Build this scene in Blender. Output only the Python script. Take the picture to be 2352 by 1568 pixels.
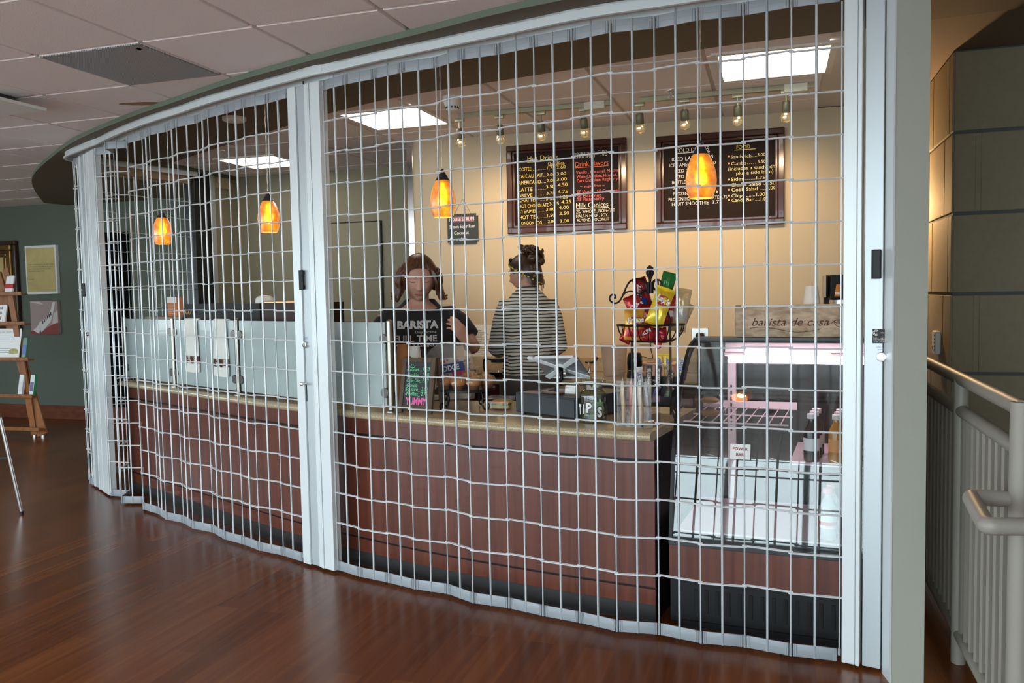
import bpy, math, random
from mathutils import Vector, Matrix, Euler
random.seed(7)
PI = math.pi
for _o in list(bpy.data.objects): bpy.data.objects.remove(_o)
SC = bpy.context.scene
COL = SC.collection

# ------------------------------------------------------------------ camera
HC = 1.455; FPX = 1902.0; PITCH = 0.0594; ROLL = -0.0191
_f = Vector((0, math.cos(PITCH), -math.sin(PITCH))); _u = Vector((0, math.sin(PITCH), math.cos(PITCH))); _r = Vector((1, 0, 0))
CR = _r * math.cos(ROLL) + _u * math.sin(ROLL); CU = -_r * math.sin(ROLL) + _u * math.cos(ROLL); CF = _f
cam = bpy.data.cameras.new('camera'); cam_o = bpy.data.objects.new('camera', cam); COL.objects.link(cam_o)
cam.sensor_width = 36.0; cam.lens = FPX * 36.0 / 2352.0; cam.clip_start = 0.05; cam.clip_end = 200
cam_o.matrix_world = Matrix(((CR.x, CU.x, -CF.x, 0), (CR.y, CU.y, -CF.y, 0), (CR.z, CU.z, -CF.z, HC), (0, 0, 0, 1)))
SC.camera = cam_o

# ------------------------------------------------------------------ view + world
SC.view_settings.view_transform = 'Standard'; SC.view_settings.look = 'None'
SC.view_settings.gamma = 1.0; SC.view_settings.use_curve_mapping = False
SC.view_settings.exposure = 0.0
WORLD_STRENGTH = 7.2
w = bpy.data.worlds.new('world'); SC.world = w; w.use_nodes = True
nt = w.node_tree; nt.nodes.clear()
out = nt.nodes.new('ShaderNodeOutputWorld'); bg = nt.nodes.new('ShaderNodeBackground'); bg.inputs[1].default_value = WORLD_STRENGTH
tc = nt.nodes.new('ShaderNodeTexCoord'); sx = nt.nodes.new('ShaderNodeSeparateXYZ'); rp = nt.nodes.new('ShaderNodeValToRGB')
mr = nt.nodes.new('ShaderNodeMapRange'); mr.inputs[1].default_value = -1; mr.inputs[2].default_value = 1
nt.links.new(tc.outputs['Generated'], sx.inputs[0]); nt.links.new(sx.outputs[2], mr.inputs[0]); nt.links.new(mr.outputs[0], rp.inputs[0])
rp.color_ramp.elements[0].position = 0.44; rp.color_ramp.elements[0].color = (.22, .24, .22, 1)
rp.color_ramp.elements[1].position = 0.52; rp.color_ramp.elements[1].color = (.78, .93, 1.0, 1)
nt.links.new(rp.outputs[0], bg.inputs[0]); nt.links.new(bg.outputs[0], out.inputs[0])

# ------------------------------------------------------------------ place frames
P0 = Vector((1.5, 5.80)); EX = Vector((0.953, -0.3031)); NY = Vector((0.3031, 0.953))   # menu-wall frame: EX along wall, NY into wall
WANG = math.atan2(EX.y, EX.x)
ZC = 2.634; ZS = 2.605
def W(s, t, z=0.0):
    p = P0 + EX * s + NY * t
    return Vector((p.x, p.y, z))
def ray(u, v): return CF + CR * ((u - 1176) / FPX) - CU * ((v - 784) / FPX)
def onz(u, v, z):
    d = ray(u, v); k = (z - HC) / d.z
    return Vector((d.x * k, d.y * k, z))
def onpl(u, v, p, n):
    d = ray(u, v); k = (p[0] * n[0] + p[1] * n[1]) / (d.x * n[0] + d.y * n[1])
    return Vector((0, 0, HC)) + d * k
def onw(u, v, t=0.0): return onpl(u, v, P0 + NY * t, NY)
def aty(u, v, y):
    d = ray(u, v); k = y / d.y
    return Vector((0, 0, HC)) + d * k
def st(p): q = Vector((p[0], p[1])) - P0; return q.dot(EX), q.dot(NY)

# ------------------------------------------------------------------ mesh helper
def frame(o, ex, ey, ez):
    return Matrix(((ex[0], ey[0], ez[0], o[0]), (ex[1], ey[1], ez[1], o[1]), (ex[2], ey[2], ez[2], o[2]), (0, 0, 0, 1)))
def rotz(a, o=(0, 0, 0)): return Matrix.Translation(Vector(o)) @ Matrix.Rotation(a, 4, 'Z')
class G:
    def __init__(s): s.v = []; s.f = []; s.m = []; s.sm = []
    def add(s, vs, fs, M=None, mi=0, smooth=False):
        b = len(s.v)
        for p in vs:
            p = Vector(p)
            s.v.append(M @ p if M is not None else p)
        for q in fs: s.f.append([i + b for i in q]); s.m.append(mi); s.sm.append(smooth)
        return s
    def box(s, c, d, M=None, mi=0, bev=0.0):
        x, y, z = d[0] / 2, d[1] / 2, d[2] / 2
        if bev <= 0:
            vs = [(c[0] + a * x, c[1] + b * y, c[2] + e * z) for e in (-1, 1) for b in (-1, 1) for a in (-1, 1)]
            fs = [(0, 2, 3, 1), (4, 5, 7, 6), (0, 1, 5, 4), (2, 6, 7, 3), (0, 4, 6, 2), (1, 3, 7, 5)]
            return s.add(vs, fs, M, mi)
        b = min(bev, x * .95, y * .95, z * .95)
        pr = []
        for (sx_, sy_) in ((-1, -1), (1, -1), (1, 1), (-1, 1)):
            a0 = {(-1, -1): PI, (1, -1): 1.5 * PI, (1, 1): 0, (-1, 1): .5 * PI}[(sx_, sy_)]
            for k in range(3):
                a = a0 + k * PI / 4
                pr.append((sx_ * (x - b) + b * math.cos(a), sy_ * (y - b) + b * math.sin(a)))
        rings = []
        for (ins, zz) in ((b, -z), (b * .3, -z + b * .3), (0, -z + b), (0, z - b), (b * .3, z - b * .3), (b, z)):
            rings.append([(c[0] + px * (x - ins) / x, c[1] + py * (y - ins) / y, c[2] + zz) for px, py in pr])
        return s.loft(rings, closed=True, cap=True, M=M, mi=mi, smooth=False)
    def loft(s, rings, closed=True, cap=True, M=None, mi=0, smooth=True):
        n = len(rings[0]); vs = [p for r in rings for p in r]; fs = []
        for i in range(len(rings) - 1):
            for j in range(n if closed else n - 1):
                k = (j + 1) % n
                fs.append((i * n + j, i * n + k, (i + 1) * n + k, (i + 1) * n + j))
        if cap:
            fs.append(tuple(range(n))[::-1]); fs.append(tuple(range((len(rings) - 1) * n, len(rings) * n)))
        return s.add(vs, fs, M, mi, smooth)
    def tube(s, pts, r, n=8, closed=False, cap=True, M=None, mi=0, flat=None):
        pts = [Vector(p) for p in pts]; N = len(pts)
        rs = r if isinstance(r, (list, tuple)) else [r] * N
        rings = []; up = None
        for i in range(N):
            if closed: t = pts[(i + 1) % N] - pts[i - 1]
            elif i == 0: t = pts[1] - pts[0]
            elif i == N - 1: t = pts[-1] - pts[-2]
            else: t = (pts[i + 1] - pts[i]).normalized() + (pts[i] - pts[i - 1]).normalized()
            if t.length < 1e-9: t = Vector((0, 0, 1))
            t.normalize()
            if up is None:
                up = Vector((0, 0, 1)) if abs(t.z) < .9 else Vector((1, 0, 0))
            a = t.cross(up)
            if a.length < 1e-6: a = t.orthogonal()
            a.normalize(); b = a.cross(t).normalized(); up = b
            fx = flat if flat else 1.0
            rings.append([pts[i] + a * (rs[i] * math.cos(2 * PI * k / n)) + b * (rs[i] * fx * math.sin(2 * PI * k / n)) for k in range(n)])
        if closed: rings.append(rings[0])
        return s.loft(rings, True, cap and not closed, M, mi, True)
    def cyl(s, a, b, r, r2=None, n=16, M=None, mi=0):
        return s.tube([a, b], [r, r if r2 is None else r2], n, M=M, mi=mi)
    def lathe(s, prof, c=(0, 0, 0), n=20, M=None, mi=0, cap=True, sx=1.0, sy=1.0):
        rings = [[(c[0] + sx * r * math.cos(2 * PI * k / n), c[1] + sy * r * math.sin(2 * PI * k / n), c[2] + z) for k in range(n)] for r, z in prof]
        return s.loft(rings, True, cap, M, mi, True)
    def ell(s, c, r, nu=16, nv=10, M=None, mi=0):
        if not isinstance(r, (tuple, list, Vector)): r = (r, r, r)
        prof = [(math.sin(PI * (i + .02) / (nv + .04)), -math.cos(PI * (i + .02) / (nv + .04))) for i in range(nv + 1)]
        rings = [[(c[0] + r[0] * a * math.cos(2 * PI * k / nu), c[1] + r[1] * a * math.sin(2 * PI * k / nu), c[2] + r[2] * z) for k in range(nu)] for a, z in prof]
        return s.loft(rings, True, True, M, mi, True)
    def prism(s, poly, z0, z1, M=None, mi=0, smooth=False):
        n = len(poly)
        vs = [(p[0], p[1], z0) for p in poly] + [(p[0], p[1], z1) for p in poly]
        fs = [tuple(range(n))[::-1], tuple(range(n, 2 * n))] + [(i, (i + 1) % n, n + (i + 1) % n, n + i) for i in range(n)]
        return s.add(vs, fs, M, mi, smooth)
    def grid(s, fn, nu, nv, mi=0, M=None, smooth=True):
        vs = [fn(i / nu, j / nv) for j in range(nv + 1) for i in range(nu + 1)]
        fs = [(j * (nu + 1) + i, j * (nu + 1) + i + 1, (j + 1) * (nu + 1) + i + 1, (j + 1) * (nu + 1) + i) for j in range(nv) for i in range(nu)]
        return s.add(vs, fs, M, mi, smooth)
    def ribbon(s, path, z0, z1, th, side=1, mi=0):     # vertical strip of thickness th following a plan path
        pl = offset(path, th * side); n = len(path)
        rings = [[(path[i][0], path[i][1], z0), (pl[i][0], pl[i][1], z0), (pl[i][0], pl[i][1], z1), (path[i][0], path[i][1], z1)] for i in range(n)]
        return s.loft(rings, True, True, None, mi, False)
    def text(s, body, M, size=1.0, width=None, depth=.0006, mi=0, shear=0.0, align='LEFT', bold=0.0):
        cu = bpy.data.curves.new('t', 'FONT'); cu.body = body; cu.size = 1.0; cu.extrude = 0; cu.shear = shear; cu.resolution_u = 3; cu.offset = bold
        ob = bpy.data.objects.new('t', cu); COL.objects.link(ob)
        me = bpy.data.meshes.new_from_object(ob)
        vs = [v.co.copy() for v in me.vertices]
        if vs:
            x0 = min(p.x for p in vs); x1 = max(p.x for p in vs)
            k = (width / max(1e-6, (x1 - x0))) if width else size
            ox = x0 if align == 'LEFT' else (x0 + x1) / 2
            s.add([((p.x - ox) * k, p.y * size, depth) for p in vs], [tuple(q.vertices) for q in me.polygons], M, mi)
        bpy.data.objects.remove(ob); bpy.data.curves.remove(cu); bpy.data.meshes.remove(me)
        return s
def offset(path, d):
    res = []
    for i in range(len(path)):
        a = Vector(path[max(0, i - 1)][:2]); b = Vector(path[min(len(path) - 1, i + 1)][:2]); t = (b - a).normalized()
        res.append((path[i][0] - t.y * d, path[i][1] + t.x * d))
    return res
def smooth_path(pts, k=6):                              # Catmull-Rom
    pts = [Vector(p[:2]) for p in pts]; out_ = []
    for i in range(len(pts) - 1):
        a = pts[max(0, i - 1)]; b = pts[i]; c = pts[i + 1]; d = pts[min(len(pts) - 1, i + 2)]
        for j in range(k):
            t = j / k
            out_.append(tuple(0.5 * ((2 * b) + (c - a) * t + (2 * a - 5 * b + 4 * c - d) * t * t + (3 * b - a - 3 * c + d) * t ** 3)))
    out_.append(tuple(pts[-1])); return out_
def catmull3(pts, k=6):
    pts = [Vector(p) for p in pts]; o = []
    for i in range(len(pts) - 1):
        a = pts[max(0, i - 1)]; b = pts[i]; c = pts[i + 1]; d = pts[min(len(pts) - 1, i + 2)]
        for j in range(k):
            t = j / k
            o.append(0.5 * ((2 * b) + (c - a) * t + (2 * a - 5 * b + 4 * c - d) * t * t + (3 * b - a - 3 * c + d) * t ** 3))
    o.append(pts[-1]); return o
def arc_len_point(path, d):
    acc = 0
    for i in range(len(path) - 1):
        a = Vector(path[i]); b = Vector(path[i + 1]); L = (b - a).length
        if acc + L >= d: return a + (b - a) * ((d - acc) / L), (b - a).normalized()
        acc += L
    return Vector(path[-1]), (Vector(path[-1]) - Vector(path[-2])).normalized()

LOC = {}
def thing(name, label, cat, loc, group=None):
    o = bpy.data.objects.new(name, None); COL.objects.link(o); o.empty_display_size = .05
    o.location = Vector(loc); LOC[o.name] = Vector(loc)
    o['label'] = label; o['category'] = cat
    if group: o['group'] = group
    return o
def obj(name, g, mats, parent=None, label=None, cat=None, group=None, kind=None, ang=35):
    if not isinstance(mats, (list, tuple)): mats = [mats]
    n = len(g.v)
    x0 = min(p.x for p in g.v); x1 = max(p.x for p in g.v); y0 = min(p.y for p in g.v); y1 = max(p.y for p in g.v); z0 = min(p.z for p in g.v)
    o0 = Vector(((x0 + x1) / 2, (y0 + y1) / 2, z0))
    me = bpy.data.meshes.new(name)
    me.from_pydata([tuple(p - o0) for p in g.v], [], g.f)
    for m in mats: me.materials.append(m)
    me.polygons.foreach_set('material_index', g.m); me.polygons.foreach_set('use_smooth', g.sm)
    me.update()
    if any(g.sm): me.set_sharp_from_angle(angle=math.radians(ang))
    o = bpy.data.objects.new(name, me); COL.objects.link(o)
    LOC[o.name] = o0.copy()
    if parent is not None:
        o.parent = parent; o.location = o0 - LOC[parent.name]
    else: o.location = o0
    if label: o['label'] = label
    if cat: o['category'] = cat
    if group: o['group'] = group
    if kind: o['kind'] = kind
    return o
def dup(o, loc=None, parent=None, label=None, rz=None):
    c = o.copy(); COL.objects.link(c)
    if parent is not None: c.parent = parent
    LOC[c.name] = LOC[o.name].copy()
    if loc is not None: c.location = Vector(loc); LOC[c.name] = Vector(loc)
    if rz is not None: c.rotation_euler = (0, 0, rz)
    if label: c['label'] = label
    for ch in list(o.children): dup(ch, parent=c)
    return c

# ------------------------------------------------------------------ materials
MC = {}
def mat(name, col, rough=.5, metal=0.0, spec=.5, emit=None, estr=0.0, alpha=1.0, trans=0.0, bump=0.0, bscale=60.0, var=0.0, vscale=6.0, coat=0.0, sheen=0.0):
    if name in MC: return MC[name]
    m = bpy.data.materials.new(name); m.use_nodes = True; nt = m.node_tree; b = nt.nodes['Principled BSDF']
    b.inputs['Base Color'].default_value = (*col, 1); b.inputs['Roughness'].default_value = rough; b.inputs['Metallic'].default_value = metal
    b.inputs['Specular IOR Level'].default_value = spec; b.inputs['Alpha'].default_value = alpha; b.inputs['Transmission Weight'].default_value = trans
    b.inputs['Coat Weight'].default_value = coat; b.inputs['Sheen Weight'].default_value = sheen
    if emit: b.inputs['Emission Color'].default_value = (*emit, 1); b.inputs['Emission Strength'].default_value = estr
    if bump or var:
        tcn = nt.nodes.new('ShaderNodeTexCoord')
    if bump:
        nz = nt.nodes.new('ShaderNodeTexNoise'); nz.inputs['Scale'].default_value = bscale; nz.inputs['Detail'].default_value = 3
        bp = nt.nodes.new('ShaderNodeBump'); bp.inputs['Strength'].default_value = bump; bp.inputs['Distance'].default_value = .002
        nt.links.new(tcn.outputs['Object'], nz.inputs['Vector']); nt.links.new(nz.outputs[0], bp.inputs['Height']); nt.links.new(bp.outputs[0], b.inputs['Normal'])
    if var:
        n2 = nt.nodes.new('ShaderNodeTexNoise'); n2.inputs['Scale'].default_value = vscale; n2.inputs['Detail'].default_value = 4
        mx = nt.nodes.new('ShaderNodeMix'); mx.data_type = 'RGBA'
        mx.inputs[6].default_value = (*[c * (1 - var) for c in col], 1); mx.inputs[7].default_value = (*[min(1, c * (1 + var)) for c in col], 1)
        nt.links.new(tcn.outputs['Object'], n2.inputs['Vector']); nt.links.new(n2.outputs[0], mx.inputs[0]); nt.links.new(mx.outputs[2], b.inputs['Base Color'])
    MC[name] = m; return m
def nodes(m): return m.node_tree.nodes, m.node_tree.links, m.node_tree.nodes['Principled BSDF']
def ramp(N, stops):
    r = N.new('ShaderNodeValToRGB'); e = r.color_ramp.elements
    e[0].position, e[0].color = stops[0][0], (*stops[0][1], 1); e[1].position, e[1].color = stops[-1][0], (*stops[-1][1], 1)
    for p, c in stops[1:-1]:
        q = e.new(p); q.color = (*c, 1)
    return r
def wood(name, dark, light, rough=.4, scale=(1, 1, 1), along='Z', det=8.0, rot=0.0, coat=0.0):
    m = mat(name, light, rough, coat=coat); N, L, B = nodes(m)
    tcn = N.new('ShaderNodeTexCoord'); mp = N.new('ShaderNodeMapping'); mp.inputs['Rotation'].default_value = (0, 0, rot)
    k = {'X': (1.2, 22, 22), 'Y': (22, 1.2, 22), 'Z': (22, 22, 1.2)}[along]
    mp.inputs['Scale'].default_value = tuple(a * b for a, b in zip(k, scale))
    nz = N.new('ShaderNodeTexNoise'); nz.inputs['Scale'].default_value = 1.0; nz.inputs['Detail'].default_value = det; nz.inputs['Roughness'].default_value = .62; nz.inputs['Distortion'].default_value = .35
    r = ramp(N, [(.32, dark), (.68, light)])
    L.new(tcn.outputs['Object'], mp.inputs[0]); L.new(mp.outputs[0], nz.inputs['Vector']); L.new(nz.outputs[0], r.inputs[0]); L.new(r.outputs[0], B.inputs['Base Color'])
    return m
M_ALU = mat('anodised_aluminium', (.58, .61, .63), .40, .55)
M_BAR = mat('bright_aluminium_bar', (.70, .73, .74), .4, .15)
M_ALUW = mat('satin_white_aluminium', (.73, .77, .78), .36, .2)
M_ALUG = mat('grey_aluminium_channel', (.52, .56, .58), .40, .45)
M_BLACK = mat('black_plastic', (.009, .009, .010), .45, spec=.3)
M_PLATE = mat('grey_moulded_hinge_plate', (.32, .345, .37), .5, .1)
M_DARK = mat('dark_grey_plastic', (.035, .037, .04), .4)
M_IRON = mat('black_wrought_iron', (.012, .011, .011), .45, .4)
M_CHROME = mat('polished_steel', (.78, .78, .78), .12, 1.0)
M_STEEL = mat('brushed_steel', (.62, .60, .57), .28, 1.0)
M_WHITE = mat('white_plastic', (.82, .82, .80), .4)
M_PAPER = mat('white_paper', (.86, .85, .82), .8)
M_INK = mat('black_ink', (.02, .02, .02), .7)
# ================================================================== setting
def wall_paint(name, col): return mat(name, col, .75, bump=.25, bscale=220)
M_GREEN = wall_paint('sage_green_paint', (.115, .135, .105)); M_OLIVE = wall_paint('olive_paint', (.30, .27, .185))
M_CREAM = wall_paint('cream_paint', (.60, .485, .33)); M_SOFFIT = wall_paint('warm_lit_soffit_paint', (.135, .105, .065)); M_FASC = wall_paint('sage_fascia_paint', (.13, .16, .115)); M_JAMB = wall_paint('greige_paint', (.36, .36, .30))  # soffit brown has the pendants' warm light mixed into its colour
M_BROWNC = wall_paint('brown_ceiling_paint', (.20, .15, .11))
# floor: cherry planks running into the room
m = mat('cherry_plank_floor', (.2, .06, .03), .25, spec=.30); N, L, B = nodes(m); M_FLOOR = m
tcn = N.new('ShaderNodeTexCoord'); mp = N.new('ShaderNodeMapping'); mp.inputs['Rotation'].default_value = (0, 0, -math.atan2(NY.y, NY.x))
br = N.new('ShaderNodeTexBrick'); br.offset = .37; br.inputs['Scale'].default_value = 1; br.inputs['Brick Width'].default_value = 1.25; br.inputs['Row Height'].default_value = .127
br.inputs['Mortar Size'].default_value = .0012; br.inputs['Color1'].default_value = (.15, .15, .15, 1); br.inputs['Color2'].default_value = (.85, .85, .85, 1); br.inputs['Mortar'].default_value = (.35, .35, .35, 1)
mp2 = N.new('ShaderNodeMapping'); mp2.inputs['Scale'].default_value = (1.3, 26, 1)
nz = N.new('ShaderNodeTexNoise'); nz.inputs['Scale'].default_value = 1; nz.inputs['Detail'].default_value = 6; nz.inputs['Distortion'].default_value = .5
mixf = N.new('ShaderNodeMath'); mixf.operation = 'MULTIPLY_ADD'; mixf.inputs[1].default_value = .35
r = ramp(N, [(.2, (.085, .0200, .005)), (.5, (.160, .044, .011)), (.85, (.250, .080, .019))])
mm = N.new('ShaderNodeMath'); mm.operation = 'MULTIPLY'; mm.inputs[1].default_value = .62
L.new(tcn.outputs['Object'], mp.inputs[0]); L.new(mp.outputs[0], br.inputs['Vector']); L.new(mp.outputs[0], mp2.inputs[0]); L.new(mp2.outputs[0], nz.inputs['Vector'])
L.new(nz.outputs[0], mm.inputs[0]); L.new(br.outputs['Color'], mixf.inputs[0]); L.new(mm.outputs[0], mixf.inputs[2]); L.new(mixf.outputs[0], r.inputs[0]); L.new(r.outputs[0], B.inputs['Base Color'])
g = G(); c4 = [W(-10, -10.2), W(4.6, -10.2), W(4.6, 2.2), W(-10, 2.2)]
g.add([(p.x, p.y, z) for z in (-.06, 0) for p in c4], [(0, 3, 2, 1), (4, 5, 6, 7), (0, 1, 5, 4), (1, 2, 6, 5), (2, 3, 7, 6), (3, 0, 4, 7)])
obj('floor', g, M_FLOOR, kind='structure')

# ceiling: real lay-in tiles with recessed grid
M_TILE = mat('mineral_ceiling_tile', (.87, .79, .77), .9, bump=.5, bscale=170)
M_TBAR = mat('ceiling_grid_bar', (.70, .64, .60), .6)
T = .6096; S0, T0 = -2.455, -3.407
g = G(); gap = .012
a0, a1, b0, b1 = -10.0, 4.0, -7.1, 2.1
def right_of_partition(s, t):
    p = W(s, t); return p.x > 1.40 + (p.y - 2.95) * .37 and p.y > 2.3
i0 = math.floor((a0 - S0) / T); j0 = math.floor((b0 - T0) / T)
for i in range(i0, 12):
    for j in range(j0, 10):
        s_, t_ = S0 + i * T, T0 + j * T
        if s_ > a1 or t_ > b1 or right_of_partition(s_ + T / 2, t_ + T / 2): continue
        lo = [W(s_ + dx, t_ + dy, 0) for dx, dy in ((gap + .002, gap + .002), (T - gap - .002, gap + .002), (T - gap - .002, T - gap - .002), (gap + .002, T - gap - .002))]
        hi = [W(s_ + dx, t_ + dy, 0) for dx, dy in ((gap, gap), (T - gap, gap), (T - gap, T - gap), (gap, T - gap))]
        vs = [(p.x, p.y, ZC) for p in lo] + [(p.x, p.y, ZC + .002) for p in hi] + [(p.x, p.y, ZC + .020) for p in hi]
        g.add(vs, [(0, 3, 2, 1)] + [(k, (k + 1) % 4, 4 + (k + 1) % 4, 4 + k) for k in range(4)] + [(4 + k, 4 + (k + 1) % 4, 8 + (k + 1) % 4, 8 + k) for k in range(4)], mi=0)
q = [W(a0, b0), W(a1, b0), W(a1, b1), W(a0, b1)]
g.add([(p.x, p.y, ZC + .016) for p in q] + [(p.x, p.y, ZC + .08) for p in q], [(0, 3, 2, 1), (4, 5, 6, 7), (0, 1, 5, 4), (1, 2, 6, 5), (2, 3, 7, 6), (3, 0, 4, 7)], mi=1)
obj('ceiling', g, [M_TILE, M_TBAR], kind='structure')
g = G(); g.prism([(1.40, 2.94), (1.9, 1.3), (5.2, .4), (6.2, 3.4), (2.75, 6.2), (2.50, 5.85)], ZC - .012, ZC + .01)
obj('ceiling_right', g, M_BROWNC, kind='structure')

def wbox(g, s0, s1, t0, t1, z0, z1, mi=0, bev=0):
    M = frame(W(0, 0, 0), (EX.x, EX.y, 0), (NY.x, NY.y, 0), (0, 0, 1))
    return g.box(((s0 + s1) / 2, (t0 + t1) / 2, (z0 + z1) / 2), (s1 - s0, t1 - t0, z1 - z0), M, mi, bev)
# menu wall, olive recess, room walls
g = G(); wbox(g, -2.39, 1.06, 0, .12, 0, ZC + .01); obj('wall_back', g, M_CREAM, kind='structure')
g = G(); wbox(g, -4.85, -1.2, 1.06, 1.16, 0, ZC + .01); obj('wall_recess', g, M_OLIVE, kind='structure')
g = G(); wbox(g, -4.83, -4.73, .68, 1.06, 0, ZC + .01); obj('wall_recess_side', g, M_OLIVE, kind='structure')
g = G(); wbox(g, -1.2, -1.1, .12, 1.06, 0, ZC + .01); obj('wall_recess_end', g, M_OLIVE, kind='structure')
g = G(); wbox(g, -10, -4.0, 2.0, 2.12, 0, ZC + .01); obj('wall_left', g, M_GREEN, kind='structure')
g = G(); wbox(g, -10.1, -10.0, -7, 2.12, 0, .95); wbox(g, -10.1, -10.0, -7, 2.12, 2.15, ZC)
for a_, b_ in ((-7, -5.6), (-3.6, -2.6), (-.9, 2.12)): wbox(g, -10.1, -10.0, a_, b_, .95, 2.15)
obj('wall_daylight_screen', g, M_GREEN, kind='structure')  # added unseen wall; openings sized to let in only some side daylight
M_BASE = wood('cherry_baseboard', (.10, .020, .006), (.19, .045, .014), .6, along='X', rot=-WANG)
g = G(); wbox(g, -9.98, -4.05, 1.975, 2.0, 0, .17, bev=.006); obj('baseboard_left', g, M_BASE, kind='structure')
g = G(); wbox(g, -4.84, -4.725, .42, .68, 0, ZC, bev=.004); obj('trim_2', g, mat('black_steel_frame', (.008, .008, .008), .3), kind='structure')
g = G(); wbox(g, -4.722, -4.712, .635, .70, 0, ZC, bev=.002); obj('trim_3', g, mat('pale_grey_trim', (.45, .48, .48), .4), kind='structure')
# chrome corner guard on the end of the menu wall
g = G(); wbox(g, -2.402, -2.39, -.006, .126, 0, ZC, bev=.002); wbox(g, -2.402, -2.352, -.012, 0, 0, ZC, bev=.002)
obj('trim_4', g, M_CHROME, kind='structure')
# flush panel door in the recess
pA = onw(746, 512, 1.06); pB = onw(877, 506, 1.06); sA, _ = st(pA); sB, _ = st(pB); zD = pB.z
g = G(); wbox(g, sA - .35, sB, 1.045, 1.06, 0, zD, 1); wbox(g, sA - .34, sB - .012, 1.04, 1.058, .01, zD - .012, 0)
obj('door_1', g, [M_OLIVE, M_INK], kind='structure')
# dark doorway in the green wall behind the nose of the kiosk
pA = onw(258, 700, 2.0); pB = onw(303, 700, 2.0); sA, _ = st(pA); sB, _ = st(pB)
g = G(); wbox(g, sA - .05, sB, 1.985, 2.0, .0, 2.25); obj('door_2', g, mat('matt_black_door', (.004, .004, .004), .9, spec=.05), kind='structure')
# right partition ending in the jamb beside the grille
g = G(); g.prism([(1.362, 2.955), (1.468, 2.92), (2.47, 5.50), (2.40, 5.56)], 0, ZC + .01); obj('wall_right', g, M_JAMB, kind='structure')
# concrete-block wall beyond the stair
M_BLOCK = mat('tan_ground_face_block', (.33, .285, .19), .8, bump=.5, bscale=260, var=.10, vscale=30); M_MORT = mat('grey_green_mortar', (.12, .14, .13), .9)
g = G(); Cn = Vector((2.243, 4.23)); dX = EX; dV = NY; bh = .4064; j_ = .016
MBk = frame((Cn.x, Cn.y, 0), (dX.x, dX.y, 0), (dV.x, dV.y, 0), (0, 0, 1))
zt = ZC - .012
g.box((1.6, 1.3, (zt - 1.2) / 2 - .0), (3.2 - .016, 2.6 - .016, zt + 1.2), MBk, 1)
z1 = zt; k = 0
while z1 > -1.1:
    z0 = z1 - bh
    first = (.62, .115)[k % 2]; x = 0.0; L_ = first
    while x < 3.15:
        xe = min(3.2, x + L_)
        g.box(((x + xe) / 2 + (j_ / 2 if x > 0 else 0), .1, (z0 + z1) / 2), (xe - x - j_, .2, bh - j_), MBk, 0, bev=.004); x = xe; L_ = .81
    y = .09 if k % 2 == 0 else .2; ys = [0, y, y + .45, y + .90, y + 1.35, y + 1.8, 2.6]
    for a, b in zip(ys[:-1], ys[1:]):
        g.box((.1 - .0005, (a + b) / 2, (z0 + z1) / 2), (.2, b - a - j_ * .7, bh - j_), MBk, 0, bev=.003)
    z1 = z0; k += 1
obj('wall_stone', g, [M_BLOCK, M_MORT], kind='structure')
g = G(); wbox(g, 4.3, 4.4, -7, -1.2, -1, ZC); obj('wall_far_right', g, M_JAMB, kind='structure')
g = G(); wbox(g, 1.15, 4.3, -7.1, -7.0, -1, ZC); obj('wall_daylight_block', g, M_JAMB, kind='structure')  # added unseen wall; keeps daylight off the block wall and railing

# bulkhead with curved edge
FAS = [(2.3, 2.45), (1.75, 2.66), (1.3, 2.86), (.75, 3.10), (.07, 3.438), (-.415, 3.765), (-.948, 4.121), (-1.473, 4.517), (-1.95, 4.93), (-2.43, 5.357), (-3.027, 5.951), (-3.371, 6.348), (-3.70, 6.77), (-4.03, 7.203), (-4.347, 7.653), (-4.62, 8.10), (-4.92, 8.67), (-5.25, 9.35), (-5.46, 9.80)]
INN = [(-2.97, 7.23), (-2.45, 6.67), (-2.0, 6.2), (-1.185, 5.369), (-.66, 4.93), (-.068, 4.60), (.439, 4.33), (1.009, 4.03), (1.535, 3.82), (2.3, 3.5)]
fas = smooth_path(FAS, 5); inn = smooth_path(INN, 4)
g = G(); g.prism(fas + [(-5.30, 10.16), (-3.1, 9.48), (-2.66, 8.2)] + inn, ZS, ZC + .002, smooth=True)
for k in range(2, len(g.m)): g.m[k] = 1
obj('trim_1', g, [M_SOFFIT, M_FASC], kind='structure', ang=40)

# ---------------------------------------------------------------- grille path
HR = [(1.236, 3.108), (1.068, 3.163), (.912, 3.249), (.746, 3.295), (.593, 3.387), (.422, 3.426), (.273, 3.526), (.116, 3.61), (-.035, 3.708), (-.204, 3.78), (-.329, 3.902), (-.498, 3.975), (-.641, 4.075), (-.802, 4.171), (-.938, 4.284)]
HL = [(-1.154, 4.423), (-1.296, 4.542), (-1.458, 4.642), (-1.591, 4.766), (-1.742, 4.878), (-1.857, 5.019), (-2.022, 5.119), (-2.133, 5.252), (-2.287, 5.35), (-2.394, 5.487), (-2.554, 5.618), (-2.626, 5.786), (-2.789, 5.802), (-2.818, 5.985), (-2.975, 6.031)]
def mids(h): return [((h[i][0] + h[i + 1][0]) / 2, (h[i][1] + h[i + 1][1]) / 2) for i in range(len(h) - 1)]
GP = [(1.40, 3.0), (1.25, 3.10)] + mids(HR)[1::2] + [(-.945, 4.262), (-1.148, 4.415)] + mids(HL)[1::2] + [(-2.99, 6.09), (-3.27, 6.375), (-3.40, 6.53), (-3.425, 6.62), (-3.40, 6.72), (-3.34, 6.84), (-2.88, 7.66)]
gp = smooth_path(GP, 5)
g = G()
g.ribbon(offset(gp, -.048), 2.566, ZS, .006); g.ribbon(offset(gp, .048), 2.566, ZS, .006, -1); g.ribbon(offset(gp, -.048), ZS - .008, ZS, .096)
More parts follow.
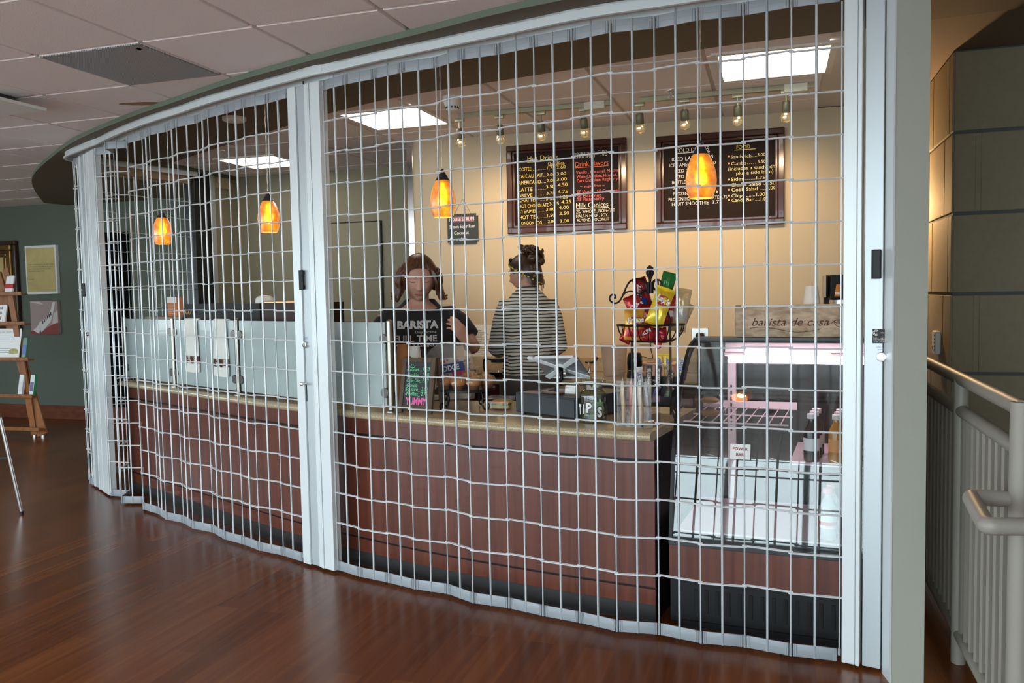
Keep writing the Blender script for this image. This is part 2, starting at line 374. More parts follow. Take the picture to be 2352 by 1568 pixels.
g.ribbon(offset(gp, -.060), 2.557, 2.568, .018); g.ribbon(offset(gp, .042), 2.557, 2.568, .018)
t = thing('ceiling_track', 'white curved aluminium track running along the bulkhead above the folding grilles', 'track', (gp[40][0], gp[40][1], 2.557))
obj('rail', g, M_ALUW, t)

# far header above the back grille
M_HEAD = wall_paint('warm_lit_header_paint', (.46, .33, .20))  # tan includes the orange pendant light falling on the header
g = G(); g.prism([(-3.42, 6.95), (-2.83, 8.16), (-2.70, 8.10), (-3.27, 6.88)], 2.50, ZS - .002); obj('trim_5', g, M_HEAD, kind='structure')

# ---------------------------------------------------------------- windows behind the camera (daylight side)
M_FRAME = mat('black_window_frame', (.01, .01, .011), .4)
WT = -11.0
for n_, (sa, sb) in enumerate(((-9.6, -5.2), (-5.2, -.8), (-.8, 3.6))):
    g = G()
    for i in range(5):
        s_ = sa + (sb - sa) * i / 4; wbox(g, s_ - .035, s_ + .035, WT - .06, WT + .06, 0, 7.2)
    for z_ in (.03, 1.2, 2.4, 3.6, 4.8, 6.0, 7.17): wbox(g, sa, sb, WT - .05, WT + .05, z_ - .03, z_ + .03)
    obj('window_%d' % (n_ + 1), g, M_FRAME, kind='structure')
g = G(); q = [W(-30, -40), W(24, -40), W(24, -10.2), W(-30, -10.2)]
g.add([(p.x, p.y, z) for z in (-.2, -.02) for p in q], [(0, 3, 2, 1), (4, 5, 6, 7), (0, 1, 5, 4), (1, 2, 6, 5), (2, 3, 7, 6), (3, 0, 4, 7)])
obj('ground', g, mat('pale_concrete', (.80, .80, .79), .9), kind='structure')

# ================================================================== counters
CP = smooth_path([(-2.93, 6.245), (-2.407, 5.765), (-1.83, 5.232), (-1.239, 4.704), (-.52, 4.172), (.06, 3.822), (.605, 3.542)], 8)
M_CHERRY = wood('cherry_laminate', (.085, .020, .011), (.165, .045, .024), .33, along='Z', coat=.15)
M_GRAN = mat('speckled_tan_solid_surface', (.48, .38, .23), .22, coat=.3); N, L, B = nodes(M_GRAN)
tcn = N.new('ShaderNodeTexCoord'); vo = N.new('ShaderNodeTexNoise'); vo.inputs['Scale'].default_value = 330; vo.inputs['Detail'].default_value = 2
r = ramp(N, [(.30, (.10, .07, .035)), (.42, (.40, .31, .18)), (.60, (.50, .40, .25)), (.72, (.72, .64, .48))])
L.new(tcn.outputs['Object'], vo.inputs['Vector']); L.new(vo.outputs[0], r.inputs[0]); L.new(r.outputs[0], B.inputs['Base Color'])
inn_c = offset(CP, -.60)                                  # body back
if (Vector(inn_c[20]) - Vector((0, 0))).length < (Vector(CP[20])).length: inn_c = offset(CP, .60)
SGN = -1 if inn_c[20] == offset(CP, -.60)[20] else 1
t = thing('serving_counter', 'curved cherry wood serving counter with black base behind the folding grilles', 'counter', (CP[24][0], CP[24][1], 0))
g = G(); g.prism(offset(CP, .012 * SGN) + [offset(CP, SGN * (.41 + .27 * max(0, min(1, (CP[i][0] + .85) / .7))))[i] for i in range(len(CP))][::-1], 0.0, .806); obj('carcass', g, M_BLACK, t)
for nm, z0, z1 in (('lower_panel', .078, .147), ('front_panel', .157, .707), ('upper_panel', .720, .806)):
    g = G(); g.ribbon(CP, z0, z1, .012, SGN); obj(nm, g, M_CHERRY, t)
g = G(); g.ribbon(offset(CP, -.002 * SGN), 0, .078, .014, SGN); obj('toe_base', g, mat('black_vinyl_base', (.025, .024, .024), .45), t)
# bullnose worktop
e_out = offset(CP, -.058 * SGN); e_in = [offset(CP, SGN * (.46 + .27 * max(0, min(1, (CP[i][0] + .85) / .7))))[i] for i in range(len(CP))]; g = G(); rings = []
for a, b in zip(e_out, e_in):
    a = Vector(a); b = Vector(b); d = (b - a).normalized()
    ring = []
    for th in (-90, -60, -30, 0, 30, 60, 90):
        q_ = a + d * (.020 - .020 * math.cos(math.radians(th))); ring.append((q_.x, q_.y, .826 + .020 * math.sin(math.radians(th))))
    ring += [(b.x, b.y, .846), (b.x, b.y, .806)]
    rings.append(ring)
g.loft(rings, True, True, smooth=True)
obj('countertop', g, M_GRAN, label='speckled tan stone worktop with rounded edge on the curved cherry counter', cat='countertop')
# back counter
t = thing('back_counter', 'cherry wood base cabinets against the cream menu wall', 'cabinet', W(-.5, -.3, 0))
g = G(); wbox(g, -2.30, .80, -.56, -.03, .09, .82); obj('carcass', g, M_CHERRY, t)
g = G(); wbox(g, -2.28, .78, -.52, -.05, 0, .09); obj('toe_base', g, M_BLACK, t)
for i in range(6):
    s_ = -2.28 + i * .511
    g = G(); wbox(g, s_, s_ + .502, -.578, -.56, .10, .81, bev=.003); d = obj('door', g, M_CHERRY, t)
    g = G(); g.tube([W(s_ + .46, -.60, .6), W(s_ + .46, -.60, .74)], .005); obj('handle', g, M_STEEL, d)
g = G(); wbox(g, -2.32, .83, -.615, -.001, .822, .86, bev=.012); wbox(g, -2.32, .83, -.024, -.001, .86, .965, bev=.004)
obj('back_worktop', g, M_GRAN, label='tan stone worktop with upstand running along the menu wall', cat='countertop')
# ================================================================== folding grilles
ZROW = [HC + .9735 * .905 - k * .15925 for k in range(14)]
ZB0, ZB1, ZT0, ZT1 = .014, .064, 2.497, 2.547
def up_tube(g, p, z0, z1, r, n=8): g.cyl((p[0], p[1], z0), (p[0], p[1], z1), r, n=n)
def hinge_plate(g, a, b, z0, z1):
    a = Vector(a); b = Vector(b); d = (b - a).normalized(); n = Vector((-d.y, d.x)); c = (a + b) / 2; L_ = (b - a).length
    M = frame((c.x, c.y, (z0 + z1) / 2), (d.x, d.y, 0), (n.x, n.y, 0), (0, 0, 1)); h = z1 - z0
    g.box((0, 0, 0), (L_ - .016, .006, h), M, bev=.0015)
    for x in (-1, 1):
        for k in (0, 1): g.box((x * (L_ / 2 - .012 - .007 * k), 0, 0), (.0035, .011, h - .002), M)
        g.cyl(M @ Vector((x * (L_ / 2), 0, -h / 2 * (1 if x > 0 else .0))), M @ Vector((x * (L_ / 2), 0, h / 2 * (0 if x > 0 else 1))), .0058, n=10)
    g.cyl(M @ Vector((0, 0, -h / 2)), M @ Vector((0, 0, h / 2)), .0062, n=10)
    g.box((0, -.0035, 0), (L_ - .05, .001, .0014), M); g.box((0, .0035, 0), (L_ - .05, .001, .0014), M)
def make_panel(parent, a, b, idx, pin=False):
    A_, B_ = Vector(a), Vector(b); d = (B_ - A_).normalized(); c = (A_ + B_) / 2
    g = G(); hinge_plate(g, a, b, ZT0, ZT1)
    if pin: up_tube(g, c, ZT1, 2.562, .004)
    p = obj('top_hinge_plate', g, M_PLATE, parent)
    g = G(); hinge_plate(g, a, b, ZB0, ZB1); obj('bottom_hinge_plate', g, M_PLATE, p)
    g = G(); up_tube(g, c, ZB1, ZT0, .0054, 10); obj('centre_rod', g, M_ALU, p)
    g = G(); up_tube(g, A_, ZB1, ZT0, .0033); obj('hinge_rod', g, M_ALU, p)
    dz = .0028 * (1 if idx % 2 else -1); e = d * .0085; link = None
    for z in ZROW:
        if link is None:
            g = G()
            for k in (-1, 1):
                n = Vector((-d.y, d.x)) * (.0062 * k)
                g.tube([(A_.x - e.x + n.x * .3, A_.y - e.y + n.y * .3, z + dz), (A_.x + n.x * .7, A_.y + n.y * .7, z + dz), (c.x + n.x, c.y + n.y, z + dz), (B_.x + n.x * .7, B_.y + n.y * .7, z + dz), (B_.x + e.x + n.x * .3, B_.y + e.y + n.y * .3, z + dz)], .0029, 6)
            link = obj('crossbar', g, M_BAR, p)
        else:
            q = link.copy(); COL.objects.link(q); q.location = link.location + Vector((0, 0, z - ZROW[0]))
    return p
def profile_post(parent, a, b, spec, z0, z1):
    """aluminium lead post made of side-by-side extrusions; spec = (f0, f1, depth, proud, material)"""
    A_, B_ = Vector(a), Vector(b); d = (B_ - A_); n = Vector((d.y, -d.x)).normalized()
    if n.dot(-A_) < 0: n = -n
    for (nm, f0, f1, dep, proud, mt) in spec:
        p0 = A_ + d * f0; p1 = A_ + d * f1; c = (p0 + p1) / 2 + n * (proud - dep / 2); L_ = (p1 - p0).length; dd = d.normalized()
        M = frame((c.x, c.y, (z0 + z1) / 2), (dd.x, dd.y, 0), (n.x, n.y, 0), (0, 0, 1))
        g = G(); g.box((0, 0, 0), (L_, dep, z1 - z0), M, bev=.0025); obj(nm, g, mt, parent)
    return n
def pull_handle(parent, u, v0, v1, base, n, d, hw=.030):
    zc = aty(u, (v0 + v1) / 2, base.y).z; h = abs(aty(u, v0, base.y).z - aty(u, v1, base.y).z)
    M = frame((base.x, base.y, zc), (d.x, d.y, 0), (n.x, n.y, 0), (0, 0, 1))
    g = G(); g.box((0, .012, 0), (hw, .012, h), M, bev=.004); g.box((0, .006, h * .38), (.024, .014, .02), M); g.box((0, .006, -h * .38), (.024, .014, .02), M); g.box((-.016, .008, 0), (.004, .016, h), M)
    return obj('pull_handle', g, M_BLACK, parent, label='black pull handle')
def lock_cyl(parent, z, base, n, d, lettered=True):
    g = G(); Y = Vector((n.x, n.y, 0)); c = Vector((base.x, base.y, z))
    M = frame(c, (d.x, d.y, 0), (0, 0, 1), (n.x, n.y, 0))
    g.lathe([(.0175, 0), (.0175, .010), (.0150, .014), (.0110, .0145), (.0105, .0125)], M=M, n=24); g.lathe([(.0085, .0115), (.0085, .0135)], (0, -.003, 0), M=M, n=16)
    o = obj('lock_cylinder', g, M_CHROME, parent)
    g = G(); g.box((0, -.003, .0137), (.0018, .008, .0006), M); obj('keyway', g, M_INK, o)
    if lettered:
        g = G(); g.text('UNLOCK', M @ Matrix.Translation((0, .032, 0)), .009, depth=.0008, align='C'); g.box((0, .026, .0004), (.03, .0012, .0005), M)
        obj('lettering', g, mat('blue_ink', (.05, .08, .25), .6), parent)
def slide_knob(parent, z, base, n, d):
    M = frame((base.x, base.y, z), (d.x, d.y, 0), (0, 0, 1), (n.x, n.y, 0))
    g = G(); g.lathe([(.0065, 0), (.0065, .028), (.0105, .030), (.0105, .037), (.006, .039)], M=M, n=16); obj('slide_knob', g, M_CHROME, parent)
    g = G(); g.box((0, -.052, .0004), (.007, .088, .0010), M, bev=.0004); obj('knob_slot', g, M_INK, parent)
def sleeves(parent, p, rows, r=.0062):
    for k in rows:
        g = G(); up_tube(g, p, ZROW[k + 1] + .003, ZROW[k] - .003, r); obj('spacer_sleeve', g, M_ALU, parent)

POSTSPEC = lambda ch: [('stile', .0, .30, .050, .012, M_ALUW), ('stile_bead', .305, .345, .050, .018, M_ALUW), ('lock_channel', .36, .57, .046, .004, M_ALUG), ('edge_flange', .575, .60, .050, .014, M_ALUW)]
# right-hand grille
tR = thing('folding_grille', 'silver rod folding grille closing the coffee counter, right of the double aluminium post', 'grille', (.2, 3.6, .014), 'folding grilles')
for i in range(len(HR) - 1): make_panel(tR, HR[i], HR[i + 1], i, pin=(i % 2 == 1))
g = G(); up_tube(g, HR[-1], ZB0, ZT1, .0045); obj('end_rod', g, M_ALU, tR)
sleeves(tR, (HR[0][0] + .010, HR[0][1] - .004), (2, 6, 10)); 
RPA, RPB = (1.246, 3.107), (1.413, 3.007)
nR = profile_post(tR, RPA, RPB, [('stile', .0, .24, .055, .012, M_ALUW), ('stile_bead', .25, .33, .055, .018, M_ALUW), ('lock_channel', .37, .70, .045, .004, M_ALUG)], ZB0, 2.60)
dR = (Vector(RPB) - Vector(RPA)).normalized()
def at_px(u, v, p, n, push=0.0):                         # point on the post face seen at a pixel
    q = onpl(u, v, (p[0] + n.x * push, p[1] + n.y * push), (n.x, n.y)); return Vector((q.x, q.y)), q.z
b, z = at_px(2015, 606, RPA, nR, .004); pull_handle(tR, 2015, 573, 640, b, nR, dR)
b, z = at_px(2025, 819, RPA, nR, .004); lock_cyl(tR, z, b, nR, dR)
b, z = at_px(2023, 772, RPA, nR, .004)
M = frame((b.x, b.y, z), (dR.x, dR.y, 0), (0, 0, 1), (nR.x, nR.y, 0))
g = G(); g.box((0, 0, .0006), (.056, .052, .0012), M); pl = obj('name_plate', g, M_BLACK, tR, label='small black printed plate above the lock')
g = G()
for r_, s_ in ((.010, 1), (.006, 1)):
    g.tube([(-.016 + r_ * math.cos(a * PI / 12), .013 + r_ * math.sin(a * PI / 12), .0016) for a in range(3, 22)], .0011, 5, M=M)
g.text('Rolling Closet', M @ Matrix.Translation((.0, .011, .0004)), .0062, width=.026, depth=.001, shear=.2)
for k, (ta, tb) in enumerate((('Serial #', '4423789ECT01'), ('Product #', '4 OF 1'), ('Product Name', '108800FLGR'), ('Mfg Date', '07/10/2012'))):
    g.text(ta, M @ Matrix.Translation((-.025, -.004 - .0048 * k, .0004)), .0042, depth=.001); g.text(tb, M @ Matrix.Translation((.0, -.004 - .0048 * k, .0004)), .0042, depth=.001)
g.text('1-800-294-4378', M @ Matrix.Translation((-.019, -.0228, .0004)), .0042, width=.034, depth=.001)
obj('plate_print', g, M_PAPER, pl)
# wall angle between post and jamb
g = G(); A_, B_ = Vector((1.352, 3.030)), Vector((1.384, 2.958)); 
g.ribbon([(1.367, 3.036), (1.362, 2.990), (1.358, 2.953)], 0.0, 2.60, .006); obj('jamb_angle', g, M_ALUW, tR)

# middle pair of posts; left-hand grille
tL = thing('folding_grille', 'silver rod folding grille bunched up at its left end, left of the double aluminium post', 'grille', (-1.9, 5.1, .014), 'folding grilles')
for i in range(len(HL) - 1): make_panel(tL, HL[i], HL[i + 1], i, pin=(i % 2 == 1))
g = G(); up_tube(g, HL[-1], ZB0, ZT1, .0045); obj('end_rod', g, M_ALU, tL)
sleeves(tL, (HL[0][0] + .009, HL[0][1] - .006), (3, 5, 7, 11)); sleeves(tR, (HR[-1][0] - .008, HR[-1][1] + .006), (4, 7))
MA, MB_ = (-1.146, 4.418), (-.944, 4.270)
nM = profile_post(tL, MA, MB_, [('stile', .0, .235, .055, .012, M_ALUW), ('lock_channel', .25, .475, .045, .003, M_ALUG)], ZB0, ZT1 - .004)
profile_post(tR, MA, MB_, [('strike_stile', .50, .575, .050, .008, M_ALUW), ('strike_bead', .59, .635, .05, .014, M_ALUW), ('strike_bead', .645, .68, .05, .016, M_ALUW), ('strike_face', .69, .985, .055, .012, M_ALUW)], ZB0, ZT1 - .004)
dM = (Vector(MB_) - Vector(MA)).normalized()
g = G(); q = Vector(MA) + dM * .118; up_tube(g, q, ZT1, 2.562, .005); obj('trolley_pin', g, M_BLACK, tL)
b, z = at_px(697, 642, MA, nM, .003); pull_handle(tL, 697, 620, 665, b, nM, dM)
b, z = at_px(703, 791, MA, nM, .003); lock_cyl(tL, z, b, nM, dM)
b, z = at_px(704, 880, MA, nM, .003); slide_knob(tL, z, b, nM, dM)

# grille leaf to the left of the far post, turning into the back run
HB = [(-3.268, 6.385), (-3.345, 6.455), (-3.345, 6.56), (-3.43, 6.60), (-3.34, 6.70), (-3.405, 6.78), (-3.28, 6.90), (-3.255, 7.075), (-3.150, 7.215), (-3.110, 7.385), (-3.005, 7.525), (-2.905, 7.66)]
tB = thing('folding_grille', 'silver rod folding grille behind the far left post, running round the back of the kiosk', 'grille', (-3.1, 7.0, .014), 'folding grilles')
for i in range(len(HB) - 1): make_panel(tB, HB[i], HB[i + 1], i, pin=(i % 2 == 1))
g = G(); up_tube(g, HB[-1], ZB0, ZT1, .0045); obj('end_rod', g, M_ALU, tB)
LA, LB = (-3.262, 6.372), (-2.985, 6.048)
nL = profile_post(tB, LA, LB, [('stile', .0, .10, .05, .012, M_ALUW), ('lock_channel', .12, .33, .045, .003, M_ALUG), ('stile_bead', .35, .40, .05, .014, M_ALUW)], ZB0, ZT1 - .004)
profile_post(tL, LA, LB, [('lead_stile', .42, .60, .05, .006, M_ALUW), ('lead_bead', .61, .66, .05, .014, M_ALUW), ('lead_face', .67, .985, .055, .012, M_ALUW)], ZB0, ZT1 - .004)
dL = (Vector(LB) - Vector(LA)).normalized()
b, z = at_px(197, 665, LA, nL, .003); pull_handle(tB, 197, 650, 681, b, nL, dL, .055)
b, z = at_px(204, 767, LA, nL, .003); lock_cyl(tB, z, b, nL, dL, False)
b, z = at_px(206, 852, LA, nL, .003); slide_knob(tB, z, b, nL, dL)
# ================================================================== light fittings
M_TROF = mat('white_troffer_frame', (.78, .74, .68), .5)
M_LENS = mat('lit_troffer_lens', (.9, .9, .85), .5, emit=(1.0, .93, .80), estr=6.5)
def troffer(sc, tc_, label):
    t = thing('ceiling_light', label, 'ceiling light', W(sc, tc_, ZC - .012), 'square fluorescent ceiling lights')
    g = G(); o_ = .300; i_ = .268
    M = frame(W(sc, tc_, 0), (EX.x, EX.y, 0), (NY.x, NY.y, 0), (0, 0, 1))
    for (cx, cy, lx, ly) in ((0, o_ - .016, 2 * o_, .032), (0, -o_ + .016, 2 * o_, .032), (o_ - .016, 0, .032, 2 * i_), (-o_ + .016, 0, .032, 2 * i_)):
        g.box((cx, cy, ZC - .004), (lx, ly, .016), M)
    obj('frame', g, M_TROF, t)
    g = G(); g.box((0, 0, ZC - .003), (2 * i_, 2 * i_, .006), M); obj('lens', g, M_LENS, t)
troffer(.322, -1.33, 'square lit ceiling light above the right menu board')
troffer(-2.09, -.85, 'square lit ceiling light in front of the steel corner guard')
troffer(-3.92, .33, 'square lit ceiling light over the olive recess behind the left grille')

M_AMB = mat('amber_mottled_glass', (.75, .25, .02), .12, emit=(1.0, .30, .02), estr=1.0); N, L, B = nodes(M_AMB)
tcn = N.new('ShaderNodeTexCoord'); nz = N.new('ShaderNodeTexNoise'); nz.inputs['Scale'].default_value = 26; nz.inputs['Detail'].default_value = 5
r = ramp(N, [(.32, (.62, .11, .004)), (.55, (.95, .32, .015)), (.78, (1.0, .52, .08))]); L.new(tcn.outputs['Object'], nz.inputs['Vector']); L.new(nz.outputs[0], r.inputs[0]); L.new(r.outputs[0], B.inputs['Base Color']); L.new(r.outputs[0], B.inputs['Emission Color'])
B.inputs['Emission Strength'].default_value = .55; B.inputs['Transmission Weight'].default_value = .45; B.inputs['Roughness'].default_value = .35
M_AMBS = M_AMB.copy(); M_AMBS.name = 'amber_frosted_glass'
M_BULB = mat('warm_lit_bulb', (1, .9, .7), .5, emit=(1.0, .72, .30), estr=30.0)
M_CORD = mat('clear_pendant_cord', (.62, .55, .45), .3, .4)
def pendant(p, label):
    t = thing('pendant_lamp', label, 'pendant lamp', (p[0], p[1], 1.822), 'amber glass pendant lamps')
    g = G(); g.lathe([(.062, ZS), (.062, ZS - .012), (.045, ZS - .024), (.010, ZS - .03)], (p[0], p[1], 0), 24); obj('canopy', g, M_DARK, t)
    g = G()
    for k in (0, PI):
        g.tube([(p[0] + .0022 * math.cos(z * 40 + k), p[1] + .0022 * math.sin(z * 40 + k), z) for z in [2.05 + (ZS - .03 - 2.05) * i / 44 for i in range(45)]], .0013, 5)
    obj('cord', g, M_CORD, t)
    g = G(); g.lathe([(.005, 2.055), (.009, 2.045), (.013, 2.035), (.028, 2.010), (.036, 1.998), (.034, 1.997)], (p[0], p[1], 0), 24); obj('socket_cap', g, M_DARK, t)
    pr = [(.030, 2.000), (.040, 1.985), (.052, 1.955), (.060, 1.922), (.0625, 1.895), (.060, 1.865), (.052, 1.835), (.046, 1.822), (.043, 1.822), (.049, 1.835), (.057, 1.866), (.0595, 1.895), (.057, 1.922), (.049, 1.955), (.037, 1.985), (.027, 1.999)]
    g = G(); g.lathe(pr, (p[0], p[1], 0), 32, cap=False); obj('glass_shade', g, M_AMB, t)
    g = G(); g.lathe([(.008, 1.99), (.010, 1.96), (.022, 1.925), (.024, 1.90), (.016, 1.88), (.002, 1.872)], (p[0], p[1], 0), 16); obj('bulb', g, M_BULB, t)
pendant((-.32, 4.028), 'amber glass pendant lamp hanging beside the left end of the hot drinks board')
pendant((.781, 3.40), 'amber glass pendant lamp hanging in front of the cold drinks board')
pendant((-1.371, 4.751), 'amber glass pendant lamp just left of the double aluminium post')
pendant((-2.333, 5.60), 'leftmost and smallest looking amber glass pendant lamp, behind the bunched grille')

# two track light runs
M_TRK = mat('pale_olive_metal', (.42, .40, .28), .35, .5); M_SPOT = mat('silvered_bulb', (.85, .70, .45), .15, .9, emit=(1, .7, .3), estr=.15)
def trackrun(s0, s1, heads, label, tc_=-.80):
    t = thing('track_light', label, 'track light', W((s0 + s1) / 2, tc_, ZC - .2), 'track lights with four heads')
    g = G(); wbox(g, s0, s1, tc_ - .017, tc_ + .017, ZC - .030, ZC - .001, bev=.002); obj('track_bar', g, M_TRK, t)
    g = G(); wbox(g, s1 - .17, s1 - .04, tc_ - .026, tc_ + .026, ZC - .048, ZC - .001, bev=.003); obj('feed_box', g, mat('cream_box', (.7, .68, .55), .5), t)
    for s_ in heads:
        g = G(); wbox(g, s_ - .03, s_ + .03, tc_ - .015, tc_ + .015, ZC - .052, ZC - .03, bev=.002); p = W(s_, tc_)
        g.cyl((p.x, p.y, ZC - .052), (p.x, p.y, ZC - .11), .006); h = obj('lamp_head', g, M_TRK, t)
        ax = (Vector((NY.x, NY.y, 0)) * .36 + Vector((0, 0, -1))).normalized(); c0 = Vector((p.x, p.y, ZC - .105))
        g = G(); g.tube([c0 - ax * .012, c0, c0 + ax * .05, c0 + ax * .055], [.018, .024, .025, .023], 16); obj('lamp_holder', g, mat('olive_lamp_holder', (.16, .15, .09), .4, .3), h)
        g = G(); g.tube([c0 + ax * .05, c0 + ax * .062, c0 + ax * .080, c0 + ax * .098, c0 + ax * .108, c0 + ax * .113], [.022, .027, .033, .030, .018, .003], 18); obj('bulb', g, M_SPOT, h)
        ld = bpy.data.lights.new('spot', 'SPOT'); ld.energy = 12.5; ld.color = (1.0, .70, .39); ld.spot_size = math.radians(92); ld.spot_blend = .8; ld.shadow_soft_size = .03
        lo = bpy.data.objects.new('spot', ld); COL.objects.link(lo); pp = c0 + ax * .13
        dirv = (Vector((NY.x, NY.y, 0)) * 1.30 + Vector((0, 0, -1))).normalized()
        lo.rotation_euler = dirv.to_track_quat('-Z', 'Y').to_euler(); lo.location = pp
st_ = lambda u, v: st(onz(u, v, 2.58))[0]
trackrun(-1.66, -.64, [st_(1064, 285), st_(1157, 279), st_(1252, 272), st_(1350, 265)], 'short track light with four bulbs above the hot drinks board')
trackrun(-.465, .55, [st_(1480, 260), st_(1578, 248), st_(1697, 240), st_(1805, 228)], 'short track light with four bulbs above the cold drinks board')

# small ceiling devices
def place(name, label, cat, g, m, group=None): return obj(name, g, m, None, label, cat, group)
g = G(); p = onz(1038, 222, ZC); t = thing('smoke_detector', 'white smoke detector hanging from the ceiling beside the left track light', 'smoke detector', (p.x, p.y, ZC - .1))
g.lathe([(.055, ZC), (.055, ZC - .012), (.045, ZC - .05), (.036, ZC - .075), (.030, ZC - .083), (.01, ZC - .085)], (p.x, p.y, 0), 24); d_ = obj('housing', g, M_WHITE, t)
g = G()
for k in range(12):
    a = k * PI / 6; g.box((.0385, 0, ZC - .064), (.004, .010, .016), rotz(a, (p.x, p.y, 0)))
obj('vent_slot', g, M_INK, d_)
p = onz(538, 270, ZS); g = G(); g.lathe([(.075, ZS), (.074, ZS - .018), (.06, ZS - .026), (.01, ZS - .028)], (p.x, p.y, 0), 28)
obj('ceiling_disc', g, M_WHITE, None, 'round white disc detector on the dark soffit above the left grille', 'detector')
def sprinkler(p, z, label):
    t = thing('sprinkler_head', label, 'sprinkler', (p.x, p.y, z - .05), 'sprinkler heads')
    g = G(); g.lathe([(.04, z), (.038, z - .006), (.015, z - .010)], (p.x, p.y, 0), 20); obj('escutcheon', g, M_STEEL, t)
    g = G(); g.cyl((p.x, p.y, z - .01), (p.x, p.y, z - .03), .008)
    for k in (-1, 1): g.tube([(p.x + k * .008, p.y, z - .025), (p.x + k * .016, p.y, z - .038), (p.x + k * .004, p.y, z - .052)], .003, 6)
    g.lathe([(.018, z - .052), (.018, z - .055)], (p.x, p.y, 0), 16); obj('deflector', g, M_STEEL, t)
sprinkler(onz(1541, 208, ZC), ZC, 'steel sprinkler head in the ceiling above the gap between the two track lights')
sprinkler(onz(517, 346, ZC), ZC, 'steel sprinkler head in the ceiling beside the light over the olive recess')
# perforated return-air grille in the hall ceiling
M_PERF = mat('perforated_grey_metal', (.30, .30, .32), .45, .3); N, L, B = nodes(M_PERF)
tcn = N.new('ShaderNodeTexCoord'); mp = N.new('ShaderNodeMapping'); mp.inputs['Rotation'].default_value = (0, 0, -WANG); mp.inputs['Scale'].default_value = (105, 105, 0)
vo = N.new('ShaderNodeTexVoronoi'); vo.inputs['Randomness'].default_value = 0.0; vo.inputs['Scale'].default_value = 1.0
r = ramp(N, [(.30, (.03, .03, .032)), (.36, (.46, .46, .47))]); L.new(tcn.outputs['Object'], mp.inputs[0]); L.new(mp.outputs[0], vo.inputs['Vector']); L.new(vo.outputs['Distance'], r.inputs[0]); L.new(r.outputs[0], B.inputs['Base Color'])
g = G(); wbox(g, S0 - T + .012, S0 - .012, T0 + T + .012, T0 + 2 * T - .012, ZC - .006, ZC - .0005); wbox(g, S0 - .075, S0 - .05, T0 + T + .06, T0 + T + .085, ZC - .006, ZC - .003, 1)
place('air_return_grille', 'square perforated grey metal air grille set in the tiled hall ceiling', 'air vent', g, [M_PERF, M_INK])
# white box fixture hanging from the hall ceiling at the left edge
p = onz(28, 222, ZC); t = thing('exit_sign_box', 'thin white panel fixture hanging just below the hall ceiling at the left edge', 'ceiling fixture', (p.x, p.y, ZC - .06))
sA, tA = st(onz(113, 229, ZC)); g = G(); wbox(g, sA - .62, sA, tA - .36, tA - .02, ZC - .070, ZC - .052, bev=.002); obj('panel', g, M_WHITE, t)
g = G(); wbox(g, sA - .5, sA - .12, tA - .26, tA - .12, ZC - .052, ZC - .0005); obj('mount', g, M_DARK, t)
g = G(); wbox(g, sA - .62, sA - .1, tA - .364, tA - .36, ZC - .054, ZC - .050); obj('blue_edge', g, mat('blue_strip', (.01, .02, .25), .5), t)
# rust stain on one tile
g = G(); c = onz(330, 238, ZC); random.seed(3)
g.prism([(c.x + (.12 + .03 * random.random()) * math.cos(a * PI / 9) * 1.1, c.y + (.035 + .012 * random.random()) * math.sin(a * PI / 9)) for a in range(18)], ZC - .0012, ZC + .0004)
M_ST = mat('brown_water_stain', (.34, .20, .09), .9, var=.5, vscale=25, alpha=.75)
obj('water_stain', g, M_ST, None, 'brown water stain on a ceiling tile beside the curved bulkhead', 'stain')
# recessed downlights behind the jamb (stair side) and pictures light
def area(name, loc, size, e, col, rot=(0, 0, 0), sy=None):
    ld = bpy.data.lights.new(name, 'AREA'); ld.energy = e; ld.color = col; ld.size = size
    if sy: ld.shape = 'RECTANGLE'; ld.size_y = sy
    lo = bpy.data.objects.new(name, ld); COL.objects.link(lo); lo.location = loc; lo.rotation_euler = rot; return lo
def downlight(x, y, e, label, col=(1, .70, .36), ang=80):
    t = thing('recessed_downlight', label, 'downlight', (x, y, ZC - .02))
    g = G(); g.lathe([(.07, ZC - .013), (.07, ZC - .018), (.052, ZC - .019), (.05, ZC - .012)], (x, y, 0), 24, cap=False); obj('trim_ring', g, M_WHITE, t)
    ld = bpy.data.lights.new('downlight', 'SPOT'); ld.energy = e; ld.color = col; ld.spot_size = math.radians(ang); ld.spot_blend = .6; ld.shadow_soft_size = .05
    lo = bpy.data.objects.new('downlight', ld); COL.objects.link(lo); lo.location = (x, y, ZC - .03); return lo
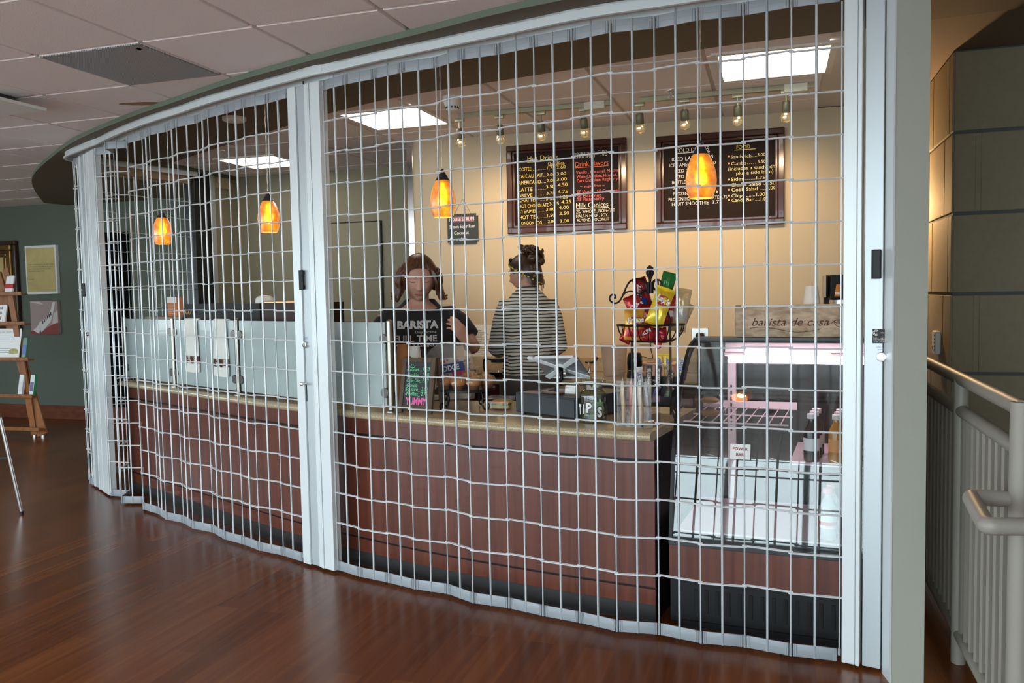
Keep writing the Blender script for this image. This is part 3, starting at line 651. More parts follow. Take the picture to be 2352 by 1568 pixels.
# ================================================================== menu boards and signs on the wall
M_BF = mat('dark_mahogany_frame', (.055, .013, .007), .2, coat=.4); M_SLATE = mat('black_menu_panel', (.017, .009, .007), .75, spec=.2)
M_YEL = mat('yellow_chalk_ink', (.85, .68, .16), .7); M_CRM = mat('cream_chalk_ink', (.86, .80, .62), .7); M_PNK = mat('pink_chalk_ink', (.85, .16, .16), .7); M_ORG = mat('orange_chalk_ink', (.90, .17, .05), .7); M_WHT = mat('white_chalk_ink', (.85, .85, .82), .7)
WALLM = lambda s_, t_, z_: frame(W(s_, t_, z_), (EX.x, EX.y, 0), (0, 0, 1), (-NY.x, -NY.y, 0))
def board(name, s0, s1, z0, z1, label):
    t = thing(name, label, 'menu board', W((s0 + s1) / 2, -.02, z0), 'framed menu boards')
    g = G()
    for (a, b, c, d) in ((s0, s1, z1 - .045, z1), (s0, s1, z0, z0 + .045), (s0, s0 + .045, z0 + .04, z1 - .04), (s1 - .045, s1, z0 + .04, z1 - .04)): wbox(g, a, b, -.036, -.002, c, d, bev=.008)
    for (a, b, c, d) in ((s0 + .045, s1 - .045, z1 - .062, z1 - .045), (s0 + .045, s1 - .045, z0 + .045, z0 + .062), (s0 + .045, s0 + .062, z0 + .045, z1 - .045), (s1 - .062, s1 - .045, z0 + .045, z1 - .045)): wbox(g, a, b, -.026, -.004, c, d, bev=.003)
    obj('frame', g, M_BF, t)
    g = G(); wbox(g, s0 + .05, s1 - .05, -.014, -.003, z0 + .05, z1 - .05); obj('panel', g, M_SLATE, t)
    return t
def crop(x, y): return x / 3.36 + 1150, y / 3.36 + 280
def write(t, name, m, lines, label=None, plane=-.0145):
    g = G()
    for ln in lines:
        tx, x0, y, x1, hpx = ln[:5]
        a = onw(*crop(x0, y), plane); b = onw(*crop(x1, y - (x1 - x0) * .045), plane); c = onw(*crop(x0, y - hpx), plane)
        s0, _ = st(a); s1, _ = st(b)
        if tx == '_': wbox(g, s0, s1, plane - .0006, plane, a.z - .002, a.z + .002); continue
        g.text(tx, WALLM(s0, plane, a.z), (c.z - a.z) / .80, width=max(.008, s1 - s0), bold=-.004)
    return obj(name, g, m, t, label=label)
b1 = board('menu_board', -1.583, -.680, 1.889, 2.543, 'dark framed hot drinks menu board written in yellow and pink')
write(b1, 'title_lettering', M_YEL, [('Hot Drinks', 207, 303, 443, 44), ('_', 205, 312, 440, 4)])
write(b1, 'price_list_lettering', M_YEL, [('12oz 20oz.', 366, 332, 495, 24), ('_', 366, 338, 492, 4),
    ('COFFEE', 141, 380, 237, 30), ('........', 250, 374, 345, 24), ('1.75', 360, 366, 416, 26), ('2.60', 433, 362, 500, 28),
    ('CAFÉ AU LAIT', 137, 436, 327, 32), ('...', 330, 424, 352, 22), ('2.00', 356, 420, 418, 26), ('3.00', 434, 412, 505, 28),
    ('AMERICANO', 138, 485, 310, 32), ('....', 314, 472, 350, 22), ('2.00', 356, 464, 418, 26), ('3.00', 434, 455, 510, 28),
    ('LATTE', 140, 538, 246, 34), ('.......', 264, 524, 346, 22), ('3.50', 352, 512, 416, 28), ('4.50', 442, 498, 516, 30),
    ('BREVE', 140, 582, 245, 28), ('.......', 264, 568, 346, 22), ('3.75', 354, 560, 418, 26), ('4.75', 442, 550, 517, 28),
    ('CHAI TEA', 140, 620, 285, 30), ('.....', 292, 610, 342, 22), ('3.25', 350, 604, 418, 28), ('4.25', 446, 592, 520, 30),
    ('HOT CHOCOLATE', 143, 664, 370, 30), ('3.75', 376, 644, 450, 28), ('4.25', 468, 630, 545, 30),
    ('STEAMER', 142, 706, 285, 30), ('......', 292, 696, 344, 22), ('3.00', 350, 688, 418, 28), ('4.00', 450, 674, 525, 30),
    ('HOT TEA', 144, 752, 292, 34), ('.......', 298, 742, 356, 22), ('1.50', 360, 734, 420, 28), ('2.50', 452, 718, 528, 30),
    ('LONDON FOG', 148, 796, 318, 30), ('.....', 322, 788, 358, 22), ('2.00', 364, 780, 424, 28), ('3.00', 458, 776, 528, 28)])
write(b1, 'extra_shot_lettering', M_CRM, [('DOUBLE SHOT', 566, 256, 728, 20), ('2.00', 754, 238, 821, 22), ('EXTRA SHOT', 552, 284, 732, 26), ('.50', 770, 262, 824, 22)])
write(b1, 'milk_lettering', M_CRM, [('Milk Choices', 583, 664, 830, 44), ('_', 583, 672, 834, 4), ('2%, WHOLE , NON-FAT', 583, 706, 882, 30), ('HALF-N-HALF , SOY,', 583, 738, 830, 26), ('ALMOND, COCONUT', 588, 770, 836, 26)])
write(b1, 'orange_lettering', M_ORG, [('Drink Flavors', 576, 346, 832, 42), ('_', 574, 354, 834, 4)])
write(b1, 'pink_lettering', M_PNK, [('Vanilla , Caramel, Mocha,', 582, 402, 914, 28), ('White Chocolate, Hazelnut,', 586, 436, 898, 28), ('Dark Chocolate, Raspberry', 590, 466, 902, 28), ('~ sugar free ~', 614, 506, 802, 22), ('SF Vanilla, SF Caramel,', 588, 554, 918, 28), ('SF Hazelnut', 590, 584, 774, 28), ('SF Raspberry', 592, 610, 800, 28)])
b2 = board('menu_board', -.480, .392, 1.880, 2.531, 'dark framed cold drinks and food menu board, half behind a pendant lamp')
write(b2, 'white_lettering', M_WHT, [('COLD DRINKS', 1348, 238, 1606, 36), ('_', 1345, 244, 1614, 4), ('ICED LATTE', 1322, 304, 1540, 34), ('3.25', 1572, 282, 1640, 28), ('ICED AMERICANO', 1303, 350, 1560, 30), ('2.50', 1590, 328, 1660, 28),
    ('ICED TEA', 1344, 392, 1490, 28), ('ICED CHAI', 1348, 436, 1500, 28), ('BOTTLED WATER', 1324, 480, 1560, 28), ('BOTTLED JUICE', 1328, 520, 1560, 28), ('1.50', 1604, 502, 1668, 26), ('FROZEN MOCHA', 1332, 568, 1570, 28), ('4.75', 1612, 548, 1676, 26),
    ('FROZEN HOT CHOCOLATE 3.75', 1296, 612, 1748, 28), ('FRUIT SMOOTHIE', 1322, 648, 1606, 30), ('3.75', 1632, 630, 1706, 28)])
write(b2, 'cream_lettering', mat('pale_yellow_ink', (.86, .78, .35), .7), [('Sandwich', 1776, 282, 1934, 28), ('....', 1942, 270, 1976, 20), ('5.00', 1982, 264, 2042, 26), ('Combo', 1780, 334, 1894, 28), ('.....', 1902, 324, 1970, 20), ('5.50', 1984, 318, 2044, 26), ('(includes a sandwich', 1756, 376, 2116, 32), ('plus a side item)', 1818, 408, 2104, 30),
    ('Sides', 1778, 456, 1874, 30), ('......', 1884, 446, 1966, 18), ('1.75', 1974, 442, 2038, 26), ('Classic Salad ..4.50', 1778, 500, 2120, 30), ('Cobb Salad .....5.00', 1782, 536, 2124, 30), ('Chips .......1.00', 1782, 582, 2040, 30), ('Candy Bar ....1.00', 1782, 618, 2068, 30)])
write(b2, 'yellow_lettering', M_YEL, [('FOOD', 1820, 210, 1924, 34), ('_', 1804, 218, 1968, 4)])
for y in (265, 320, 445, 488, 523, 568, 603):
    p = onw(*crop(1762, y), -.0148); g = G(); g.lathe([(.007, 0), (.007, .0008)], M=WALLM(*[st(p)[0], -.0146, p.z]), n=14)
    obj('bullet_dot', g, mat('salmon_ink', (.85, .45, .25), .7), b2)
# scalloped chalk tag hanging on a cord
t = thing('hanging_chalk_tag', 'small scalloped chalk tag listing house syrups, hung on a cord on the cream wall', 'sign', W(-1.95, -.02, 1.85))
M = WALLM(-1.950, -.006, 1.945); g = G(); hw, hh = .117, .105; poly = []
for cx, cy, sgn in ((1, -1, 0), (1, 1, 1), (-1, 1, 2), (-1, -1, 3)):
    for k in range(7):
        a = (-90 + 90 * sgn + k * 15) * PI / 180; r_ = .022
        poly.append((cx * (hw - .012) + r_ * math.cos(a) * (.9 if k in (0, 6) else 1) - cx * .010 * (k in (2, 3, 4)), cy * (hh - .012) + r_ * math.sin(a) - cy * .010 * (k in (2, 3, 4))))
g.prism(poly, -.005, .005, M); obj('slate', g, mat('slate_tag', (.035, .042, .042), .6), t)
g = G(); g.box((0, .074, .0053), (.19, .044, .0006), M); obj('pink_patch', g, mat('faded_pink_chalk', (.30, .12, .15), .8), t)
g = G(); g.text('HOUSE SYRUPS', M @ Matrix.Translation((-.108, .062, .0058)), .038, width=.205, depth=.0004, bold=.015)
for k, tx in enumerate(('Brown Sugar Rum', 'Coconut', 'Lavender')): g.text(tx, M @ Matrix.Translation((-.104 if k != 1 else -.07, .008 - .048 * k, .0058)), .036, width=(.205, .12, .13)[k], depth=.0004, bold=.01)
obj('lettering', g, M_WHT, t)
g = G(); g.tube([M @ Vector(p) for p in ((-.075, .10, .0), (-.04, .165, -.002), (.0, .225, -.003), (.04, .165, -.002), (.075, .10, .0))], .0012, 5); obj('cord', g, mat('brown_cord', (.30, .15, .06), .8), t)
g = G(); g.cyl(M @ Vector((0, .225, -.006)), M @ Vector((0, .225, .006)), .003, n=8); obj('nail', g, M_STEEL, t)
# notices in a plastic sleeve
t = thing('notice_sheet', 'printed paper notice in a clear plastic sleeve low on the cream wall', 'notice', W(-1.85, -.01, .965))
g = G(); wbox(g, -1.965, -1.735, -.004, -.001, .967, 1.21); obj('sheet', g, M_PAPER, t)
g = G()
for k in range(14): wbox(g, -1.945, -1.945 + .13 + .06 * ((k * 7) % 3) / 2, -.0048, -.004, 1.165 - .014 * k, 1.169 - .014 * k)
obj('print', g, mat('grey_ink', (.35, .33, .32), .8), t)
M_FILM = mat('clear_plastic_film', (.9, .9, .9), .08, alpha=.16)
g = G(); g.grid(lambda a, b: W(-1.975 + .25 * a, -.010 - .004 * math.sin(9 * a + 5 * b), .966 + .252 * b), 10, 8); obj('sleeve', g, M_FILM, t)
# outlet plate with black plug
t = thing('wall_outlet', 'steel wall outlet plate with a black plug above the display case', 'outlet', W(-.175, -.01, 1.06))
g = G(); wbox(g, -.235, -.115, -.010, -.001, 1.065, 1.178, bev=.006); obj('plate', g, M_STEEL, t)
g = G(); wbox(g, -.205, -.145, -.05, -.008, 1.085, 1.145, bev=.016); obj('plug', g, M_BLACK, t)
g = G(); p = onw(1482, 800, 0); s_ = st(p)[0]; wbox(g, s_ - .04, s_ + .04, -.008, -.001, 1.06, 1.125, bev=.004)
obj('blank_plate', g, mat('cream_plate', (.66, .55, .40), .5), None, 'cream blank wall plate behind the snack basket', 'wall plate')

# ================================================================== sneeze guard on the counter
M_GLZ = mat('etched_pale_glass', (.50, .58, .57), .12, alpha=.80, spec=.6)
gp_ = [(-2.930, 6.262), (-2.338, 5.712), (-1.708, 5.145), (-1.150, 4.655), (-.632, 4.275)]
t = thing('sneeze_guard', 'etched glass screen on steel posts along the left part of the counter', 'glass screen', (-1.75, 5.2, .846))
for i, p in enumerate(gp_):
    g = G(); g.cyl((p[0], p[1], .852), (p[0], p[1], 1.318), .0165, n=16); g.lathe([(.033, .846), (.033, .852), (.018, .857)], (p[0], p[1], 0), 18); g.lathe([(.0165, 1.316), (.012, 1.325), (.001, 1.327)], (p[0], p[1], 0), 16)
    ps = obj('post', g, mat('aged_nickel', (.36, .33, .29), .3, 1), t)
    for z_ in (.945, 1.225):
        for q in (i - 1, i + 1):
            if 0 <= q < len(gp_):
                d = (Vector(gp_[q]) - Vector(p)).normalized(); n = Vector((-d.y, d.x))
                M = frame((p[0] + d.x * .040, p[1] + d.y * .040, z_), (d.x, d.y, 0), (0, 0, 1), (n.x, n.y, 0))
                g = G(); g.lathe([(.026, -.010), (.028, -.006), (.028, .006), (.026, .010)], M=M, n=20); g.box((-.022, 0, 0), (.03, .03, .018), M); obj('clamp', g, mat('dull_nickel', (.20, .19, .18), .3, 1), ps)
for i in range(4):
    a, b = Vector(gp_[i]), Vector(gp_[i + 1]); d = (b - a).normalized(); n = Vector((-d.y, d.x)); c = (a + b) / 2
    M = frame((c.x, c.y, (.872 + 1.312) / 2), (d.x, d.y, 0), (n.x, n.y, 0), (0, 0, 1))
    g = G(); g.box((0, 0, 0), ((b - a).length - .062, .009, 1.312 - .872), M, bev=.002); obj('glass_panel', g, M_GLZ, t)
# tea towels over the second panel
M_TOW = mat('white_cotton_towel', (.78, .78, .72), .95, bump=.6, bscale=500, sheen=.3); M_TBR = mat('brown_towel_band', (.085, .035, .022), .95)
a, b = Vector(gp_[1]), Vector(gp_[2]); dT = (b - a).normalized(); nT = Vector((dT.y, -dT.x))
if nT.dot(-a) < 0: nT = -nT
def towel(u0, u1, ybot, label):
    s0 = (onpl(u0, 740, a, nT).to_2d() - a).dot(dT); s1 = (onpl(u1, 740, a, nT).to_2d() - a).dot(dT); zb = onpl((u0 + u1) / 2, ybot, a, nT).z; Wd = s1 - s0
    t = thing('tea_towel', label, 'towel', (*(a + dT * (s0 + s1) / 2), zb), 'white tea towels on the glass screen')
    ztop = 1.3125
    def fn(x, y, k=1, dz=0):
        wv = .004 * math.sin(x * 7 + 1) * (1 - y) + .003 * math.sin(x * 13)
        wid = Wd * (1 - .16 * y + .05 * math.sin(y * 5)); xs = (s0 + s1) / 2 + (x - .5) * wid
        z = ztop - (ztop - zb) * (1 - y) - .008 * math.sin(x * 3.1) * (1 - y) + dz
        o_ = .007 + wv + .002 if y < .985 else .004
        p = a + dT * xs + nT * (o_ * k); return Vector((p.x, p.y, z))
    def sheet(y0, y1, k, nm, m, par, push=0):
        g = G(); nx, ny = 16, 18
        A = [[fn(i / nx, y0 + (y1 - y0) * j / ny, 1) + Vector((nT.x, nT.y, 0)) * (.0035 + push) for i in range(nx + 1)] for j in range(ny + 1)]
        Bk = [[p - Vector((nT.x, nT.y, 0)) * (.0032 + push) for p in r_] for r_ in A]
        rings = [A[j] + Bk[j][::-1] for j in range(ny + 1)]
        g.loft(rings, True, True); return obj(nm, g, m, par, ang=60)
    ft = sheet(0, 1, 1, 'front_fold', M_TOW, t)
    bd = sheet(.17, .31, 1, 'printed_band', M_TBR, ft, .0012)
    g = G()                                             # cup and steam print
    for cx in (.27, .72):
        for (rx, rz, dx, dz) in ((.020, .011, 0, -.010), (.024, .004, 0, -.022), (.008, .012, .006, .012), (.007, .010, -.009, .010)):
            c = fn(cx, .24, 1); M = frame((c.x + dT.x * dx + nT.x * .0065, c.y + dT.y * dx + nT.y * .0065, c.z + dz), (dT.x, dT.y, 0), (0, 0, 1), (nT.x, nT.y, 0))
            g.tube([(rx * math.cos(q * PI / 8), rz * math.sin(q * PI / 8), 0) for q in range(16)], .0026, 5, closed=True, M=M)
    obj('print', g, M_TOW, bd)
    g = G()                                             # back drape and the roll over the edge
    rings = []
    for j in range(13):
        aa = j / 12
        if aa < .4: th = PI * aa / .4; off, zz = .009 * math.cos(th), ztop + .009 * math.sin(th)
        else: off, zz = -.009, ztop - (aa - .4) / .6 * (ztop - zb) * .75
        f_ = [a + dT * (s0 + Wd * (.02 + .96 * i / 10)) + nT * off for i in range(11)]; b_ = [a + dT * (s0 + Wd * (.02 + .96 * i / 10)) + nT * (off * .55) for i in range(11)]
        zi = zz if aa >= .4 else ztop + .0055 * math.sin(PI * aa / .4)
        rings.append([Vector((p.x, p.y, zz)) for p in f_] + [Vector((p.x, p.y, zi)) for p in b_[::-1]])
    g.loft(rings, True, True); obj('back_fold', g, M_TOW, t, ang=60)
towel(427, 459, 852, 'white tea towel with brown coffee print band, left of two hung on the glass')
towel(492, 527, 862, 'white tea towel with brown coffee print band, right of two hung on the glass')
# ================================================================== refrigerated display case
def glassy(name, tint=(1, 1, 1), ior=1.8, rough=.02):
    m = bpy.data.materials.new(name); m.use_nodes = True; N = m.node_tree.nodes; L = m.node_tree.links; N.clear()
    o_ = N.new('ShaderNodeOutputMaterial'); mx = N.new('ShaderNodeMixShader'); fr = N.new('ShaderNodeFresnel'); fr.inputs[0].default_value = ior
    tr = N.new('ShaderNodeBsdfTransparent'); tr.inputs[0].default_value = (*tint, 1); gl = N.new('ShaderNodeBsdfGlossy'); gl.inputs['Roughness'].default_value = rough
    ge = N.new('ShaderNodeNewGeometry'); sb = N.new('ShaderNodeMath'); sb.operation = 'SUBTRACT'; sb.inputs[0].default_value = 1.0; ml = N.new('ShaderNodeMath'); ml.operation = 'MULTIPLY'
    L.new(ge.outputs['Backfacing'], sb.inputs[1]); L.new(fr.outputs[0], ml.inputs[0]); L.new(sb.outputs[0], ml.inputs[1]); L.new(ml.outputs[0], mx.inputs[0]); L.new(tr.outputs[0], mx.inputs[1]); L.new(gl.outputs[0], mx.inputs[2]); L.new(mx.outputs[0], o_.inputs[0]); return m
M_GLASS = glassy('clear_case_glass', (.97, .985, .98), 2.2); M_CLEAR = glassy('clear_plastic', (.965, .97, .97), 1.8, .06); M_JARG = glassy('greenish_jar_glass', (.84, .89, .81), 2.1)
CA = Vector((.668, 3.527)); CD = Vector((.9218, -.3876)); CN = Vector((.3876, .9218))
def K(s, o, z): p = CA + CD * s + CN * o; return Vector((p.x, p.y, z))
MK = frame((CA.x, CA.y, 0), (CD.x, CD.y, 0), (CN.x, CN.y, 0), (0, 0, 1))
def kbox(g, s0, s1, o0, o1, z0, z1, mi=0, bev=0): return g.box(((s0 + s1) / 2, (o0 + o1) / 2, (z0 + z1) / 2), (s1 - s0, o1 - o0, z1 - z0), MK, mi, bev)
CWd = .80; CDp = .72
PROF = [(p.x, p.y) for p in catmull3([(-.030, .375, 0), (.016, .60, 0), (.072, .815, 0), (.205, 1.0, 0), (.33, 1.12, 0), (.45, 1.185, 0), (.58, 1.207, 0)], 4)]
t = thing('display_case', 'refrigerated glass display case with curved front on a cherry and black base', 'display case', K(.4, .35, 0))
g = G(); kbox(g, 0, CWd, .0, CDp, .02, .205); 
kbox(g, .05, CWd, -.012, .04, 0, .03); b_ = obj('base', g, M_BLACK, t)
g = G()
for k in range(15):
    s_ = .10 + k * .046; kbox(g, s_, s_ + .016, -.003, .004, .065, .17, bev=.002)
obj('vent_slots', g, mat('slot_black', (.003, .003, .003), .8), b_)
g = G(); kbox(g, 0, CWd, -.026, .03, .212, .362, bev=.003); obj('front_panel', g, M_CHERRY, t)
g = G(); kbox(g, 0, CWd, .03, CDp, .205, .40); kbox(g, 0, CWd, -.034, .03, .362, .382, bev=.002); obj('deck', g, M_DARK, t)
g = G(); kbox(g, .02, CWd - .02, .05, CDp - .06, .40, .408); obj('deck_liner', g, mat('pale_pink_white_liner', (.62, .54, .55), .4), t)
# front glass
g = G(); rings = []
for s_ in (0.012, CWd - .012): rings.append([K(s_, o_, z_) for o_, z_ in PROF] + [K(s_, o_ + .006, z_ - .002) for o_, z_ in PROF[::-1]])
g.loft(rings, True, True); obj('curved_glass', g, M_GLASS, t)
for s_ in (0, CWd - .014):
    poly = PROF + [(CDp, 1.21), (CDp, .38), (.0, .375)]
    inn2 = [(o_ + .022 + .012 * (z_ > 1.0), z_ - .026 * (z_ > 1.05) - .004) for o_, z_ in PROF]
    g = G(); rings = []
    for (o_, z_), (o2, z2) in zip(PROF, inn2): rings.append([K(s_, o_ - .004, z_ + .003), K(s_ + .014, o_ - .004, z_ + .003), K(s_ + .014, o2, z2), K(s_, o2, z2)])
    g.loft(rings, True, True, smooth=False); kbox(g, s_, s_ + .014, CDp - .04, CDp, .38, 1.21); obj('side_frame', g, M_BLACK, t)
    g = G(); M = frame(K(s_ + .004, 0, 0), (CN.x, CN.y, 0), (0, 0, 1), (CD.x, CD.y, 0)); g.prism([(o_ + .01, z_ - .008) for o_, z_ in PROF] + [(CDp - .03, 1.2), (CDp - .03, .40), (.02, .40)], 0, .005, M); obj('side_glass', g, M_GLASS, t)
g = G(); kbox(g, 0, CWd, .575, CDp, 1.195, 1.215, bev=.003); kbox(g, 0, CWd, .566, .580, 1.198, 1.216); obj('top_deck', g, M_DARK, t)
g = G(); kbox(g, .0, CWd, CDp - .03, CDp, .40, 1.20); obj('rear_doors', g, mat('smoky_rear_glass', (.015, .014, .013), .08), t)
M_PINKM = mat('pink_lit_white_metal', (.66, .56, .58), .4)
g = G(); kbox(g, .15, .19, CDp - .06, CDp - .03, .41, 1.19); kbox(g, .16, CWd - .02, .52, .575, 1.13, 1.195); rr = obj('upright', g, M_PINKM, t)
g = G()
for k in range(8): kbox(g, .164, .172, CDp - .0615, CDp - .06, .75 + k * .03, .768 + k * .03)
obj('upright_slots', g, M_INK, rr)
g = G(); p0, p1 = K(.19, .415, 1.125), K(CWd - .02, .415, 1.125); g.cyl(p0, p1, .0155, n=14)
tube_o = obj('light_tube', g, mat('pink_white_lit_tube', (1, .9, .95), .5, emit=(1.0, .72, .86), estr=24), t)
g = G(); kbox(g, .17, CWd - .02, .41, .45, 1.143, 1.158, bev=.003); obj('light_fitting', g, M_PINKM, t)
# wire shelf
g = G(); zs = .872
for k in range(9): s_ = .06 + k * .048; g.tube([K(s_, CDp - .05, zs), K(s_, .15, zs)], .0028, 6)
for o_ in (.16, .40, CDp - .06): g.tube([K(.03, o_, zs - .005), K(.475, o_, zs - .005)], .004, 6)
kbox(g, .03, .475, CDp - .058, CDp - .05, zs - .01, zs + .028); obj('wire_shelf', g, M_PINKM, t)
g = G(); kbox(g, .48, CWd - .02, .16, CDp - .05, .700, .708); obj('bottle_shelf', g, M_PINKM, t)
g = G(); q = onpl(1701, 1036, CA + CN * .05, CN); M = frame((q.x, q.y, q.z), (CD.x, CD.y, 0), Vector((CN.x * .26, CN.y * .26, .966)), (-CN.x, -CN.y, .1)); M = Matrix.Translation((-CN.x * .012, -CN.y * .012, 0)) @ M
g.box((0, 0, -.001), (.082, .064, .001), M); lb = obj('paper_label', g, M_PAPER, t, label='white paper label lettered POWER BAR')
g = G(); g.text('POWER', M @ Matrix.Translation((0, .006, 0)), .018, depth=.0006, align='C', bold=.02); g.text('BAR', M @ Matrix.Translation((0, -.018, 0)), .018, depth=.0006, align='C', bold=.02); obj('lettering', g, mat('dark_red_ink', (.30, .03, .03), .7), lb)
# bottles
def bottle(s_, o_, z_, h, r, liquid, capm, lab, label, group, stripe=None, cat='bottle'):
    p = K(s_, o_, z_); t = thing('juice_bottle' if liquid is not M_WATER else 'water_bottle', label, cat, p, group)
    g = G(); g.lathe([(r * .85, 0), (r, .006), (r, h * .62), (r * .92, h * .68), (r * .5, h * .82), (r * .42, h * .86), (r * .42, h * .92)], p, 18); obj('body', g, liquid, t)
    g = G(); g.lathe([(r * .56, h * .90), (r * .58, h * .905), (r * .58, h * .995), (r * .52, h)], p, 18); obj('cap', g, capm, t)
    g = G(); g.lathe([(r * 1.012, h * .24), (r * 1.012, h * .50)], p, 18, cap=False); l_ = obj('label_band', g, lab, t)
    if stripe:
        g = G(); g.lathe([(r * 1.02, h * .30), (r * 1.02, h * .37)], p, 18, cap=False); obj('label_stripe', g, stripe, l_)
M_WATER = mat('bottled_water', (.75, .82, .86), .05, alpha=.35, spec=.8); M_DKJ = mat('dark_berry_juice', (.02, .02, .022), .1); M_ORJ = mat('amber_juice', (.42, .19, .03), .12)
M_CAPW = mat('white_cap', (.72, .68, .68), .5); M_LABO = mat('orange_white_label', (.65, .30, .10), .6); M_LABW = mat('pale_label', (.7, .7, .72), .6); M_LABR = mat('red_label', (.55, .06, .08), .6)
for k, nm in enumerate(('front', 'middle', 'rear')):
    bottle(.565 + .006 * k, .22 + .085 * k, .708, .205, .033, M_DKJ, M_CAPW, M_LABW, 'dark juice bottle with white cap, %s one of its file in the display case' % nm, 'juice bottles in the display case')
    bottle(.665 + .006 * k, .22 + .085 * k, .708, .205, .033, M_ORJ, M_CAPW, M_LABO, 'amber juice bottle with white cap, %s one of its file in the display case' % nm, 'juice bottles in the display case')
for k, (a_, o_, lab_) in enumerate(((.635, .10, 'clear water bottle nearest the glass at the bottom of the display case'), (.645, .185, 'clear water bottle behind the nearest one at the bottom of the case'), (.725, .10, 'clear water bottle beside the aluminium post at the bottom of the case'), (.735, .185, 'clear water bottle in the rear corner at the bottom of the case'))):
    bottle(a_, o_, .409, .215, .034, M_WATER, mat('pink_cap', (.75, .40, .45), .5), M_LABW, lab_, 'water bottles in the display case', stripe=M_LABR)
# clear clamshell boxes
def clam(s_, o_, z_, label, w_=.14, d_=.13, h_=.055):
    t = thing('clamshell_box', label, 'food container', K(s_, o_, z_), 'clear clamshell boxes in the display case')
    def half(z0, z1, k0, k1):
        rings = []
        for k_, zz in ((k0, z0), ((k0 + k1) / 2 + .02, (z0 + z1) / 2), (k1, z1)):
            rings.append([K(s_ + w_ / 2 * k_ * math.copysign(abs(math.cos(a)) ** .5, math.cos(a)), o_ + d_ / 2 * k_ * math.copysign(abs(math.sin(a)) ** .5, math.sin(a)), zz) for a in [2 * PI * i / 24 for i in range(24)]])
        return G().loft(rings, True, True)
    obj('tray', half(z_, z_ + h_ * .45, .82, 1), M_CLEAR, t); obj('lid', half(z_ + h_ * .48, z_ + h_, 1, .78), M_CLEAR, t)
    g = G(); g.ell(K(s_, o_, z_ + h_ * .4), (w_ * .33, d_ * .3, h_ * .3), 14, 8); obj('food', g, mat('brown_bread', (.28, .15, .06), .8), t)
clam(.13, .24, zs + .004, 'clear clamshell box, lower one of the pair at the left of the wire shelf'); clam(.13, .25, zs + .061, 'clear clamshell box, upper one of the pair at the left of the wire shelf', .13, .12, .05)
for k, w_ in enumerate(('lowest', 'second lowest', 'second highest', 'topmost')):
    clam(.752, .23 + .01 * k, .709 + .062 * k, 'clear clamshell box, %s of the stack beside the juice bottles' % w_, .06 + .0, .10, .058)
# wooden sign standing on the case
t = thing('wooden_sign', 'weathered wooden sign lettered barista de casa standing on the display case', 'sign', K(.5, .62, 1.216))
M_WSGN = wood('weathered_board', (.26, .16, .09), (.66, .53, .37), .8, along='X', rot=-math.atan2(CD.y, CD.x), det=5)
g = G(); kbox(g, .195, CWd + .02, .61, .645, 1.216, 1.372, bev=.004); obj('board', g, M_WSGN, t)
Ms = frame(K(0, .609, 0), (CD.x, CD.y, 0), (0, 0, 1), (-CN.x, -CN.y, 0)); M_BR = mat('dark_brown_lettering', (.055, .03, .018), .7)
q = onpl(1727, 748, CA + CN * .609, CN); q2 = onpl(1904, 748, CA + CN * .609, CN); sq = (q.to_2d() - CA).dot(CD); sq2 = (q2.to_2d() - CA).dot(CD)
g = G(); g.text('barista de casa', Ms @ Matrix.Translation((sq, q.z, 0)), .054, width=sq2 - sq, depth=.0008, shear=.32)
g.tube([Ms @ Vector((sq - .01 + x * (sq2 - sq - .03), q.z - .016 + .010 * math.sin(x * PI * 2 + .4) - .006 * x, .001)) for x in [i / 24 for i in range(25)]], .0012, 5)
cx = sq2 + .048
g.tube([Ms @ Vector((cx - .062 + x * .04, q.z + .004 + .02 * x * x, .001)) for x in [i / 8 for i in range(9)]], .001, 5)
g.tube([Ms @ Vector((cx + .026 * math.cos(a), q.z + .020 + .008 * math.sin(a), .001)) for a in [2 * PI * i / 20 for i in range(20)]], .0012, 5, closed=True)
g.tube([Ms @ Vector((cx + .026 * math.cos(a), q.z + .020 + .026 * math.sin(a), .001)) for a in [PI + PI * i / 14 for i in range(15)]], .0012, 5)
g.tube([Ms @ Vector((cx + .013 * math.cos(a) * (1 - a / 14), q.z + .020 + .005 * math.sin(a), .001)) for a in [i / 2.2 for i in range(20)]], .0009, 5)
obj('lettering', g, M_BR, t)
# inverted cup stack on the case
p = onpl(1864, 705, CA + CN * .685, CN); t = thing('paper_cup_stack', 'stack of upturned pale paper cups behind the wooden sign', 'paper cups', (p.x, p.y, 1.216))
g = G()
n_ = 14
for k in range(n_):
    z_ = 1.216 + k * .009; g.lathe([(.0455, z_), (.0455, z_ + .004), (.0435, z_ + .009)], (p.x, p.y, 0), 22)
g.lathe([(.0435, 1.216 + n_ * .009), (.0285, 1.458), (.0275, 1.458), (.026, 1.452)], (p.x, p.y, 0), 22); obj('cups', g, mat('pale_paper_cup', (.85, .74, .64), .7), t)
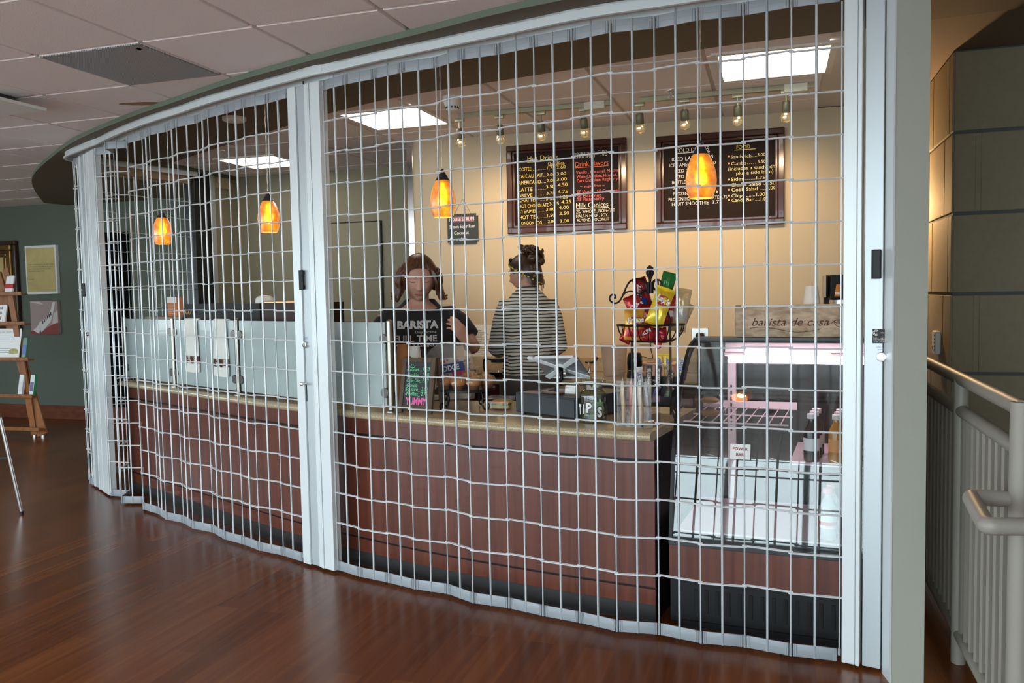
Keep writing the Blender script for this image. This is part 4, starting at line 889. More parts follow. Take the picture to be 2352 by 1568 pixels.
# tall black coffee brewer on the back counter
pb = onw(1897, 632, -.22); sb = st(pb)[0]; zt_ = pb.z
t = thing('coffee_brewer', 'tall black coffee brewer with steel funnel at the right end of the back counter', 'coffee machine', W(sb + .1, -.3, .86))
g = G(); wbox(g, sb - .012, sb + .18, -.42, -.20, .862, .90, bev=.004); wbox(g, sb - .012, sb + .18, -.26, -.16, .90, zt_, bev=.003); wbox(g, sb + .012, sb + .18, -.46, -.2, zt_ - .155, zt_, bev=.008); obj('body', g, M_BLACK, t)
g = G(); wbox(g, sb - .020, sb - .011, -.44, -.16, zt_ - .14, zt_ - .003); obj('side_panel', g, mat('warm_steel_panel', (.55, .45, .34), .35, .8), t)
g = G(); c = W(sb + .098, -.36, 0); g.lathe([(.085, zt_ - .158), (.085, zt_ - .20), (.075, zt_ - .21), (.060, zt_ - .27), (.02, zt_ - .275)], (c.x, c.y, 0), 24); f_ = obj('brew_funnel', g, M_STEEL, t)
g = G(); M = WALLM(sb + .098, -.447, zt_ - .245); g.box((0, 0, 0), (.09, .022, .002), M); g.box((-.03, -.018, 0), (.03, .02, .002), M); lb = obj('hot_label', g, mat('orange_label', (.65, .22, .03), .5), f_)
g = G(); g.text('HOT', M @ Matrix.Translation((.012, -.030, .0012)), .022, align='C'); obj('lettering', g, M_PAPER, lb)
g = G(); c = W(sb + .098, -.34, 0); g.lathe([(.075, .902), (.088, .92), (.088, 1.02), (.06, 1.06), (.06, 1.075)], (c.x, c.y, 0), 24); obj('carafe', g, M_CLEAR, t)
g = G(); M = WALLM(sb + .058, -.4605, zt_ - .105); g.prism([(-.022, -.03), (.022, -.03), (.010, .045), (-.010, .045)], -.001, .0012, M); s1 = obj('cone_sticker', g, mat('orange_sticker', (.80, .24, .02), .5), t)
g = G(); M2 = M @ Matrix.Translation((0, 0, .0013)); g.prism([(-.019, -.018), (.019, -.018), (.0165, -.004), (-.0165, -.004)], 0, .0006, M2); obj('white_stripe', g, M_PAPER, s1)
for dz, lit in ((-.072, 0), (-.115, 1)):
    M = WALLM(sb + .125, -.4605, zt_ + dz); g = G(); g.lathe([(.013, -.001), (.013, .008), (.010, .010)], M=M, n=16); kn = obj('switch', g, M_STEEL, t)
    g = G(); g.lathe([(.008, .0101), (.008, .0115)], M=M, n=16); obj('switch_face', g, M_BLACK, kn)
    if lit:
        g = G(); g.ell((.011, .012, .006), .004, 8, 6, M); obj('pilot_lamp', g, mat('lit_pilot', (1, .6, .1), .5, emit=(1, .55, .1), estr=4), t)
# ================================================================== things on the serving counter
CT = .846
def yaw(p, q): d = Vector((q[0] - p[0], q[1] - p[1])); return math.atan2(d.y, d.x)
# stainless cabinet with carton, behind the first glass panel
a0, a1 = Vector(gp_[0]), Vector(gp_[1]); d0 = (a1 - a0).normalized(); n0 = Vector((-d0.y, d0.x))
if n0.dot(a0) < 0: n0 = -n0
M = frame((a0.x, a0.y, 0), (d0.x, d0.y, 0), (n0.x, n0.y, 0), (0, 0, 1))
t = thing('ice_dispenser', 'beige topped countertop dispenser behind the first etched glass panel', 'dispenser', M @ Vector((.45, .2, CT)))
g = G(); g.box((.41, .24, (CT + 1.30) / 2), (.54, .26, 1.30 - CT), M, bev=.012); obj('body', g, M_STEEL, t)
g = G(); g.box((.41, .24, 1.312), (.56, .28, .024), M, bev=.006); obj('lid', g, mat('beige_grey_lid', (.36, .32, .26), .5), t)
q0 = aty(300, 735, 6.12); q1 = aty(341, 735, 5.86)
t = thing('tea_carton', 'orange and white printed carton standing on the beige topped dispenser', 'carton', M @ Vector((.33, .24, 1.324)))
c_ = M.inverted() @ Vector(((q0.x + q1.x) / 2, (q0.y + q1.y) / 2, 0)); wd = .155
g = G(); g.box((.33, .25, 1.324 + .072), (wd, .055, .144), M, bev=.002); cb = obj('box', g, mat('orange_carton', (.62, .22, .08), .6), t)
g = G(); g.box((.33, .2215, 1.324 + .122), (wd, .0016, .044), M); obj('white_top', g, M_PAPER, cb)
g = G()
for k in range(6): g.box((.33, .2213, 1.345 + .0125 * k), (.12, .0014, .004), M)
obj('print', g, mat('pale_orange_print', (.80, .50, .32), .6), cb)
# espresso machine behind the second and third panels
e0 = Vector(gp_[1]); e1 = Vector(gp_[3]); dE = (e1 - e0).normalized(); nE = Vector((-dE.y, dE.x))
if nE.dot(e0) < 0: nE = -nE
ME = frame((e0.x + nE.x * .13, e0.y + nE.y * .13, 0), (dE.x, dE.y, 0), (0, 0, 1), (-nE.x, -nE.y, 0))
se0 = (onpl(416, 735, e0 + nE * .13, nE).to_2d() - e0).dot(dE); se1 = (onpl(596, 700, e0 + nE * .13, nE).to_2d() - e0).dot(dE); ze = onpl(540, 697, e0 + nE * .13, nE).z
t = thing('espresso_machine', 'long black espresso machine with gold script behind the etched glass', 'coffee machine', ME @ Vector(((se0 + se1) / 2, CT, -.2)))
g = G(); g.prism([(se0 + .02, CT + .05), (se1, CT + .05), (se1, ze), (se0 + .085, ze), (se0 + .07, ze - .006), (se0, ze - .135)], -.40, 0, ME); g.prism([(se0 + .05, CT), (se1 - .03, CT), (se1 - .03, CT + .05), (se0 + .05, CT + .05)], -.36, -.04, ME); obj('body', g, mat('dark_bronze_enamel', (.012, .009, .008), .5, spec=.25), t)
g = G(); g.prism([(se1, CT + .05), (se1 + .36, CT + .05), (se1 + .36, ze), (se1 + .03, ze)], -.38, -.012, ME); h_ = obj('end_section', g, mat('brown_reflection_enamel', (.030, .014, .009), .45, spec=.25), t)  # brown reflection on this section is set as its body colour
g = G(); g.box((se1 + .2, ze + .006, -.02), (.33, .012, .016), ME, bev=.003); obj('cup_rail', g, mat('orange_lit_rail', (.75, .38, .16), .25, 1), h_)  # orange light along the rim is put into the rail colour
g = G(); g.tube([ME @ Vector((se0 + .07 + .012 * k + .006 * math.cos(k * 1.9), ze - .062 + .011 * math.sin(k * 2.1), .002)) for k in [i / 6 for i in range(43)]], .0028, 5); obj('gold_script', g, mat('gold_paint', (.65, .45, .12), .4, .5), t)
p = ME @ Vector((se1 - .10, ze, -.10)); g = G(); g.lathe([(.062, 0), (.060, .012), (.055, .032), (.040, .046), (.020, .050), (.018, .044)], p, 24)
obj('white_bowl', g, mat('white_china', (.80, .78, .72), .25), None, 'upturned white china bowl on top of the black espresso machine', 'bowl')
# dark grey drip tray at the foot of the glass
# chalk A-board
pl, pr = onz(915, 947, CT), onz(992, 951, CT); dA = (pr - pl).normalized(); nA = Vector((-dA.y, dA.x, 0)); wA = (pr - pl).length; zA = aty(955, 820, pl.y + .06).z - CT
up = (Vector((0, 0, 1)) * .975 + nA * .22).normalized()
MA_ = frame((pl.x + pr.x) / 2 * Vector((1, 0, 0)) + Vector((0, (pl.y + pr.y) / 2, CT)), dA, up, dA.cross(up)); L_ = zA / up.z
M_BARN = wood('dark_barn_wood', (.035, .022, .014), (.13, .085, .055), .8, along='Z')
t = thing('chalk_aboard', 'small dark wood A-frame chalkboard listing scones and muffins on the counter', 'chalkboard', (pl + pr) / 2)
g = G(); fw = .025
for x in (-1, 1): g.box((x * (wA / 2 - fw / 2), L_ / 2, 0), (fw, L_, .018), MA_, bev=.002)
g.box((0, L_ - fw / 2, 0), (wA - 2 * fw, fw, .018), MA_, bev=.002); g.box((0, fw * 1.2, 0), (wA - 2 * fw, fw, .018), MA_, bev=.002); fr_ = obj('front_frame', g, M_BARN, t)
g = G(); g.box((0, (L_ + fw * .7) / 2, .0), (wA - 2 * fw + .004, L_ - fw * 2.6, .008), MA_); bd = obj('slate', g, mat('chalk_slate', (.018, .022, .024), .6), t)
up2 = (Vector((0, 0, 1)) * .975 - nA * .22 * .4).normalized(); ofs = nA * .12
Mb = frame(MA_.translation + nA * .135, dA, (Vector((0, 0, 1)) * .985 - nA * .17).normalized(), dA.cross((Vector((0, 0, 1)) * .985 - nA * .17).normalized()))
g = G()
for x in (-1, 1): g.box((x * (wA / 2 - fw / 2), L_ / 2, 0), (fw, L_, .016), Mb, bev=.002)
g.box((0, L_ * .35, 0), (wA - 2 * fw, fw, .014), Mb); obj('rear_frame', g, M_BARN, t)
wi = wA - 2 * fw - .014; xl = -wi / 2; TT = lambda x, f: MA_ @ Matrix.Translation((x, fw * 1.9 + (L_ - fw * 3) * f, .0048))
g = G(); g.tube([TT(xl + .03, .93) @ Vector((.016 * math.cos(a), .012 * math.sin(a), 0)) for a in [PI + PI * i / 10 for i in range(11)]], .0016, 5)
for x in (-.005, .005): g.box((x, .004, 0), (.0025, .007, .0008), TT(xl + .03, .93))
for f, tx, pr_ in ((.80, '-Scones....', '1.50'), (.665, '-Cookies_.', '1.50'), (.53, '-Coffee Cake_', '2.00'), (.41, '-Granola', None), (.315, '   Square_', '2.00'), (.20, '-Muffins_', '2.75')):
    g.text(tx, TT(xl, f), .026, width=wi * (.66 if pr_ else .52), depth=.0006, shear=.15)
    if pr_: g.text(pr_, TT(xl + wi * .70, f), .030, width=wi * .29, depth=.0006, shear=.2)
obj('green_lettering', g, mat('green_chalk_ink', (.18, .80, .38), .7), bd)
g = G(); g.text('YUMMY', TT(xl + .008, -.02), .052, width=wi - .012, depth=.0006, bold=.03); obj('pink_lettering', g, mat('hot_pink_chalk', (.90, .16, .42), .7), bd)
# paper cup stacks behind the A-board
def cupstack(u, zt_, y, col, r, label, nm):
    p = aty(u, 800, y); t = thing('paper_cup_stack', label, 'paper cups', (p.x, p.y, CT)); g = G(); z = CT; n = int((zt_ - CT - .09) / .0115)
    for k in range(n): g.lathe([(r, z + k * .0115), (r, z + k * .0115 + .005), (r * .955, z + .0115 * (k + 1))], (p.x, p.y, 0), 20)
    z += n * .0115; g.lathe([(r, z), (r, z + .004), (r * .95, z + .006), (r * .70, zt_), (r * .68, zt_), (r * .66, zt_ - .006)], (p.x, p.y, 0), 20); obj('cups', g, mat(nm, col, .7), t)
cupstack(952, 1.172, 4.50, (.78, .74, .66), .041, 'stack of upturned white paper cups rising behind the chalk A-board', 'white_paper_cup')
cupstack(925, 1.178, 4.60, (.48, .20, .06), .040, 'stack of upturned brown paper cups behind the left corner of the chalk A-board', 'brown_paper_cup')
# bag of printed cups
pc = onz(1028, 922, CT); t = thing('bag_of_cups', 'clear plastic bag of dotted paper cups standing behind the muffin stand', 'bag', (pc.x, pc.y + .10, CT)); pc = Vector((pc.x, pc.y + .10, 0))
ang0 = -.45
for k, (dx, dy, h_) in enumerate(((-.075, -.02, .245), (.012, .0, .262), (.085, .03, .235))):
    g = G(); q = pc + Vector((dx, dy, 0)); r = .042
    for j in range(9): g.lathe([(r * .93, CT + .004 + j * .026), (r, CT + .024 + j * .026), (r * 1.03, CT + .027 + j * .026), (r * .93, CT + .030 + j * .026)], q, 20)
    s_ = obj('cup_sleeve', g, mat('white_dotted_cup', (.74, .70, .62), .7), t)
    random.seed(20 + k); g = G()
    for j in range(26):
        a = -PI / 2 + random.uniform(-1.3, 1.3); z_ = CT + .10 + random.random() * .13; rr = .004 + .005 * random.random()
        M = frame((q.x + r * 1.035 * math.cos(a), q.y + r * 1.035 * math.sin(a), z_), (-math.sin(a), math.cos(a), 0), (0, 0, 1), (math.cos(a), math.sin(a), 0)); g.lathe([(rr, 0), (rr, .0008)], M=M, n=12)
    obj('printed_dots', g, mat('red_dot_ink', (.62, .10, .05), .6), s_)
g = G(); random.seed(5); rings = []
for j in range(15):
    f = j / 14; z_ = CT + .002 + f * .315; k_ = 1 if f < .8 else 1 - (f - .8) * 3.2
    rings.append([(pc.x + (.135 * k_ + .008 * math.sin(5 * a + j)) * math.cos(a) * 1.0 + .01, pc.y + (.068 * k_ + .006 * math.sin(4 * a + j * 1.3)) * math.sin(a), z_ + (.02 * math.sin(3 * a) if f > .85 else 0)) for a in [2 * PI * i / 40 for i in range(40)]])
g.loft(rings, True, True); obj('plastic_bag', g, mat('crinkled_clear_film', (.85, .82, .78), .08, alpha=.20, bump=1.0, bscale=45), t)
Ml = frame((pc.x + .03, pc.y - .079, CT + .190), (.985, -.05, .17), (-.17, 0, .985), (0, -1, 0)); g = G(); g.box((0, 0, 0), (.135, .052, .0012), Ml); g.box((.03, -.038, 0), (.075, .024, .0012), Ml, 1); lb = obj('brand_label', g, [mat('dixie_blue', (.02, .05, .22), .5), mat('dixie_red', (.55, .05, .09), .5)], t)
g = G(); g.text('DIXIE', Ml @ Matrix.Translation((-.055, -.014, .001)), .042, width=.095, depth=.0006, bold=.04); obj('lettering', g, M_PAPER, lb)
# wrought iron muffin stand
pm = aty(1070, 897, 4.36); pm.z = 0; zp = .952
t = thing('muffin_stand', 'black wrought iron stand with scrolled feet carrying wrapped muffins', 'stand', (pm.x, pm.y, CT))
g = G(); g.lathe([(.150, zp - .008), (.156, zp - .006), (.156, zp + .006), (.150, zp + .004), (.02, zp)], pm, 36); obj('tray', g, M_IRON, t)
for k, a in enumerate((-2.45, -.72, 1.0, 2.5)):
    c, s_ = math.cos(a), math.sin(a); pts = [(r * c + pm.x, r * s_ + pm.y, z) for r, z in ((.10, zp - .006), (.122, zp - .03), (.118, zp - .062), (.125, CT + .012), (.142, CT + .0045), (.160, CT + .010), (.168, CT + .026), (.160, CT + .040), (.146, CT + .040), (.143, CT + .030))]
    g = G(); g.tube(catmull3(pts, 4), .0042, 6); lg = obj('leg', g, M_IRON, t)
    pts = [(r * c + pm.x, r * s_ + pm.y, z) for r, z in ((.121, zp - .05), (.133, zp - .04), (.140, zp - .028), (.136, zp - .018), (.128, zp - .022))]; g = G(); g.tube(catmull3(pts, 4), .0034, 6); obj('scroll', g, M_IRON, lg)
M_MUF = mat('golden_brown_muffin', (.42, .18, .06), .85, var=.75, vscale=70, bump=1.0, bscale=70); M_WRAP = glassy('cling_film', (.97, .96, .95), 1.75, .08); M_MCUP = mat('dark_muffin_case', (.16, .06, .03), .8, var=.3, vscale=40)
for k, (dx, dy, dz, lab) in enumerate(((-.105, -.055, 0, 'wrapped golden muffin at the left end of the iron stand'), (-.033, -.100, 0, 'wrapped golden muffin second from the left on the iron stand'), (.045, -.098, 0, 'wrapped golden muffin third from the left on the iron stand'), (.115, -.035, 0, 'wrapped golden muffin at the right end of the iron stand'), (.02, .02, .0, 'wrapped golden muffin at the centre of the iron stand, behind the front ones'))):
    q = Vector((pm.x + dx, pm.y + dy, zp + .004 + dz)); t = thing('muffin', lab, 'muffin', q, 'wrapped muffins on the iron stand')
    h_ = .03 if k != 4 else .045
    g = G(); g.lathe([(.026, 0), (.028, .002), (.034, h_)], q, 20); obj('paper_case', g, M_MCUP, t)
    g = G(); g.ell(q + Vector((0, 0, h_ + .010)), (.042, .042, .027), 18, 10); obj('crown', g, M_MUF, t)
    g = G(); random.seed(k); rings = [[(q.x + (r + .003 * math.sin(9 * a + k + j)) * math.cos(a), q.y + (r + .003 * math.sin(8 * a + j)) * math.sin(a), q.z + z) for a in [2 * PI * i / 28 for i in range(28)]] for j, (r, z) in enumerate(((.028, .000), (.037, .012), (.0455, h_ + .002), (.0455, h_ + .016), (.034, h_ + .036), (.012, h_ + .0415)))]
    g.loft(rings, True, True); obj('film_wrap', g, M_WRAP, t)
# boxed sandwich
p = onz(1150, 943, CT); a_ = -.25; M = rotz(a_, (p.x, p.y + .05, CT))
t = thing('boxed_sandwich', 'bread roll sandwich in a clear plastic box left of the cash drawer', 'sandwich', (p.x, p.y + .05, CT))
g = G(); g.box((0, 0, .030), (.135, .115, .058), M, bev=.012); obj('clear_box', g, M_CLEAR, t)
g = G(); g.box((0, 0, .0625), (.150, .13, .003), M, bev=.001); obj('clear_lid', g, M_FILM, t)
M_BUN = mat('toasted_bun', (.50, .24, .08), .75, var=.25, vscale=30)
g = G(); g.ell((.008, 0, .016), (.055, .046, .014), 20, 8, M); g.ell((.008, 0, .040), (.056, .047, .016), 20, 10, M); sw = obj('bun', g, M_BUN, t)
g = G(); g.lathe([(.052 + 0 * r, z) for r, z in ((0, .024), (0, .028))], M=M @ Matrix.Translation((.008, 0, 0)), n=20); g.grid(lambda u, v: M @ Vector((.008 + (.050 + .010 * v + .003 * math.sin(u * 40)) * math.cos(2 * PI * u), (.040 + .010 * v) * math.sin(2 * PI * u), .0265 + .004 * math.sin(u * 31) * v)), 40, 2); obj('lettuce', g, mat('lettuce_green', (.16, .32, .05), .6), sw)
# cash drawer, tablet stand
fl, fr2 = onz(1185, 950, CT), onz(1323, 968, CT); dC = (fr2 - fl).normalized(); nC = Vector((-dC.y, dC.x, 0)); wC = .40
M = frame((fl.x, fl.y, CT), dC, nC, (0, 0, 1)); M_DRW = mat('blue_black_enamel', (.022, .026, .032), .42)
t = thing('cash_drawer', 'wide blue-black cash drawer on the counter under the tablet stand', 'cash drawer', M @ Vector((.2, .2, 0)))
g = G(); g.box((wC / 2, .205, .060), (wC, .41, .098), M, bev=.004); bdy = obj('body', g, M_DRW, t)
g = G(); g.box((wC / 2, -.002, .058), (wC - .012, .006, .086), M, bev=.002); obj('drawer_front', g, M_DRW, t)
for x, y in ((.03, .03), (wC - .03, .03), (.03, .38), (wC - .03, .38)): g = G(); g.cyl(M @ Vector((x, y, 0)), M @ Vector((x, y, .012)), .012, n=12); obj('foot', g, M_BLACK, t)
g = G(); g.box((.075, .05, .1096), (.12, .055, .0008), M); obj('receipt_note', g, mat('beige_note', (.55, .42, .33), .7), None, 'flat beige paper slip lying on the left of the cash drawer', 'note')
tb = aty(1277, 900, fl.y); zd = CT + .1092
q = onz(1278, 901, zd); t = thing('tablet_stand', 'white backed tablet on a ringed steel swivel stand on the cash drawer', 'tablet', q); M_TABW = mat('white_tablet_frame', (.78, .79, .80), .3)
g = G(); g.lathe([(.075, zd), (.078, zd + .004), (.074, zd + .010), (.052, zd + .011), (.048, zd + .006), (.048, zd)], q * 1 - Vector((0, 0, zd)), 36, cap=False); obj('base_ring', g, M_STEEL, t)
g = G(); g.lathe([(.05, zd), (.05, zd + .004)], q - Vector((0, 0, zd)), 28); obj('base_plate', g, M_BLACK, t)
tc3 = aty(1288, 846, q.y); g = G(); g.tube(catmull3([(q.x, q.y, zd + .004), (q.x + .004, q.y - .002, zd + .045), (tc3.x + .004, tc3.y + .0, zd + .07), (tc3.x, tc3.y + .01, tc3.z - .012)], 5), .0095, 10); obj('stem', g, M_BLACK, t)
for x in (-.016, .016):
    g = G(); c = Vector((tc3.x + x, tc3.y - .012, tc3.z - .022)); M2 = frame(c, (0, 1, 0), (0, 0, 1), (1, 0, 0)); g.lathe([(.011, -.005), (.021, -.005), (.021, .005), (.011, .005), (.011, -.005)], M=M2, n=24, cap=False); obj('hinge_washer', g, M_STEEL, t)
# back of the tablet tilted towards us: its corners are set from the photo outline, on a tilted plane
exT = Vector((.84, -.54, .035)).normalized(); ezT = Vector((-.313, -.538, -.778)).normalized(); ezT = (ezT - exT * ezT.dot(exT)).normalized(); eyT = ezT.cross(exT).normalized()
MT = frame(aty(1291, 843, q.y) + Vector((0, .03, 0)), exT, eyT, ezT); tw, th = .252, .178
g = G(); g.box((0, 0, 0), (tw, th, .010), MT, bev=.004); obj('tablet_back', g, mat('silver_grey_tablet', (.34, .34, .35), .35, .6), t)
g = G(); g.box((0, 0, -.0055), (tw - .02, th - .02, .001), MT); obj('screen', g, M_BLACK, t)
g = G()
for sx_, sy_ in ((1, 1), (1, -1), (-1, 1), (-1, -1)):
    a = Vector((sx_ * .020, sy_ * .014, .008)); b = Vector((sx_ * (tw / 2 - .006), sy_ * (th / 2 - .004), .007)); dd = (b - a).normalized(); nn_ = Vector((-dd.y, dd.x, 0)) * .014
    vs = [MT @ (a + nn_ * .8), MT @ (a - nn_ * .8), MT @ (b - nn_), MT @ (b + nn_)]; vs2 = [v + ezT * .006 for v in vs]
    g.add(vs + vs2, [(0, 1, 2, 3)[::-1], (4, 5, 6, 7), (0, 1, 5, 4), (1, 2, 6, 5), (2, 3, 7, 6), (3, 0, 4, 7)])
for y in (1, -1): g.box((0, y * (th / 2 + .001), .003), (tw * .86, .010, .014), MT, bev=.003)
g.lathe([(.034, .006), (.034, .016), (.026, .018)], M=MT, n=24); g.box((-tw / 2 - .014, th / 2 - .016, .002), (.034, .030, .014), MT, bev=.003)
obj('bracket', g, M_TABW, t)
g = G(); g.lathe([(.025, .016), (.025, .020), (.015, .022)], M=MT, n=20); obj('swivel_hub', g, M_BLACK, t)
p = onz(1310, 908, zd); M = rotz(-.5, (p.x, p.y, zd)); t = thing('card_holder', 'small clear acrylic holder of business cards on the right of the cash drawer', 'card holder', p)
Mk = M @ Matrix.Rotation(-.25, 4, 'X'); g = G(); g.box((0, .006, .022), (.062, .004, .046), Mk); g.box((0, -.014, .010), (.062, .003, .018), Mk); g.box((0, -.004, .0015), (.062, .022, .003), M); obj('holder', g, M_CLEAR, t)
g = G(); g.box((0, -.003, .028), (.054, .008, .040), Mk); cd = obj('cards', g, M_PAPER, t)
g = G(); g.text('Barista de Casa', Mk @ Matrix.Translation((-.022, -.0076, .034)) @ Matrix.Rotation(PI / 2, 4, 'X'), .0075, width=.044, depth=.0004); obj('print', g, M_INK, cd)
# tip jar
p = onz(1366, 974, CT); q = Vector((p.x + .0, p.y + .064, 0)); t = thing('tip_jar', 'greenish glass tip jar holding banknotes, lettered TIPS, at the counter front', 'jar', (q.x, q.y, CT))
pr = [(.052, 0), (.062, .004), (.065, .014), (.066, .12), (.065, .135), (.056, .150), (.047, .156), (.047, .178), (.060, .184), (.062, .194), (.060, .200), (.054, .202), (.054, .196), (.043, .180), (.043, .156), (.052, .149), (.061, .134), (.062, .120), (.061, .016), (.056, .009), (.002, .008)]
g = G(); g.lathe([(r, CT + z) for r, z in pr], q, 36, cap=False); obj('glass', g, M_JARG, t)
g = G()
for z_ in (.138, .004): g.tube([(q.x + .0655 * math.cos(a), q.y + .0655 * math.sin(a), CT + z_) for a in [2 * PI * i / 36 for i in range(36)]], .0026, 6, closed=True)
obj('glass_rib', g, M_JARG, t)
g = G(); Mt = lambda a, z: frame((q.x + .0672 * math.cos(a), q.y + .0672 * math.sin(a), CT + z), (-math.sin(a), math.cos(a), 0), (0, 0, 1), (math.cos(a), math.sin(a), 0))
for ch, a, z_ in (('T', -2.75, .045), ('i', -2.35, .05), ('P', -1.95, .055), ('S', -1.22, .035)): g.text(ch, Mt(a, z_), .060, width=.024 if ch != 'i' else .007, depth=.0006, align='C', bold=.05)
ow = obj('lettering', g, M_WHT, t, label='white letters outlined in black')
g = G()
for ch, a, z_ in (('T', -2.75, .0435), ('i', -2.35, .0485), ('P', -1.95, .0535), ('S', -1.22, .0335)): g.text(ch, Mt(a, z_), .064, width=.028 if ch != 'i' else .010, depth=.0, align='C', bold=.09)
obj('letter_outline', g, M_INK, ow)
M_BILL = mat('green_banknote', (.33, .42, .30), .7, var=.35, vscale=60)
for k, (ang, x, z_, lab) in enumerate(((.3, .014, .050, 'crumpled green banknote standing upright inside the tip jar'), (-.5, -.018, .030, 'folded green banknote lying low on the left inside the tip jar'), (1.3, .0, .022, 'crumpled green banknote at the bottom of the tip jar'))):
    Mb2 = rotz(ang, (q.x, q.y, CT + .012 + z_)); g = G(); g.grid(lambda u, v: Mb2 @ Vector((x + (u - .5) * .068, .012 * math.sin(u * 5 + k) + .004 * math.sin(v * 9), (v - .5) * .062 * (1 if k == 0 else .55))), 12, 8)
    o_ = obj('banknote', g, M_BILL, None, lab, 'banknote', 'banknotes in the tip jar')
    so = o_.modifiers.new('thick', 'SOLIDIFY'); so.thickness = .0006
# clear acrylic box of wrapped cookie sticks
p0_, p1_ = onz(1418, 978, CT), onz(1496, 984, CT); dB = (p1_ - p0_).normalized(); nB = Vector((-dB.y, dB.x, 0)); M = frame(p0_, dB, nB, (0, 0, 1)); wB = (p1_ - p0_).length; M.translation.z = CT
t = thing('acrylic_bin', 'clear acrylic bin of wrapped cookie sticks at the right end of the counter', 'container', M @ Vector((wB / 2, .05, 0))); hB = .205
g = G(); g.box((wB / 2, .0, hB / 2), (wB, .003, hB), M); g.box((wB / 2, .10, hB / 2), (wB, .003, hB), M); g.box((0, .05, hB / 2), (.003, .1, hB), M); g.box((wB, .05, hB / 2), (.003, .1, hB), M); g.box((wB / 2, .05, .0015), (wB, .1, .003), M); obj('bin', g, M_CLEAR, t)
random.seed(11)
for k in range(7):
    x = .018 + k * (wB - .04) / 6; tilt = random.uniform(-.12, .12); y_ = .03 + .035 * (k % 2); Ms_ = M @ Matrix.Translation((x, y_, .004)) @ Matrix.Rotation(tilt, 4, 'Y')
    col = ((.55, .36, .18), (.62, .10, .06), (.50, .33, .2), (.055, .03, .022), (.6, .45, .28), (.60, .12, .10), (.06, .035, .03))[k]
    lab_ = 'wrapped %s cookie stick, %s from the left in the acrylic bin' % (('tan', 'red', 'tan', 'dark chocolate', 'cream', 'red', 'dark chocolate')[k], ('first', 'second', 'third', 'fourth', 'fifth', 'sixth', 'seventh')[k])
    tt = thing('cookie_stick', lab_, 'cookie', Ms_.translation, 'wrapped cookie sticks in the acrylic bin')
    g = G(); g.tube([Ms_ @ Vector((.003 * math.sin(z * 30), 0, z)) for z in (.004, .02, .06, .1, .14, .175, .19)], [.006, .010, .011, .011, .011, .010, .005], 10); obj('biscuit', g, mat('stick_%d' % (k % 5 if k != 6 else 3), col, .6, var=.3, vscale=60), tt)
    g = G(); rings = []
    for z, r in ((.0, .003), (.008, .013), (.05, .0145), (.12, .0145), (.185, .013), (.205, .006), (.225, .012), (.242, .016)): rings.append([Ms_ @ Vector((r * (1 + .12 * math.sin(5 * a + z * 90)) * math.cos(a), r * .8 * math.sin(a), z)) for a in [2 * PI * i / 14 for i in range(14)]])
    g.loft(rings, True, True); obj('cellophane', g, M_WRAP, tt)
p = onz(1488, 985, CT); M = rotz(.15, (p.x, p.y + .0, CT)); g = G(); g.box((0, 0, .024), (.042, .002, .040), M @ Matrix.Rotation(.5, 4, 'X')); g.box((0, .02, .002), (.042, .04, .002), M)
obj('price_card', g, mat('shiny_silver_card', (.75, .75, .76), .15, .9), None, 'small shiny silver price card in front of the acrylic bin', 'card')
# ================================================================== snack basket stand and candy rack
bc = aty(1494, 745, 3.96); BX, BY = bc.x, bc.y; zr = bc.z; zb_ = aty(1494, 784, 3.96).z; RB = .158
t = thing('snack_basket_stand', 'black wrought iron stand with half round basket of crisp bags and scrolled top', 'stand', (BX, BY, CT))
zf = aty(1492, 660, 3.96).z; ztop = aty(1492, 616, 3.96).z
dS = Vector((.97, -.24)); nS = Vector((.24, .97))
def BP(s_, d_, z): return Vector((BX + dS.x * s_ + nS.x * d_, BY + dS.y * s_ + nS.y * d_, z))
for s_ in (-.092, .092):
    g = G(); g.tube([BP(s_, .02, CT + .006), BP(s_, .02, zr + .02), BP(s_ * .6, .02, zr + .14), BP(s_ * .12, .02, zf)], .0055, 8); obj('upright', g, M_IRON, t)
g = G()
for s_ in (-.092, .092): g.tube(catmull3([BP(s_, .02, CT + .05), BP(s_ * 1.15, -.06, CT + .03), BP(s_ * 1.3, -.13, CT + .006), BP(s_ * 1.35, -.15, CT + .014)], 4), .005, 6); g.tube(catmull3([BP(s_, .02, CT + .05), BP(s_ * 1.1, .08, CT + .03), BP(s_ * 1.2, .12, CT + .006)], 4), .005, 6)
g.tube([BP(-.092, .02, CT + .05), BP(.092, .02, CT + .05)], .004, 6); obj('feet', g, M_IRON, t)
g = G()
for a, b, r in ((-.16, .16, RB),):
    g.tube([BP(r * math.cos(PI + PI * i / 24), r * .86 * math.sin(PI + PI * i / 24), zr) for i in range(25)], .0055, 6); g.tube([BP(-r, 0, zr), BP(r, 0, zr)], .005, 6)
g.tube([BP(.10 * math.cos(PI + PI * i / 16), .086 * math.sin(PI + PI * i / 16), zb_ + .004) for i in range(17)], .005, 6); g.tube([BP(-.10, 0, zb_ + .004), BP(.10, 0, zb_ + .004)], .005, 6)
bk = obj('basket_rim', g, M_IRON, t)
for i in range(11):
    a = PI + PI * i / 10; g = G(); pts = [BP(RB * math.cos(a), RB * .86 * math.sin(a), zr), BP(RB * .96 * math.cos(a), RB * .83 * math.sin(a), zr - .03), BP(RB * .82 * math.cos(a), RB * .71 * math.sin(a), zb_ + .018), BP(.10 * math.cos(a), .086 * math.sin(a), zb_ + .004)]
    g.tube(catmull3(pts, 4), .0052, 6, flat=.5); obj('basket_strap', g, M_IRON, bk)
g = G(); g.lathe([(.10, zb_), (.10, zb_ + .003)], (BX, BY - .03, 0), 24, sy=.6); obj('basket_floor', g, M_IRON, bk)
g = G()
